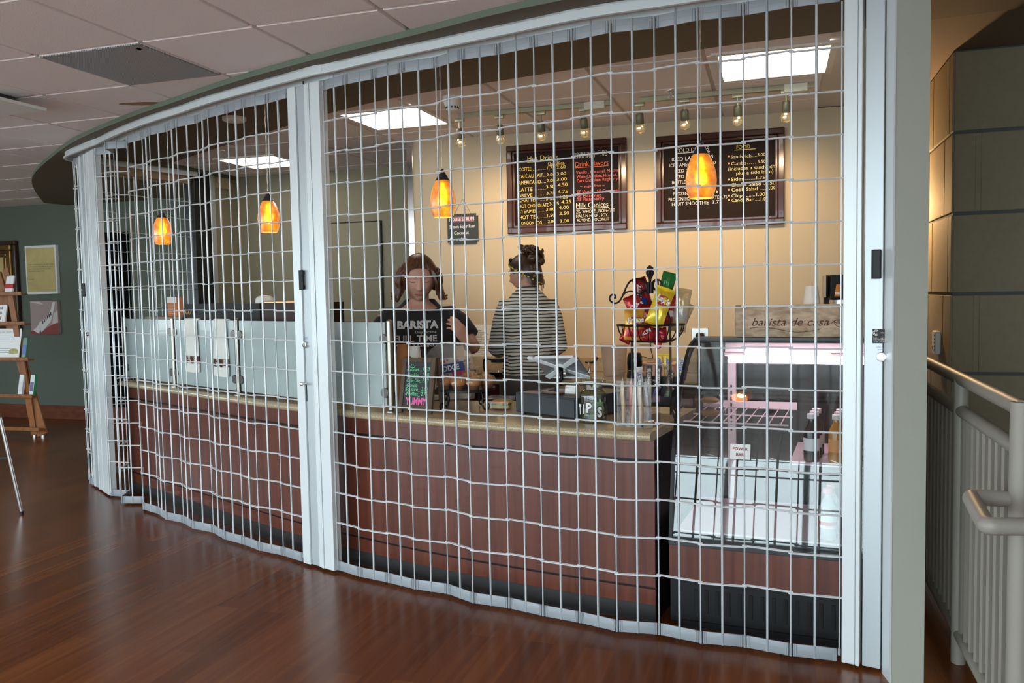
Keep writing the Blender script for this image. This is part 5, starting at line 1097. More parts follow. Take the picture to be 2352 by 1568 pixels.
for k in range(5): g.cyl((BX + .011 * math.cos(k * 1.26), BY + .011 * math.sin(k * 1.26), zf - .028), (BX + .011 * math.cos(k * 1.26), BY + .011 * math.sin(k * 1.26), zf + .026), .0055, n=8)
g.lathe([(.006, zf + .02), (.007, zf + .04), (.014, zf + .052), (.018, zf + .066), (.010, zf + .076), (.016, zf + .086), (.013, zf + .098), (.002, zf + .106)], (BX, BY, 0), 14)
for k in range(6):
    a = k * PI / 3; g.ell((BX + .014 * math.cos(a), BY + .014 * math.sin(a), zf + .070), (.006, .006, .011), 8, 6); g.ell((BX + .012 * math.cos(a), BY + .012 * math.sin(a), zf + .090), (.005, .005, .008), 8, 6)
obj('finial', g, M_IRON, t)
def scr(pts, r=.0048): g_ = G(); g_.tube(catmull3([aty(u, v, BY) for u, v in pts], 4), r, 6); return g_
sc_l = [(1485, 660), (1483, 650), (1473, 642), (1460, 640), (1447, 646), (1439, 658), (1433, 672), (1427, 685), (1420, 694), (1411, 696), (1402, 691), (1400, 683), (1405, 677), (1412, 677), (1414, 683), (1409, 685)]
obj('scroll_arm', scr(sc_l), M_IRON, t); obj('scroll_arm', scr([(1432, 676), (1441, 670), (1452, 669), (1462, 673), (1472, 672), (1482, 664)], .004), M_IRON, t)
obj('scroll_arm', scr([(1500, 660), (1501, 650), (1506, 643), (1514, 643), (1520, 652), (1524, 668), (1530, 680), (1538, 688), (1542, 682), (1539, 675)]), M_IRON, t); obj('scroll_arm', scr([(1498, 668), (1497, 654), (1502, 644), (1510, 642), (1512, 655), (1514, 668)], .004), M_IRON, t)

def crisp_bag(u, v, y, w_, h_, tilt, lean, yawr, col, label, band=None, brand=None, bcol=None, bsz=.03, oval=None, name=None, dep=.022):
    c = aty(u, v, y); M = Matrix.Translation(c) @ Matrix.Rotation(yawr, 4, 'Z') @ Matrix.Rotation(lean, 4, 'X') @ Matrix.Rotation(tilt, 4, 'Y')
    t = thing('crisp_bag', label, 'crisp bag', c - Vector((0, 0, h_ / 2)), 'crisp bags in the wire basket')
    def P(a, b, s_):                                    # a,b in 0..1
        e = (1 - (2 * b - 1) ** 4) * (1 - (2 * a - 1) ** 4); pin = 1 - .10 * (1 - (2 * b - 1) ** 2) * 0 - .05 * math.sin(PI * b)
        wr = .0022 * math.sin(a * 17 + b * 5) * e + .0020 * math.sin(b * 21 + a * 9) * e
        return M @ Vector(((a - .5) * w_ * pin, s_ * (dep * e + wr + .0006), (b - .5) * h_))
    g = G(); n = 14; g.grid(lambda a, b: P(a, b, -1), n, n); g.grid(lambda a, b: P(1 - a, b, 1), n, n); k = len(g.v)
    edge = lambda i, j: None
    g.loft([[P(a / n, b, -1) for a in range(n + 1)] + [P(a / n, b, 1) for a in range(n, -1, -1)] for b in (0, .0, -.05)], True, True); g.loft([[P(a / n, b, -1) for a in range(n + 1)] + [P(a / n, b, 1) for a in range(n, -1, -1)] for b in (1, 1.05)], True, True)
    fl_ = obj('foil', g, mat('foil_' + (name or '%02d%02d%02d' % tuple(int(x * 99) for x in col)), col, .22, .25, bump=.6, bscale=30), t, ang=60)
    off = .0014
    def Q(a, b, o_=off): return P(a, b, -1) + (M.to_3x3() @ Vector((0, -o_, 0)))
    if band:
        (b0, b1, bc_) = band; g = G(); g.grid(lambda a, b: Q(.03 + .94 * a, b0 + (b1 - b0) * b), 12, 5); obj('printed_band', g, mat('foil_%02d%02d%02d' % tuple(int(x * 99) for x in bc_), bc_, .25, .2), fl_)
    if oval:
        (a0, b0, ra, rb, oc) = oval; g = G(); g.add([Q(a0, b0, .0022)] + [Q(a0 + ra * math.cos(i * PI / 12), b0 + rb * math.sin(i * PI / 12), .0022) for i in range(24)], [(0, 1 + i, 1 + (i + 1) % 24) for i in range(24)]); obj('badge', g, mat('ink_%02d%02d%02d' % tuple(int(x * 99) for x in oc), oc, .4), fl_)
    if brand:
        a0, b0, rot = brand[1:]; g = G(); ctr = Q(a0, b0, .0035); Mx = M.to_3x3().to_4x4(); MM = Matrix.Translation(ctr) @ Mx @ Matrix.Rotation(PI / 2, 4, 'X') @ Matrix.Rotation(rot, 4, 'Z')
        g.text(brand[0], MM, bsz, depth=.0012, align='C', bold=.035, shear=.1); obj('lettering', g, bcol or M_WHT, fl_)
    return t
RED, DRED, YEL, BLUE, GRN, ORG, CRE = (.50, .03, .03), (.28, .015, .02), (.80, .58, .03), (.02, .06, .30), (.03, .22, .05), (.75, .38, .05), (.62, .48, .26)
crisp_bag(1457, 745, 3.92, .098, .135, .06, -.12, .15, ORG, 'orange and red crisp bag lettered Fritos at the front left of the basket', band=(.06, .34, RED), brand=('Fritos', .5, .56, .1), bsz=.034, oval=(.5, .6, .42, .16, (.16, .02, .08)), name='fritos')
crisp_bag(1459, 704, 3.99, .085, .105, -.35, -.2, .1, RED, 'bright red crisp bag with white lettering leaning over the orange one', brand=('Chips', .5, .42, .15), bsz=.03, name='redcrisp')
crisp_bag(1478, 731, 3.96, .085, .120, .25, -.1, .0, DRED, 'dark red crisp bag behind the orange bag at basket centre', brand=('S', .45, .5, .1), bsz=.024, name='dred')
crisp_bag(1516, 704, 3.90, .088, .170, .36, -.18, -.1, YEL, 'yellow crisp bag lettered Lays standing tallest at the front of the basket', band=(.02, .30, (.80, .62, .05)), brand=("Lay's", .52, .62, -.25), bsz=.036, oval=(.5, .66, .40, .15, (.40, .02, .05)), name='lays')
crisp_bag(1477, 676, 4.03, .070, .150, -.30, .1, .2, DRED, 'dark red crisp bag with white side writing tilted at the back left', brand=('FRITZ', .3, .66, 1.3), bsz=.026, name='dred2')
crisp_bag(1467, 699, 4.02, .095, .075, -.15, .0, .0, BLUE, 'blue crisp bag peeping out behind the bright red one', name='bluecrisp')
crisp_bag(1528, 668, 4.04, .070, .170, .28, .12, -.2, GRN, 'green crisp bag with pointed corner at the back of the basket', name='greencrisp')
crisp_bag(1538, 712, 3.99, .050, .140, .18, 0, -.5, RED, 'red and white crisp bag squeezed between the yellow and cream bags', band=(.30, .50, (.7, .7, .68)), name='red3')
crisp_bag(1563, 712, 3.98, .080, .190, .17, .05, -.35, CRE, 'cream coloured crisp bag standing at the right end of the basket', band=(.25, .55, (.45, .44, .40)), name='cream1')
crisp_bag(1567, 727, 4.01, .070, .130, .42, .1, -.3, CRE, 'cream crisp bag leaning outwards behind the taller cream one', name='cream2')
crisp_bag(1484, 768, 3.93, .075, .070, .12, -.3, .1, RED, 'small red crisp bag lying low behind the basket straps', brand=('RUM', .5, .5, .6), bsz=.024, name='red4', dep=.016)
crisp_bag(1516, 770, 3.94, .070, .070, -.1, -.3, -.1, (.42, .02, .04), 'small crimson crisp bag low down at the right of the basket', name='red5', dep=.016)
crisp_bag(1440, 768, 3.96, .060, .075, .5, -.2, .4, (.46, .03, .02), 'small red crisp bag low down at the left of the basket', name='red6', dep=.016)
p = aty(1512, 792, 3.88); g = G(); g.ell(p, (.017, .012, .019), 12, 8); g.tube([p + Vector((-.01, 0, .018)), p + Vector((0, 0, .032)), p + Vector((.012, 0, .020))], .006, 6)
obj('red_bow', g, mat('red_ribbon', (.55, .01, .012), .4), None, 'small red ribbon bow hanging under the snack basket', 'bow')

# tiered black rack of chocolate bars
rc = onz(1517, 948, CT); MR = rotz(-.35, (rc.x, rc.y + .10, CT)); t = thing('candy_rack', 'black tiered rack of chocolate bars between the acrylic bin and display case', 'rack', (rc.x, rc.y + .1, CT))
g = G()
for k in range(3):
    g.box((0, -.05 + .055 * k, .050 + .045 * k), (.20, .004, .05), MR, 0); g.box((0, -.025 + .055 * k, .028 + .045 * k), (.20, .055, .004), MR, 0)
obj('tier', g, M_BLACK, t)
for x in (-1, 1):
    g = G(); M3 = MR @ frame((x * .101, 0, 0), (0, 1, 0), (0, 0, 1), (1, 0, 0)); g.prism([(-.055, .02), (-.055, .075), (.065, .19), (.09, .19), (.09, .02)], -.002, .002, M3); obj('side_plate', g, M_BLACK, t)
for x, y in ((-1, -1), (1, -1), (1, 1), (-1, 1)):
    g = G(); g.tube(catmull3([MR @ Vector((x * .09, y * .05 + .01, .026)), MR @ Vector((x * .10, y * .06 + .01, .012)), MR @ Vector((x * .11, y * .075 + .01, .003))], 3), .004, 6); obj('leg', g, M_IRON, t)
BARS = [('SNICKERS', (.05, .022, .012), (.10, .12, .45), -.075, 0, .10, 'brown Snickers chocolate bar in the front tier, left'), ('SNICKERS', (.05, .022, .012), (.10, .12, .45), -.020, 0, .10, 'brown Snickers chocolate bar in the front tier, centre'), ('Milky Way', (.10, .06, .04), (.05, .25, .10), .036, 0, .10, 'dark wrapped chocolate bar in the front tier, right'),
        ('BABY RUTH', (.62, .60, .60), (.05, .06, .30), -.085, 1, .14, 'white Baby Ruth chocolate bar in the middle tier at the left end'), ("HERSHEY'S", (.040, .018, .014), (.55, .55, .52), -.045, 1, .15, "dark brown Hershey's chocolate bar in the middle tier"), ("REESE'S", (.045, .018, .014), (.5, .5, .5), -.002, 1, .15, 'dark chocolate bar with white corner badge in the middle tier'), ('Heath', (.10, .05, .03), (.55, .50, .40), .045, 1, .13, 'striped brown chocolate bar in the middle tier, right'),
        ('Butterfinger', (.75, .50, .03), (.04, .12, .40), -.010, 2, .16, 'yellow Butterfinger bar in the back tier, left'), ('Butterfinger', (.75, .50, .03), (.04, .12, .40), .042, 2, .16, 'yellow Butterfinger bar in the back tier, middle'), ('BABY RUTH', (.55, .50, .35), (.05, .08, .40), .085, 2, .15, 'blue and cream chocolate bar in the back tier at the right end')]
for k, (tx, col, tcol, x, row, h_, lab) in enumerate(BARS):
    M3 = MR @ Matrix.Translation((x, -.033 + .055 * row, .032 + .045 * row)) @ Matrix.Rotation(-.18, 4, 'X') @ Matrix.Rotation((-.16, .30, .42, -.10, 0, .03, .2, .05, -.05, .25)[k], 4, 'Y')
    tt = thing('chocolate_bar', lab, 'chocolate bar', M3.translation, 'chocolate bars in the tiered rack'); w_ = .034
    g = G(); rings = []
    for z, kx, ky in ((0, 1, .1), (.008, 1, .12), (.014, .92, 1), (h_ - .014, .92, 1), (h_ - .008, 1, .12), (h_, 1, .1)): rings.append([M3 @ Vector((w_ / 2 * kx * a, .007 * ky * b, z)) for a, b in ((-1, -.6), (-.6, -1), (.6, -1), (1, -.6), (1, .6), (.6, 1), (-.6, 1), (-1, .6))])
    g.loft(rings, True, True); wr = obj('wrapper', g, mat('wrap_%02d%02d%02d' % tuple(int(c * 99) for c in col), col, .25, .1), tt)
    g = G(); g.text(tx, M3 @ Matrix.Translation((.009, -.0076, h_ * .12)) @ Matrix.Rotation(PI / 2, 4, 'X') @ Matrix.Rotation(PI / 2, 4, 'Z'), .024, width=h_ * .74, depth=.0006, bold=.04); obj('lettering', g, mat('wrapink_%02d%02d%02d' % tuple(int(c * 99) for c in tcol), tcol, .4), wr)

# ================================================================== things on the back counter
BT = .86
def onback(u, v, dt=0.0): p = onz(u, v, BT); return p + Vector((NY.x, NY.y, 0)) * dt
p = onback(1411, 862, 0); t = thing('storage_tub', 'tall translucent measuring tub with red scale marks on the back counter', 'tub', p); q = Vector((p.x, p.y, BT))
M_TUB = mat('frosted_polypropylene', (.70, .55, .45), .4, alpha=.45)
g = G(); g.lathe([(.070, 0), (.074, .004), (.090, .17), (.092, .205), (.102, .207), (.102, .214), (.088, .212), (.086, .17), (.070, .008), (.002, .006)], q, 32, cap=False); tb_ = obj('tub', g, M_TUB, t)
g = G(); g.lathe([(.104, .205), (.104, .220), (.096, .224), (.01, .224)], q, 32); obj('lid', g, M_TUB, t)
g = G(); g.lathe([(.068, .008), (.075, .06), (.01, .062)], q, 28); obj('contents', g, mat('white_powder', (.74, .62, .52), .9), t)
g = G()
for k in range(5): a = -1.25; r = .0785 + .0034 * k; g.box((0, 0, 0), (.022 if k % 2 == 0 else .014, .001, .0025), frame((q.x + r * math.cos(a) * 1.01, q.y + r * math.sin(a) * 1.01, BT + .045 + .035 * k), (-math.sin(a), math.cos(a), 0), (-math.cos(a), -math.sin(a), 0), (0, 0, 1)))
obj('scale_marks', g, mat('red_scale_ink', (.60, .05, .03), .6), tb_)
p = onback(1457, 868, .02); t = thing('coffee_grinder', 'rounded black grinder with cord on the back counter behind the snack stand', 'grinder', p)
g = G(); g.lathe([(.052, BT), (.056, BT + .01), (.050, BT + .05), (.052, BT + .10), (.050, BT + .145), (.040, BT + .170), (.02, BT + .176)], (p.x, p.y, 0), 24, sy=.9); obj('body', g, mat('gloss_black', (.008, .008, .009), .12), t)
p2 = W(st(p)[0] + .05, -.012, 1.09); g = G(); g.tube(catmull3([(p.x + .03, p.y, BT + .12), (p.x + .06, p.y + .03, BT + .14), (p2.x + .01, p2.y - .03, BT + .10), (p2.x + .005, p2.y - .01, BT + .16), (p2.x, p2.y, 1.085)], 6), .003, 6); obj('cord', g, M_BLACK, t)
p = onback(1516, 862, -.02); M = rotz(WANG, (p.x, p.y, BT)); t = thing('pink_storage_bin', 'shallow pale pink plastic bin with foil packets on the back counter', 'bin', p)
g = G(); g.box((0, 0, .045), (.215, .14, .090), M, bev=.012); g.box((0, 0, .088), (.240, .165, .012), M, bev=.004); obj('bin', g, mat('pale_pink_plastic', (.75, .43, .33), .45), t)
g = G(); g.grid(lambda a, b: M @ Vector(((a - .5) * .17, (b - .5) * .10, .097 + .006 * math.sin(a * 23) * math.sin(b * 17))), 16, 10); obj('foil_packets', g, mat('crumpled_foil', (.7, .55, .48), .25, .7), t)
p = onback(1352, 858, .03); t = thing('bar_tap', 'small chrome tap with black lever in the back counter', 'tap', p)
g = G(); g.lathe([(.022, BT), (.020, BT + .008), (.012, BT + .012), (.011, BT + .075)], (p.x, p.y, 0), 16); g.tube(catmull3([(p.x, p.y, BT + .05), (p.x - .01, p.y - .05, BT + .075), (p.x - .015, p.y - .10, BT + .06)], 4), .009, 8); obj('spout', g, M_CHROME, t)
g = G(); g.tube(catmull3([(p.x - .03, p.y, BT + .082), (p.x, p.y, BT + .076), (p.x + .035, p.y, BT + .085), (p.x + .060, p.y, BT + .115)], 5), [.006] * 5 + [.008] * 5 + [.010] * 6, 8); obj('lever', g, M_BLACK, t)
p = onback(1087, 858, -.02); M = rotz(WANG, (p.x, p.y, BT)); t = thing('kitchen_scale', 'low grey digital scale on the back counter between the two people', 'scale', p)
g = G(); g.box((0, 0, .026), (.14, .11, .045), M, bev=.008); obj('body', g, mat('scale_grey', (.45, .38, .30), .4, .2), t); g = G(); g.box((0, -.056, .028), (.10, .004, .024), M); obj('display', g, M_DARK, t); g = G(); g.box((0, .0, .052), (.13, .09, .006), M, bev=.002); obj('platform', g, M_STEEL, t)
for (u, v, lab) in ((1146, 868, 'glass coffee pot with dark handle left of the person in stripes'), (1292, 868, 'glass coffee pot with dark handle right of the person in stripes')):
    p = onback(u, v, .0); t = thing('coffee_pot', lab, 'coffee pot', p, 'glass coffee pots'); q = Vector((p.x, p.y, BT))
    g = G(); g.lathe([(.062, .002), (.074, .02), (.076, .06), (.058, .105), (.050, .115)], q, 24); obj('bowl', g, M_CLEAR, t); g = G(); g.lathe([(.053, .112), (.055, .135), (.03, .14)], q, 24); obj('collar', g, M_DARK, t); g = G(); g.lathe([(.060, .004), (.072, .02), (.073, .045)], q, 24); obj('coffee', g, mat('black_coffee', (.015, .007, .004), .1), t)
    g = G(); sx_ = -1 if u < 1200 else 1; g.tube(catmull3([q + Vector((sx_ * .05, -.01, .13)), q + Vector((sx_ * .095, -.02, .135)), q + Vector((sx_ * .105, -.02, .10)), q + Vector((sx_ * .098, -.02, .05))], 4), .010, 8, flat=.6); obj('handle', g, M_BLACK, t)
# ================================================================== hall side: pictures, ladder display, chair
HM = lambda s_, t_, z_: frame(W(s_, t_, z_), (EX.x, EX.y, 0), (0, 0, 1), (-NY.x, -NY.y, 0))
def wallrect(x0, y0, x1, y1, t_): a, b = onw(x0, y1, t_), onw(x1, y0, t_); return st(a)[0], st(b)[0], a.z, b.z
s0, s1, z0, z1 = wallrect(66, 562, 131, 676, 1.98)
t = thing('framed_poem', 'tall yellowed poem print with white border on the green wall', 'picture', W((s0 + s1) / 2, 1.98, z0))
g = G(); wbox(g, s0, s1, 1.955, 1.999, z0, z1, bev=.003); fr_ = obj('canvas', g, M_WHITE, t)
M_PARCH = mat('yellowed_parchment', (.58, .46, .19), .7, var=.30, vscale=5)
g = G(); wbox(g, s0 + .022, s1 - .022, 1.9535, 1.956, z0 + .03, z1 - .03); obj('print', g, M_PARCH, t)
g = G()
for k, tx in enumerate(('There is always time for the small things', 'and somewhere in the middle of the noise a', 'quiet corner waits, with bread and light,', 'for anyone to stay a while.')): g.text(tx, HM(s0 + .045, 1.953, z0 + (z1 - z0) * (.60 - .045 * k)), .024, width=(s1 - s0 - .09) * (1, .97, .9, .66)[k], depth=.0004)
g.box((.05, -.175, .0004), (.07, .004, .0005), HM(s0 + .04, 1.953, z0 + (z1 - z0) * .60)); obj('lettering', g, mat('sepia_ink', (.14, .10, .05), .8), t)
s0, s1, z0, z1 = wallrect(76, 690, 135, 767, 1.98)
t = thing('stair_photo', 'square canvas photo of a curving white staircase, below the poem', 'picture', W((s0 + s1) / 2, 1.98, z0)); w_, h_ = s1 - s0, z1 - z0
g = G(); wbox(g, s0, s1, 1.958, 1.999, z0, z1, bev=.002); cv = obj('canvas', g, mat('mauve_print_wall', (.40, .29, .28), .6), t)
def flat(name, polys, col):
    g = G(); M = HM(s0, 1.9575, z0)
    for k, p in enumerate(polys): g.prism([(x * w_, y * h_) for x, y in p], 0, .0006 + .0003 * k, M)
    obj(name, g, mat('print_' + name, col, .6), cv)
flat('print_floor', [[(.3, .0), (1, 0), (1, .36), (.62, .22)], [(0, 0), (.3, 0), (.1, .1), (0, .1)]], (.28, .05, .04)); flat('print_ceiling_edge', [[(0, .98), (.35, .98), (.5, .88), (.1, .95)]], (.62, .56, .54)); flat('print_pale_wall', [[(.78, .30), (.99, .34), (.99, .72), (.84, .60)]], (.62, .56, .54))
flat('print_stairs', [[(.08, .12), (.22, .02), (.30, .06), (.36, .20), (.62, .36), (.60, .46), (.34, .36), (.22, .22)], [(.36, .06), (.42, .10), (.72, .36), (.82, .62), (.92, .96), (.84, .96), (.72, .66), (.56, .50), (.30, .34)]], (.74, .70, .68))
flat('print_dark', [[(.30, .02), (.36, .02), (.38, .24), (.32, .22)]] + [[(.42 + .06 * k, .40 + .05 * k), (.46 + .06 * k, .42 + .05 * k), (.47 + .06 * k, .32 + .05 * k), (.43 + .06 * k, .30 + .05 * k)] for k in range(6)], (.08, .05, .06))
s0, s1, z0, z1 = wallrect(-60, 552, 36, 760, 1.96)
t = thing('gilt_frame', 'large ornate gold and dark wood picture frame partly hidden behind the ladder display', 'picture', W((s0 + s1) / 2, 1.96, z0))
M_GOLD = mat('antique_gold', (.25, .135, .045), .35, .7, var=.3, vscale=14)
for k, (ins, wd, dep, mt, nm) in enumerate(((0, .05, .06, mat('dark_walnut_frame', (.05, .025, .015), .4), 'outer_moulding'), (.05, .07, .085, M_GOLD, 'gold_moulding'), (.12, .03, .05, mat('brown_slip', (.10, .05, .025), .4), 'inner_slip'), (.15, .05, .06, M_GOLD, 'gold_liner'))):
    g = G(); a, b, c, d = s0 + ins, s1 - ins, z0 + ins, z1 - ins
    for q in ((a, b, d - wd, d), (a, b, c, c + wd), (a, a + wd, c + wd, d - wd), (b - wd, b, c + wd, d - wd)): wbox(g, q[0], q[1], 1.998 - dep, 1.998, q[2], q[3], bev=.012)
    obj(nm, g, mt, t)
g = G(); wbox(g, s0 + .19, s1 - .19, 1.975, 1.99, z0 + .19, z1 - .19); obj('canvas', g, M_PARCH, t)
# ladder display stand
M_OAK = wood('honey_oak', (.19, .058, .010), (.33, .115, .026), .5, along='Z')
pr = onz(80, 1003, 0); pt = aty(14, 616, pr.y + .12); pc_ = onz(32, 1020, 0); hz = pt.z
t = thing('ladder_display', 'honey oak ladder display stand of books and flyers by the green wall', 'display stand', (pr.x - .35, pr.y, 0))
dLd = Vector((pt.x - pr.x, pt.y - pr.y)); axL = Vector((.965, -.26)); wid = .74
def slat(name, a, b, w_, d_, par=t):
    a, b = Vector(a), Vector(b); z = (b - a); L_ = z.length; z.normalize(); x = Vector((axL.x, axL.y, 0)); x = (x - z * x.dot(z)).normalized(); y = z.cross(x); g = G(); g.box((0, 0, L_ / 2), (w_, d_, L_), frame(a, x, y, z), bev=.004); return obj(name, g, M_OAK, par)
pl_ = Vector((pr.x - axL.x * wid, pr.y - axL.y * wid)); ptl = Vector((pt.x - axL.x * (wid - .32), pt.y - axL.y * (wid - .32)))
for (a, b) in (((pr.x, pr.y, .022), pt), ((pl_.x, pl_.y, .022), (ptl.x, ptl.y, hz))):
    lg = slat('leg', a, b, .075, .024); g = G(); g.cyl((a[0], a[1], 0), (a[0], a[1], .024), .022, n=12); obj('glide', g, M_STEEL, lg)
slat('centre_board', (pc_.x + .06, pc_.y + .42, .02), ((pt.x + ptl.x) / 2, (pt.y + ptl.y) / 2 + .10, hz - .05), .13, .022)
g = G(); g.cyl((pc_.x + .06, pc_.y + .42, 0), (pc_.x + .06, pc_.y + .42, .02), .02, n=10); obj('glide', g, M_STEEL, t)
LED = []
for k, (u, v) in enumerate(((56, 676), (66, 744), (77, 826), (89, 910), (108, 985))):
    f = None; e = aty(u, v, pr.y - .02 - .0); z_ = e.z; fr_ = z_ / hz; cx = pr.x + (pt.x - pr.x) * fr_; cy = pr.y + (pt.y - pr.y) * fr_ - .05
    r_end = Vector((e.x, cy)); l_end = r_end - Vector((axL.x, axL.y)) * (wid + .28 - .30 * fr_); M = frame(((r_end.x + l_end.x) / 2, (r_end.y + l_end.y) / 2, z_), (axL.x, axL.y, 0), (-axL.y, axL.x, 0), (0, 0, 1)); Lr = (r_end - l_end).length
    g = G(); g.box((0, -.045, 0), (Lr, .085, .016), M, bev=.003); g.box((0, -.085, .014), (Lr, .014, .034), M, bev=.003); obj('ledge', g, M_OAK, t); LED.append((M, Lr, z_))
def onledge(k, u, w_, h_, th, col, name, label, cat, group=None, tilt=.2, dy=-.045, extra=None):
    M, Lr, z_ = LED[k]; q = onpl(u, 700, M.translation, (-axL.y, axL.x)); s_ = (Vector((q.x, q.y)) - Vector((M.translation.x, M.translation.y))).dot(axL)
    M2 = M @ Matrix.Translation((s_, dy, .0085)) @ Matrix.Rotation(-tilt, 4, 'X'); o = thing(name, label, cat, M2.translation, group)
    return o, M2
o, M2 = onledge(0, 30, 0, 0, 0, 0, 'book', 'white and red book standing on the top ledge of the ladder display', 'book', 'books on the ladder display')
g = G(); g.box((0, 0, .10), (.10, .018, .20), M2, bev=.002); bk_ = obj('cover', g, M_PAPER, o); g = G(); g.box((0, 0, .085), (.1012, .0192, .05), M2); obj('red_band', g, mat('book_red', (.45, .02, .03), .5), bk_)
o, M2 = onledge(1, 2, 0, 0, 0, 0, 'book', 'white and pink patterned book lettered CATS AND on the second ledge', 'book', 'books on the ladder display')
g = G(); g.box((0, 0, .10), (.19, .02, .205), M2, bev=.002); bk_ = obj('cover', g, M_PAPER, o)
MT2 = M2 @ Matrix.Rotation(PI / 2, 4, 'X'); g = G()
for k, tx in enumerate(('CATS', 'AND', 'MICE')): g.text(tx, MT2 @ Matrix.Translation((0, .155 - .055 * k, .0103)), .04, depth=.0005, align='C', bold=.03)
obj('lettering', g, M_INK, bk_)
g = G()
for k in range(40): g.box((-.08 + .02 * (k % 9), .015 + .022 * (k // 9), .0104), (.008, .008, .0006), MT2)
obj('pink_pattern', g, mat('pink_print', (.70, .25, .22), .6), bk_)
o, M2 = onledge(2, 14, 0, 0, 0, 0, 'flyer', 'white flyer with a sandwich picture on the third ledge of the ladder display', 'flyer')
g = G(); g.box((0, -.004, .165), (.36, .003, .33), M2); bk_ = obj('sheet', g, M_PAPER, o); MT2 = M2 @ Matrix.Rotation(PI / 2, 4, 'X')
g = G(); g.text('Try our lunch menu!', MT2 @ Matrix.Translation((0, .285, .006)), .03, width=.28, depth=.0005, align='C')
for k in range(6): g.box((-.03 + .02 * (k % 2), .24 - .022 * k - (.06 if k > 2 else 0), .0062), (.22 if k < 3 else .14, .005, .0005), MT2)
obj('lettering', g, mat('grey_blue_ink', (.25, .28, .42), .7), bk_)
g = G(); g.ell((.10, .085, .006), (.062, .030, .004), 18, 8, MT2); g.ell((.10, .070, .006), (.065, .018, .005), 18, 8, MT2); obj('sandwich_picture', g, mat('sandwich_print', (.42, .38, .16), .6, var=.6, vscale=40), bk_)
for (k_, u, lab, c1, c2) in ((2, 57, 'slim green and blue book at the right end of the third ledge', (.10, .22, .14), (.03, .10, .40)), (3, 70, 'white and purple book with green edge at the right end of the fourth ledge', (.66, .66, .68), (.10, .06, .20)), (3, 44, 'thin white book beside the oak leg on the fourth ledge', (.70, .70, .68), (.6, .6, .6))):
    o, M2 = onledge(k_, u, 0, 0, 0, 0, 'book', lab, 'book', 'books on the ladder display'); g = G(); g.box((0, 0, .115), (.055, .03, .225), M2, bev=.002); bk_ = obj('cover', g, mat('book_%02d%02d%02d' % tuple(int(c * 99) for c in c1), c1, .4), o)
    g = G(); g.box((.0, -.0155, .10), (.045, .001, .10), M2); obj('cover_print', g, mat('bookp_%02d%02d%02d' % tuple(int(c * 99) for c in c2), c2, .4), bk_)
    if u == 70: g = G(); g.box((.0285, 0, .115), (.004, .031, .226), M2); obj('green_edge', g, mat('book_green', (.02, .30, .10), .4), bk_)
# metal-legged stool with a paper bag at the left edge
lb_ = onz(50, 1180, 0); lt = aty(0, 965, lb_.y - .06); t = thing('metal_stool', 'grey metal legged stool cut off by the left edge of the view', 'stool', (lb_.x - .22, lb_.y - .05, 0)); hs = lt.z + .02
cx, cy = lb_.x - .26, lb_.y - .16
for (dx, dy) in ((.26, .16), (-.22, .16), (.26 - .05, -.18), (-.22, -.18)):
    b = Vector((cx + dx, cy + dy, .012)); a = Vector((cx + dx * .55, cy + dy * .55, hs))
    if (dx, dy) == (.26, .16): a = Vector((lt.x, lt.y, hs))
    g = G(); g.cyl(b, a, .011, n=10); lg = obj('leg', g, M_STEEL, t); g = G(); g.cyl((b.x, b.y, 0), (b.x, b.y, .02), .013, n=10); obj('foot_cap', g, M_BLACK, lg)
rz_ = aty(8, 1052, lb_.y - .04).z; fr_ = rz_ / hs; g = G(); ra = lb_.x + (lt.x - lb_.x) * fr_; g.tube([(ra, lb_.y + (lt.y - lb_.y) * fr_, rz_), (cx - .22 * .75, cy + .16 * .75, rz_)], .010, 8); obj('footrest', g, M_DARK, t)
g = G(); g.box((cx - .02, cy + .02, hs + .012), (.34, .30, .025), None, bev=.008); obj('seat', g, M_OAK, t)
M_KRAFT = mat('kraft_paper', (.40, .25, .12), .85, bump=.6, bscale=20); bx = aty(14, 940, lb_.y - .06)
g = G(); rings = []
for f in (0, .3, .6, .85, 1): rings.append([(cx + .02 + (.12 + .02 * math.sin(3 * a + f * 3)) * (1 - .1 * f) * math.cos(a) + .04 * f, cy + .03 + .09 * math.sin(a), hs + .0255 + f * .12 + (.02 * math.sin(4 * a) if f > .8 else 0)) for a in [2 * PI * i / 24 for i in range(24)]])
g.loft(rings, True, True); obj('paper_bag', g, M_KRAFT, None, 'crumpled kraft paper bag on the metal stool at the left edge', 'bag')
# wooden scroll stand seen behind the bunched end of the grille
q = onz(262, 958, 0); q = Vector((-4.75, 8.35, 0)) if q.y < 7.6 else q; zt_ = aty(262, 785, q.y).z
t = thing('wooden_rack', 'orange wood rack with ring scrolls seen behind the bunched grille', 'rack', q)
for dx in (0, .13): g = G(); g.box((q.x + dx, q.y, zt_ / 2), (.035, .03, zt_), bev=.005); obj('upright', g, M_OAK, t)
for k in range(4): g = G(); z_ = zt_ - .02 - k * .30; g.box((q.x + .065, q.y, z_), (.20, .034, .03), bev=.004); obj('rail', g, M_OAK, t)
for k in range(3): g = G(); g.tube([(q.x + .065 + .042 * math.cos(a), q.y, zt_ - .14 - k * .3 + .07 * math.sin(a)) for a in [2 * PI * i / 20 for i in range(20)]], .010, 6, closed=True); obj('scroll', g, M_OAK, t)

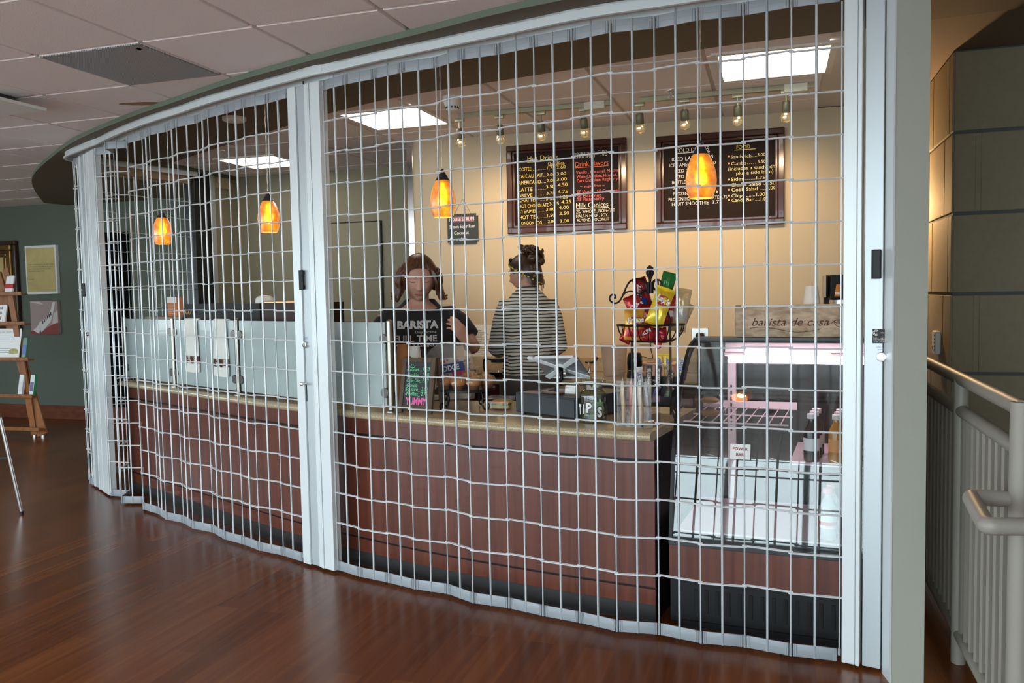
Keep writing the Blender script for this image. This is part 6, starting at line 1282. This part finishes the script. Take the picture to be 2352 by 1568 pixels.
# ================================================================== stair railing
M_RAIL = mat('taupe_rail_paint', (.31, .285, .24), .45, bump=.2, bscale=300)
R0 = Vector((1.695, 3.11)); RV = NY
def RP(k, z): p = R0 - RV * k; return Vector((p.x, p.y, z))
t = thing('stair_railing', 'taupe painted tube railing with slim balusters right of the kiosk jamb', 'railing', RP(0, 0))
for nm, z_, r in (('top_rail', 1.095, .0245), ('middle_rail', .975, .0235), ('bottom_rail', .115, .0215)): g = G(); g.cyl(RP(.80, z_), RP(-2.15, z_), r, n=16); obj(nm, g, M_RAIL, t)
for k in (0, .80, -1.05, -2.15): g = G(); g.cyl(RP(k, 0), RP(k, 1.095 + (.0 if k != .8 else .02)), .0265 if k != .8 else .030, n=18); obj('post', g, M_RAIL, t)
n_ = 0
for k in [.80 - .083 * i for i in range(1, 36)]:
    if min(abs(k - q) for q in (0, .80, -1.05, -2.15)) < .03: continue
    g = G(); p = RP(k, 0); g.box((p.x, p.y, .545), (.016, .016, .83), rotz(WANG, (0, 0, 0)) if False else None); obj('baluster', g, M_RAIL, t)
P1 = onz(2318, 1142, .83); P2 = onz(2229, 1141, .83); P3 = onz(2266, 1208, .83); P4 = P3 + Vector((.30, -.03, 0)); P1 = P2 + Vector((EX.x, EX.y, 0)) * .115
t = thing('stair_handrail', 'short taupe tube handrail with square return in front of the balusters', 'handrail', P3 - Vector((0, 0, .83)))
g = G(); rr_ = .0235
def bend(a, b, c, r=.02, n=5):
    u = (a - b).normalized(); v = (c - b).normalized(); return [b + u * r * (1 - i / n) ** 2 + v * r * (i / n) ** 2 for i in range(n + 1)]
g.tube([P1] + bend(P1, P2, P3) + bend(P2, P3, P4) + [P4, P4 + Vector((.15, -.02, -.1))], rr_, 16); obj('tube', g, M_RAIL, t)
g = G(); a_ = P4 + Vector((.02, 0, -.01)); g.cyl(a_, Vector((a_.x, a_.y, 0)), .022, n=14); obj('support', g, M_RAIL, t)
q = onpl(2158, 786, (Cn.x, Cn.y), (EX.x, EX.y)); M = frame(q, (NY.x, NY.y, 0), (0, 0, 1), (-EX.x, -EX.y, 0))
t = thing('wall_sensor', 'small white wall mounted sensor box on the lit block wall', 'sensor', q)
g = G(); g.box((0, 0, .016), (.095, .125, .030), M, bev=.006); sb_ = obj('case', g, M_WHITE, t)
g = G()
for k in range(5): g.box((-.03, .04 - .02 * k, .0315), (.012, .010, .001), M)
g.box((.02, -.03, .0315), (.014, .018, .001), M); obj('slots', g, M_INK, sb_)
t = thing('added_sconce', 'unseen brass sconce added between the jamb partition and the block wall to light it', 'wall lamp', (2.345, 5.28, 1.75))  # added fixture: throws warm light on the block wall, source itself unseen
g = G(); g.cyl((2.352, 5.30, 1.80), (2.352, 5.30, 1.84), .03, n=16); obj('bracket', g, M_GOLD, t)
g = G(); g.lathe([(.018, 1.842), (.030, 1.86), (.034, 1.95), (.030, 1.99)], (2.385, 5.28, 0), 18, cap=False); obj('shade', g, mat('sconce_glass', (.8, .6, .35), .4, alpha=.4), t)
ld = bpy.data.lights.new('added_sconce_bulb', 'POINT'); ld.energy = 70; ld.color = (1, .60, .26); ld.shadow_soft_size = .03
lo = bpy.data.objects.new('added_sconce_bulb', ld); COL.objects.link(lo); lo.location = (2.39, 5.26, 1.93)
# ================================================================== people
M_SKIN = mat('warm_skin', (.56, .30, .215), .5, spec=.35, var=.08, vscale=18); M_SKIN2 = mat('light_warm_skin', (.58, .31, .21), .5, spec=.35, var=.08, vscale=18)
M_LIP = mat('rose_lips', (.40, .10, .10), .4); M_BROW = mat('dark_brow_hair', (.05, .022, .012), .7)
def hairmat(nm, a, b):
    m = mat(nm, a, .38, spec=.5); N, L, B = nodes(m); tcn = N.new('ShaderNodeTexCoord'); mp = N.new('ShaderNodeMapping'); mp.inputs['Scale'].default_value = (90, 90, 7); nz = N.new('ShaderNodeTexNoise'); nz.inputs['Scale'].default_value = 1; nz.inputs['Detail'].default_value = 4
    r = ramp(N, [(.3, a), (.7, b)]); L.new(tcn.outputs['Object'], mp.inputs[0]); L.new(mp.outputs[0], nz.inputs['Vector']); L.new(nz.outputs[0], r.inputs[0]); L.new(r.outputs[0], B.inputs['Base Color']); return m
def remesh(o, vox, it=5, fac=.5, sub=0):
    m = o.modifiers.new('weld', 'REMESH'); m.mode = 'VOXEL'; m.voxel_size = vox; m.use_smooth_shade = True
    if it: s_ = o.modifiers.new('soft', 'SMOOTH'); s_.iterations = it; s_.factor = fac
    return o
def ringe(c, rx, ry, ax, ay, n=28, p=2.3):
    out_ = []
    for k in range(n):
        a = 2 * PI * k / n; ca, sa = math.cos(a), math.sin(a)
        out_.append(c + ax * (rx * math.copysign(abs(ca) ** (2 / p), ca)) + ay * (ry * math.copysign(abs(sa) ** (2 / p), sa)))
    return out_
def head_grid(g, M, k=1.0, wide=1.0, nu=64, nv=56):
    bumps = [(0, -.030, .021, .0115, .013), (0, -.004, .011, .008, .026), (-.0095, -.034, .006, .007, .008), (.0095, -.034, .006, .007, .008), (-.032, .010, -.011, .017, .012), (.032, .010, -.011, .017, .012), (-.032, .007, .0065, .012, .008), (.032, .007, .0065, .012, .008),
             (-.028, .030, .0045, .020, .008), (.028, .030, .0045, .020, .008), (-.040, -.026, .006, .020, .020), (.040, -.026, .006, .020, .020), (0, -.0555, .0075, .020, .0055), (0, -.0665, .0075, .017, .0055), (0, -.0608, -.006, .021, .0018), (0, -.079, -.005, .016, .006), (0, -.098, .010, .020, .014)]
    vs = []
    for j in range(nv + 1):
        th = PI * j / nv
        for i in range(nu):
            ph = 2 * PI * i / nu; x = math.sin(th) * math.sin(ph); y = math.sin(th) * math.cos(ph); z = math.cos(th)
            X = x * .074 * wide; Y = y * .093; Z = z * .118
            if Z < .0: q = min(1, -Z / .118); X *= 1 - .30 * q ** 1.6; Y *= (1 - .10 * q) if y > 0 else (1 - .38 * q)
            if Z > .02 and y < 0: Y *= 1.06
            if y > -.1:
                f = max(0, min(1, (y + .1) / .5))
                for (bx, bz, a, sx_, sz_) in bumps: Y += f * a * math.exp(-((X - bx) / sx_) ** 2 - ((Z - bz) / sz_) ** 2)
            vs.append((X * k, Y * k, Z * k))
    fs = [(j * nu + i, j * nu + (i + 1) % nu, (j + 1) * nu + (i + 1) % nu, (j + 1) * nu + i) for j in range(nv) for i in range(nu)]
    g.add(vs, [f[::-1] for f in fs], M, 0, True)
    for s_ in (-1, 1): g.ell((s_ * .073 * k * wide, -.006 * k, -.006 * k), (.011 * k, .019 * k, .031 * k), 12, 10, M)
def hand(g, wr, d, n, k=1.0, curl=.5, thumb=1, spread=.16):
    """palm and five bent fingers; d = wrist->knuckles, n = palm normal (the side fingers curl to)"""
    d = Vector(d).normalized(); n = Vector(n); n = (n - d * n.dot(d)).normalized(); s_ = d.cross(n) * thumb
    wr = Vector(wr); P = lambda a, b, c: wr + d * (a * k) + s_ * (b * k) + n * (c * k)
    rings = [ringe(P(a, 0, 0), w_ * k, h_ * k, s_, n, 16) for a, w_, h_ in ((-.02, .026, .020), (.0, .028, .019), (.03, .038, .017), (.065, .042, .015), (.088, .040, .012))]
    g.loft(rings, True, True)
    for (b, L_, r, cu) in ((.031, .070, .0086, .85), (.0105, .078, .0088, 1.0), (-.0105, .073, .0085, 1.1), (-.031, .058, .0076, 1.25)):
        pts = [P(.060, b * .9, 0), P(.090, b, .001)]; a = 0; pos = Vector((.090, b, .001)); dirb = b * spread * 3
        for f, seg in enumerate((.44, .32, .24)):
            a += curl * cu * (.55, 1.0, .7)[f]; pos = pos + Vector((math.cos(a) * L_ * seg, dirb * L_ * seg * 1.2, math.sin(a) * L_ * seg)); pts.append(P(*pos))
        g.tube(pts, [r * k * q for q in (1.1, 1.08, 1.0, .93, .80)], 10); g.ell(pts[-1], r * k * .80, 8, 6)
    tp = [P(.010, .024, .004), P(.032, .045, .012), P(.058, .056, .024), P(.080, .052, .036)]; g.tube(tp, [.0125 * k, .0115 * k, .0098 * k, .008 * k], 10); g.ell(tp[-1], .008 * k, 8, 6)
class Fig:
    def __init__(s, o, face): s.o = Vector(o); s.f = Vector((face[0], face[1], 0)).normalized(); s.l = Vector((-s.f.y, s.f.x, 0))
    def __call__(s, x, y, z): return s.o + s.l * x + s.f * y + Vector((0, 0, z))       # x to the person's left, y forwards
    def torso(s, rows, p=2.3): return [ringe(s(x, y, z), rx, ry, s.l, s.f, 32, p) for z, x, y, rx, ry in rows]
def legs(F, g, hip, w_, foot_y=.0, kk=1.0, extra=0.0):
    for s_ in (-1, 1): g.tube([F(s_ * w_, -.005, hip), F(s_ * w_ * 1.05, .01, hip * .78), F(s_ * w_ * 1.0, .015, hip * .53), F(s_ * w_ * .98, -.005, hip * .33), F(s_ * w_ * .95, -.01, .09)], [(.088 + extra) * kk, (.080 + extra) * kk, (.056 + extra) * kk, (.052 + extra) * kk, (.036 + extra * 1.6) * kk], 16)
def shoes(F, w_, par, m):
    for s_ in (-1, 1):
        g = G(); rings = [ringe(F(s_ * w_ * .95, y, .035 if y < .1 else .028), rx, rz, F.l, Vector((0, 0, 1)), 16, 2.6) for y, rx, rz in ((-.075, .020, .025), (-.06, .034, .034), (.0, .038, .034), (.08, .045, .027), (.14, .042, .024), (.175, .022, .016))]
        g.loft(rings, True, True); obj('shoe', g, m, par)

# ---------------------------------------------------------------- woman in black tee, facing us
A0 = aty(963, 690, 5.08); FA = Fig((A0.x, 5.08, 0), (.06, -1.0)); HK = 1.21; HWd = 1.10
g = G()
TA = [(.86, 0, -.01, .185, .132), (.95, 0, -.01, .175, .130), (1.05, 0, .0, .168, .128), (1.15, 0, .012, .178, .140), (1.24, 0, .012, .184, .132), (1.31, 0, .0, .182, .108), (1.355, 0, -.012, .150, .082), (1.385, 0, -.018, .095, .068), (1.41, 0, -.018, .062, .060)]
g.loft(FA.torso(TA), True, True)
g.tube([FA(0, -.02, 1.36), FA(0, -.010, 1.43), FA(0, .012, 1.50)], [.066, .060, .060], 18)          # neck
legs(FA, g, .90, .095)
HA = Matrix.Translation(FA(.004, .060, 1.553)) @ frame((0, 0, 0), -FA.l, FA.f, (0, 0, 1)) @ Matrix.Rotation(.10, 4, 'Z') @ Matrix.Rotation(-.30, 4, 'X')
head_grid(g, HA, HK, HWd)
elL = aty(1086, 797, 5.02); wrL = aty(1071, 782, 4.80); shL = FA(.195, -.015, 1.322); shR = FA(-.195, -.015, 1.322)
elR = FA(-.275, -.01, 1.065); wrR = FA(-.19, .20, .99)
for (a, b, c) in ((shL, elL, wrL), (shR, elR, wrR)): g.tube([a, a.lerp(b, .3), a.lerp(b, .75), b, b.lerp(c, .3), b.lerp(c, .75), c], [.062, .058, .050, .047, .047, .035, .027], 16)
hand(g, wrL + (wrL - elL).normalized() * .018, (wrL - elL) * .35 + Vector((-.07, -.02, .13)), (-.75, .35, .2), 1.05, .6, -1); hand(g, wrR + (wrR - elR).normalized() * .018, (wrR - elR) + Vector((.0, -.03, -.03)), (0, 0, -1), 1.0, .35, 1)
pA_ = obj('person', g, M_SKIN, None, 'person in a black lettered tee looking down with one hand raised behind the counter', 'person'); remesh(pA_, .0052, 3)
M_TEE = mat('black_cotton', (.012, .011, .012), .85, bump=.5, bscale=20, sheen=.1)
def clothe(name, par, F, rows, arms, m, vox=.008, it=12, p=2.3, extra=None):
    g = G(); g.loft(F.torso(rows, p), True, True)
    for pts, rs in arms: g.tube(pts, rs, 18)
    if extra: extra(g)
    return remesh(obj(name, g, m, par), vox, it)
TS0 = [(.80, 0, -.012, .206, .152), (.88, 0, -.012, .205, .152), (.97, 0, -.010, .193, .146), (1.06, 0, .002, .186, .146), (1.15, 0, .018, .196, .162), (1.22, 0, .018, .202, .152), (1.28, 0, .006, .204, .130), (1.318, 0, -.006, .196, .112), (1.345, 0, -.008, .168, .097), (1.371, 0, -.032, .134, .076), (1.398, 0, -.054, .106, .052), (1.425, 0, -.068, .088, .036)]
TS = [(z, x, y, rx * 1.06, ry * 1.03) for z, x, y, rx, ry in TS0]
shA = clothe('tee_shirt', pA_, FA, TS, [([shL + Vector((-.07, 0, .005)), shL + Vector((-.02, 0, .0)), shL.lerp(elL, .25), shL.lerp(elL, .62), shL.lerp(elL, .74)], [.050, .066, .080, .084, .084]), ([shR + Vector((.07, 0, .005)), shR + Vector((.02, 0, .0)), shR.lerp(elR, .25), shR.lerp(elR, .62), shR.lerp(elR, .74)], [.050, .066, .080, .084, .084])], M_TEE)
shA['label'] = 'black tee shirt with white lettering'
def front(F, rows, x, z, p=2.3):                         # forward distance of the torso surface at (x, z)
    for a, b in zip(rows[:-1], rows[1:]):
        if a[0] <= z <= b[0]:
            t_ = (z - a[0]) / (b[0] - a[0]); yc = a[2] + (b[2] - a[2]) * t_; rx = a[3] + (b[3] - a[3]) * t_; ry = a[4] + (b[4] - a[4]) * t_
            return yc + ry * max(0, 1 - abs((x - 0) / rx) ** p) ** (1 / p)
    return .12
g = G()
for (tx, z, size, x0, x1, bold) in (('BARISTA', 1.252, .060, -.128, .118, .05), ('Only because', 1.222, .022, -.02, .105, .0), ('FULL TIME', 1.174, .052, -.145, .108, .02), ('MULTI TASKING', 1.142, .026, -.145, .106, .02), ('NINJA', 1.086, .056, -.14, .10, .06), ('IS NOT AN ACTUAL', 1.060, .020, -.13, .10, .0), ('JOB TITLE', 1.008, .048, -.13, .095, .02)):
    h = G(); h.text(tx, Matrix.Identity(4), size, width=x1 - x0, depth=0, bold=bold)
    vs = [FA(x0 + v.x, front(FA, TS, x0 + v.x, z + v.y) + .0045, z + v.y) for v in h.v]; g.add(vs, h.f, None, 1 if tx in ('NINJA',) else 0)
obj('lettering', g, [mat('white_shirt_print', (.62, .62, .62), .8), mat('grey_shirt_print', (.10, .10, .105), .8)], shA)
g = G(); g.loft(FA.torso([(.80, 0, -.01, .20, .145), (.86, 0, -.01, .198, .142), (.93, 0, -.01, .190, .138)]), True, True); legs(FA, g, .88, .098, extra=.014); trA = remesh(obj('trousers', g, mat('dark_trousers', (.02, .02, .024), .85), pA_), .009, 5)
shoes(FA, .1, pA_, M_BLACK)
# neck chain
g = G(); 
g.tube([FA(.075 * math.sin(a), front(FA, TS, .0, 1.29) * 0 + .045 + .055 * math.cos(a) * .9, 1.375 - .10 * (.5 + .5 * math.cos(a))) for a in [-1.5 + 3.0 * i / 20 for i in range(21)]], .0012, 5); obj('necklace', g, M_STEEL, pA_)
# face details
def facepatch(par, M, k, wide, nm, pts, r, m):           # short tube laid on the face; pts in head units (x, z)
    g = G(); o_ = []
    for x, z, y in pts: o_.append(M @ Vector((x * k * wide, y * k, z * k)))
    g.tube(catmull3(o_, 4), r, 6, flat=.6); return obj(nm, g, m, par)
for s_ in (-1, 1):
    facepatch(pA_, HA, HK, HWd, 'eyebrow', [(s_ * .014, .026, .0925), (s_ * .028, .031, .090), (s_ * .044, .027, .080)], .0030, M_BROW)
    facepatch(pA_, HA, HK, HWd, 'eyelash', [(s_ * .019, .0035, .0865), (s_ * .032, -.0005, .0865), (s_ * .045, .003, .077)], .0022, M_BROW)
facepatch(pA_, HA, HK, HWd, 'lips', [(-.021, -.0600, .0865), (-.008, -.0585, .0965), (0, -.0597, .0975), (.008, -.0585, .0965), (.021, -.0600, .0865)], .0042, M_LIP)
# hair: parted bob with flicked ends
M_HAIR1 = hairmat('auburn_brown_hair', (.040, .015, .007), (.155, .058, .022))
def hair_shell(M, k, wide, low, rad, m, par, nm='hair', thick=.012, nu=84, nv=30, ripple=.0025, seed=1):
    g = G(); O, I = [], []
    for j in range(nv + 1):
        v = j / nv; ro, ri_ = [], []
        for i in range(nu):
            az = -PI + 2 * PI * i / nu; zl = low(az); z = .128 - (.128 - zl) * v ** 1.15
            zz = max(-1, min(1, z / .124)); base = math.sqrt(max(0, 1 - min(1, max(zz, 0)) ** 2)) if z > 0 else 1.0
            kr = rad(az, v, z); rp = 1 + ripple / .08 * math.sin(az * 23 + 5 * math.sin(az * 3 + seed)) * min(1, v * 2)
            X = math.sin(az) * .078 * wide * base * kr * rp; Y = math.cos(az) * .098 * base * kr * rp - .004
            p = Vector((X, Y, z)); ro.append(M @ (p * k)); q = Vector((X * .88, Y * .90, z - .008 if v < .8 else z)); ri_.append(M @ (q * k))
        O.append(ro); I.append(ri_)
    g.loft(O + I[::-1], True, True); return obj(nm, g, m, par, ang=70)
def lowA(az):
    a = abs(az)
    if a < .62: return .072 - .012 * (a / .62) ** 2
    if a < 1.02: f = (a - .62) / .40; return .060 - .138 * f * f * (3 - 2 * f)
    return -.078 - .016 * math.sin(min(1, (a - 1.02) / 1.0) * PI / 2)
def radA(az, v, z):
    a = abs(az); r_ = 1.06 + .05 * v
    if a > .8:
        r_ += .20 * max(0, (v - .30)) + .10 * math.sin(max(0, v - .45) * 9 + az) * (v > .45)
        r_ += .55 * max(0, v - .84) * 2.0
    return r_
hair_shell(HA, HK, HWd, lowA, radA, M_HAIR1, pA_, ripple=.0035)
g = G(); random.seed(4)                               # loose wavy locks with flicked ends
for s_ in (-1, 1):
    for k in range(9):
        az = s_ * (1.05 + .12 * k); r0 = 1.22 + .04 * random.random(); c_ = math.cos(az); q_ = math.sin(az); fl = .016 + .016 * random.random(); zl_ = -.090 - .014 * random.random()
        pts = [HA @ (Vector((q_ * (.080 * HWd * r0 + dx) , c_ * (.100 * r0 + dx * .6) - .004, z)) * HK) for dx, z in ((-.010, .040), (.004, -.005), (-.003, -.035), (.004, -.066), (fl * .6, zl_), (fl * 1.2, zl_ + .004))]
        pts = catmull3(pts, 4); n_ = len(pts); g.tube(pts, [.004 + .010 * math.sin(PI * min(.94, (i + 1) / n_)) for i in range(n_)], 7)
obj('hair_locks', g, M_HAIR1, pA_, ang=70)
g = G(); e_ = HA @ Vector((-.088, -.004, -.052)); g.ell(e_, .006, 8, 6); e_ = HA @ Vector((.088, -.004, -.052)); g.ell(e_, .006, 8, 6); obj('earrings', g, M_CHROME, pA_)

# ---------------------------------------------------------------- woman in stripes, back turned
B0 = aty(1212, 690, 5.36); FB = Fig((B0.x, 5.36, 0), (-.12, 1.0))
g = G(); TB = [(.84, 0, -.012, .165, .125), (.93, 0, -.008, .158, .115), (1.03, 0, .0, .138, .100), (1.14, 0, .004, .150, .108), (1.25, 0, .0, .168, .108), (1.34, 0, -.008, .148, .086), (1.385, 0, -.014, .118, .068), (1.415, 0, -.014, .085, .060), (1.44, 0, -.012, .056, .054)]
g.loft(FB.torso(TB), True, True); g.tube([FB(0, -.02, 1.39), FB(0, -.008, 1.46), FB(.006, .012, 1.53)], [.060, .052, .054], 18); legs(FB, g, .90, .088)
HB_ = Matrix.Translation(FB(.012, .034, 1.574)) @ frame((0, 0, 0), -FB.l, FB.f, (0, 0, 1)) @ Matrix.Rotation(.98, 4, 'Z') @ Matrix.Rotation(-.16, 4, 'X')
head_grid(g, HB_, 1.07)
s1, s2 = FB(.150, -.012, 1.360), FB(-.150, -.012, 1.360); e1, e2 = aty(1140, 800, 5.38), aty(1284, 796, 5.36); w1, w2 = FB(.13, .25, 1.05), FB(-.13, .26, 1.03)
for (a, b, c) in ((s1, e1, w1), (s2, e2, w2)): g.tube([a, a.lerp(b, .3), a.lerp(b, .75), b, b.lerp(c, .3), b.lerp(c, .75), c], [.042, .042, .040, .038, .038, .031, .025], 16)
hand(g, w1 + (w1 - e1).normalized() * .018, (w1 - e1) + Vector((.03, .03, -.05)), (0, .1, -1), .95, .55, -1); hand(g, w2 + (w2 - e2).normalized() * .018, (w2 - e2) + Vector((-.03, .03, -.05)), (0, .1, -1), .95, .55, 1)
pB_ = obj('person', g, M_SKIN2, None, 'person in a striped top seen from behind with hair up in a floral scarf', 'person'); remesh(pB_, .0052, 3)
M_STR = mat('navy_cream_stripe_jersey', (.60, .56, .48), .9); N, L, B = nodes(M_STR)
tcn = N.new('ShaderNodeTexCoord'); sx_ = N.new('ShaderNodeSeparateXYZ'); nz = N.new('ShaderNodeTexNoise'); nz.inputs['Scale'].default_value = 7; ad = N.new('ShaderNodeMath'); ad.operation = 'MULTIPLY_ADD'; ad.inputs[1].default_value = .018
mu = N.new('ShaderNodeMath'); mu.operation = 'MULTIPLY'; mu.inputs[1].default_value = 1 / .0218; fr_ = N.new('ShaderNodeMath'); fr_.operation = 'FRACT'; r = ramp(N, [(.34, (.030, .026, .034)), (.40, (.62, .575, .48))]); r.color_ramp.interpolation = 'LINEAR'
L.new(tcn.outputs['Object'], sx_.inputs[0]); L.new(tcn.outputs['Object'], nz.inputs['Vector']); L.new(nz.outputs[0], ad.inputs[0]); L.new(sx_.outputs[2], ad.inputs[2]); L.new(ad.outputs[0], mu.inputs[0]); L.new(mu.outputs[0], fr_.inputs[0]); L.new(fr_.outputs[0], r.inputs[0]); L.new(r.outputs[0], B.inputs['Base Color'])
TBS = [(.925, 0, -.012, .183, .142), (.98, 0, -.008, .172, .130), (1.06, 0, .0, .158, .120), (1.14, 0, .004, .168, .124), (1.26, 0, .0, .180, .124), (1.345, 0, -.008, .170, .108), (1.395, 0, -.014, .140, .090), (1.440, 0, -.014, .108, .074), (1.468, 0, -.010, .074, .066), (1.496, 0, -.006, .063, .062)]
def folds(g):
    for k, z in enumerate((.955, .985, 1.015, 1.045)): g.tube([FB(-.15 + .3 * i / 8, -.118 - .012 * math.sin(PI * i / 8) + .004 * math.sin(i * 2 + k), z + .010 * math.sin(i * .8 + k)) for i in range(9)], .012, 8)
clothe('striped_top', pB_, FB, TBS, [([a.lerp(FB(0, -.01, a.z), .45), a, a.lerp(b, .3), a.lerp(b, .8), b, b.lerp(c, .30), b.lerp(c, .42)], [.050, .060, .062, .058, .057, .055, .050]) for a, b, c in ((s1, e1, w1), (s2, e2, w2))], M_STR, extra=folds)
g = G(); g.loft(FB.torso([(.80, 0, -.01, .170, .130), (.87, 0, -.012, .176, .136), (.95, 0, -.008, .168, .126)]), True, True); legs(FB, g, .88, .090, extra=.020); remesh(obj('trousers', g, mat('grey_twill', (.10, .085, .075), .9), pB_), .009, 5)
shoes(FB, .09, pB_, M_DARK)
M_HAIR2 = hairmat('dark_brown_hair', (.022, .009, .005), (.095, .038, .016))
def lowB(az):
    a = abs(az)
    if a < .7: return .066
    if a < 1.15: f = (a - .7) / .45; return .066 - .062 * f
    if a < 1.75: return .004 + .0 * a
    f = min(1, (a - 1.75) / .5); return .004 - .088 * f * f * (3 - 2 * f)
hair_shell(HB_, 1.07, 1.0, lowB, lambda az, v, z: 1.05 + .04 * v, M_HAIR2, pB_, seed=3)
g = G(); random.seed(9); hb = HB_ @ Matrix.Scale(1.05, 4)
for (x, y, z, r) in ((0, -.045, .135, .044), (.030, -.03, .150, .030), (-.028, -.055, .140, .034), (.0, -.085, .105, .046), (-.045, -.095, .075, .038), (.04, -.095, .085, .036), (.0, -.115, .055, .034), (-.03, -.02, .160, .022)): g.ell(hb @ Vector((x, y, z)), (r, r * .9, r * .85), 16, 10)
for k in range(16):
    a = random.uniform(0, 6.28); c = Vector((random.uniform(-.03, .03), -.07 + random.uniform(-.03, .03), .115 + random.uniform(-.03, .03))); rr = random.uniform(.030, .052)
    g.tube([hb @ (c + Vector((rr * math.cos(a + q * .32), rr * .8 * math.sin(a + q * .32), .012 * math.sin(q * .9 + k)))) for q in range(9)], [.004, .008, .010, .011, .011, .010, .009, .007, .003], 7)
obj('hair_bun', g, M_HAIR2, pB_, ang=70)
g = G()                                                  # loose strands at the nape
for k in range(7): x = -.05 + .1 * k / 6; g.tube(catmull3([hb @ Vector((x, -.085, -.02)), hb @ Vector((x * 1.1, -.090, -.06)), hb @ Vector((x * 1.3 + .006 * (-1) ** k, -.080, -.105 - .01 * (k % 3)))], 3), .0022, 5)
obj('loose_strands', g, M_HAIR2, pB_)
M_SCARF = mat('dark_green_scarf', (.012, .025, .016), .8); M_FLW = mat('yellow_flower_print', (.70, .38, .04), .8)
def bandp(a, w_):                                        # closed loop: forehead hairline, behind the ears, down to the nape
    c = .5 + .5 * math.cos(a); z = -.075 + (.075 + .085) * c ** .8; base = math.sqrt(max(.05, 1 - max(0, z / .125) ** 2)) if z > 0 else (1 - .10 * (-z / .1))
    return hb @ Vector((math.sin(a) * .0815 * base * 1.10, math.cos(a) * .100 * base * 1.09 - .004, (z + w_) * 1.02))
g = G(); rings = []
for i in range(49):
    a = 2 * PI * i / 48; hw_ = .017 + .006 * math.cos(a); o_ = hb.to_3x3() @ Vector((math.sin(a), math.cos(a), 0)) * .004
    rings.append([bandp(a, -hw_), bandp(a, hw_), bandp(a, hw_) + o_, bandp(a, 0) + o_ * 2, bandp(a, -hw_) + o_])
g.loft(rings, True, False); sc = obj('floral_scarf', g, M_SCARF, pB_, ang=70); g = G()
for i in range(38):
    a = random.uniform(0, 6.28); p = bandp(a, random.uniform(-.014, .014)); o_ = (hb.to_3x3() @ Vector((math.sin(a), math.cos(a), 0))).normalized()
    g.ell(p + o_ * .007, (.0075, .0075, .0055), 8, 6)
obj('flower_print', g, M_FLW, sc)
g = G(); g.ell(hb @ Vector((.083, -.004, -.040)), .0055, 8, 6); g.ell(hb @ Vector((-.083, -.004, -.040)), .0055, 8, 6); obj('earrings', g, M_CHROME, pB_)
for s_ in (-1, 1):
    facepatch(pB_, HB_, 1.07, 1.0, 'eyebrow', [(s_ * .014, .026, .0925), (s_ * .028, .031, .090), (s_ * .044, .027, .080)], .0026, M_BROW); facepatch(pB_, HB_, 1.07, 1.0, 'eyelash', [(s_ * .019, .0035, .0865), (s_ * .032, -.0005, .0865), (s_ * .045, .003, .077)], .0018, M_BROW)
facepatch(pB_, HB_, 1.07, 1.0, 'lips', [(-.018, -.0600, .083), (-.008, -.0585, .091), (0, -.0597, .092), (.008, -.0585, .091), (.018, -.0600, .083)], .0032, M_LIP)
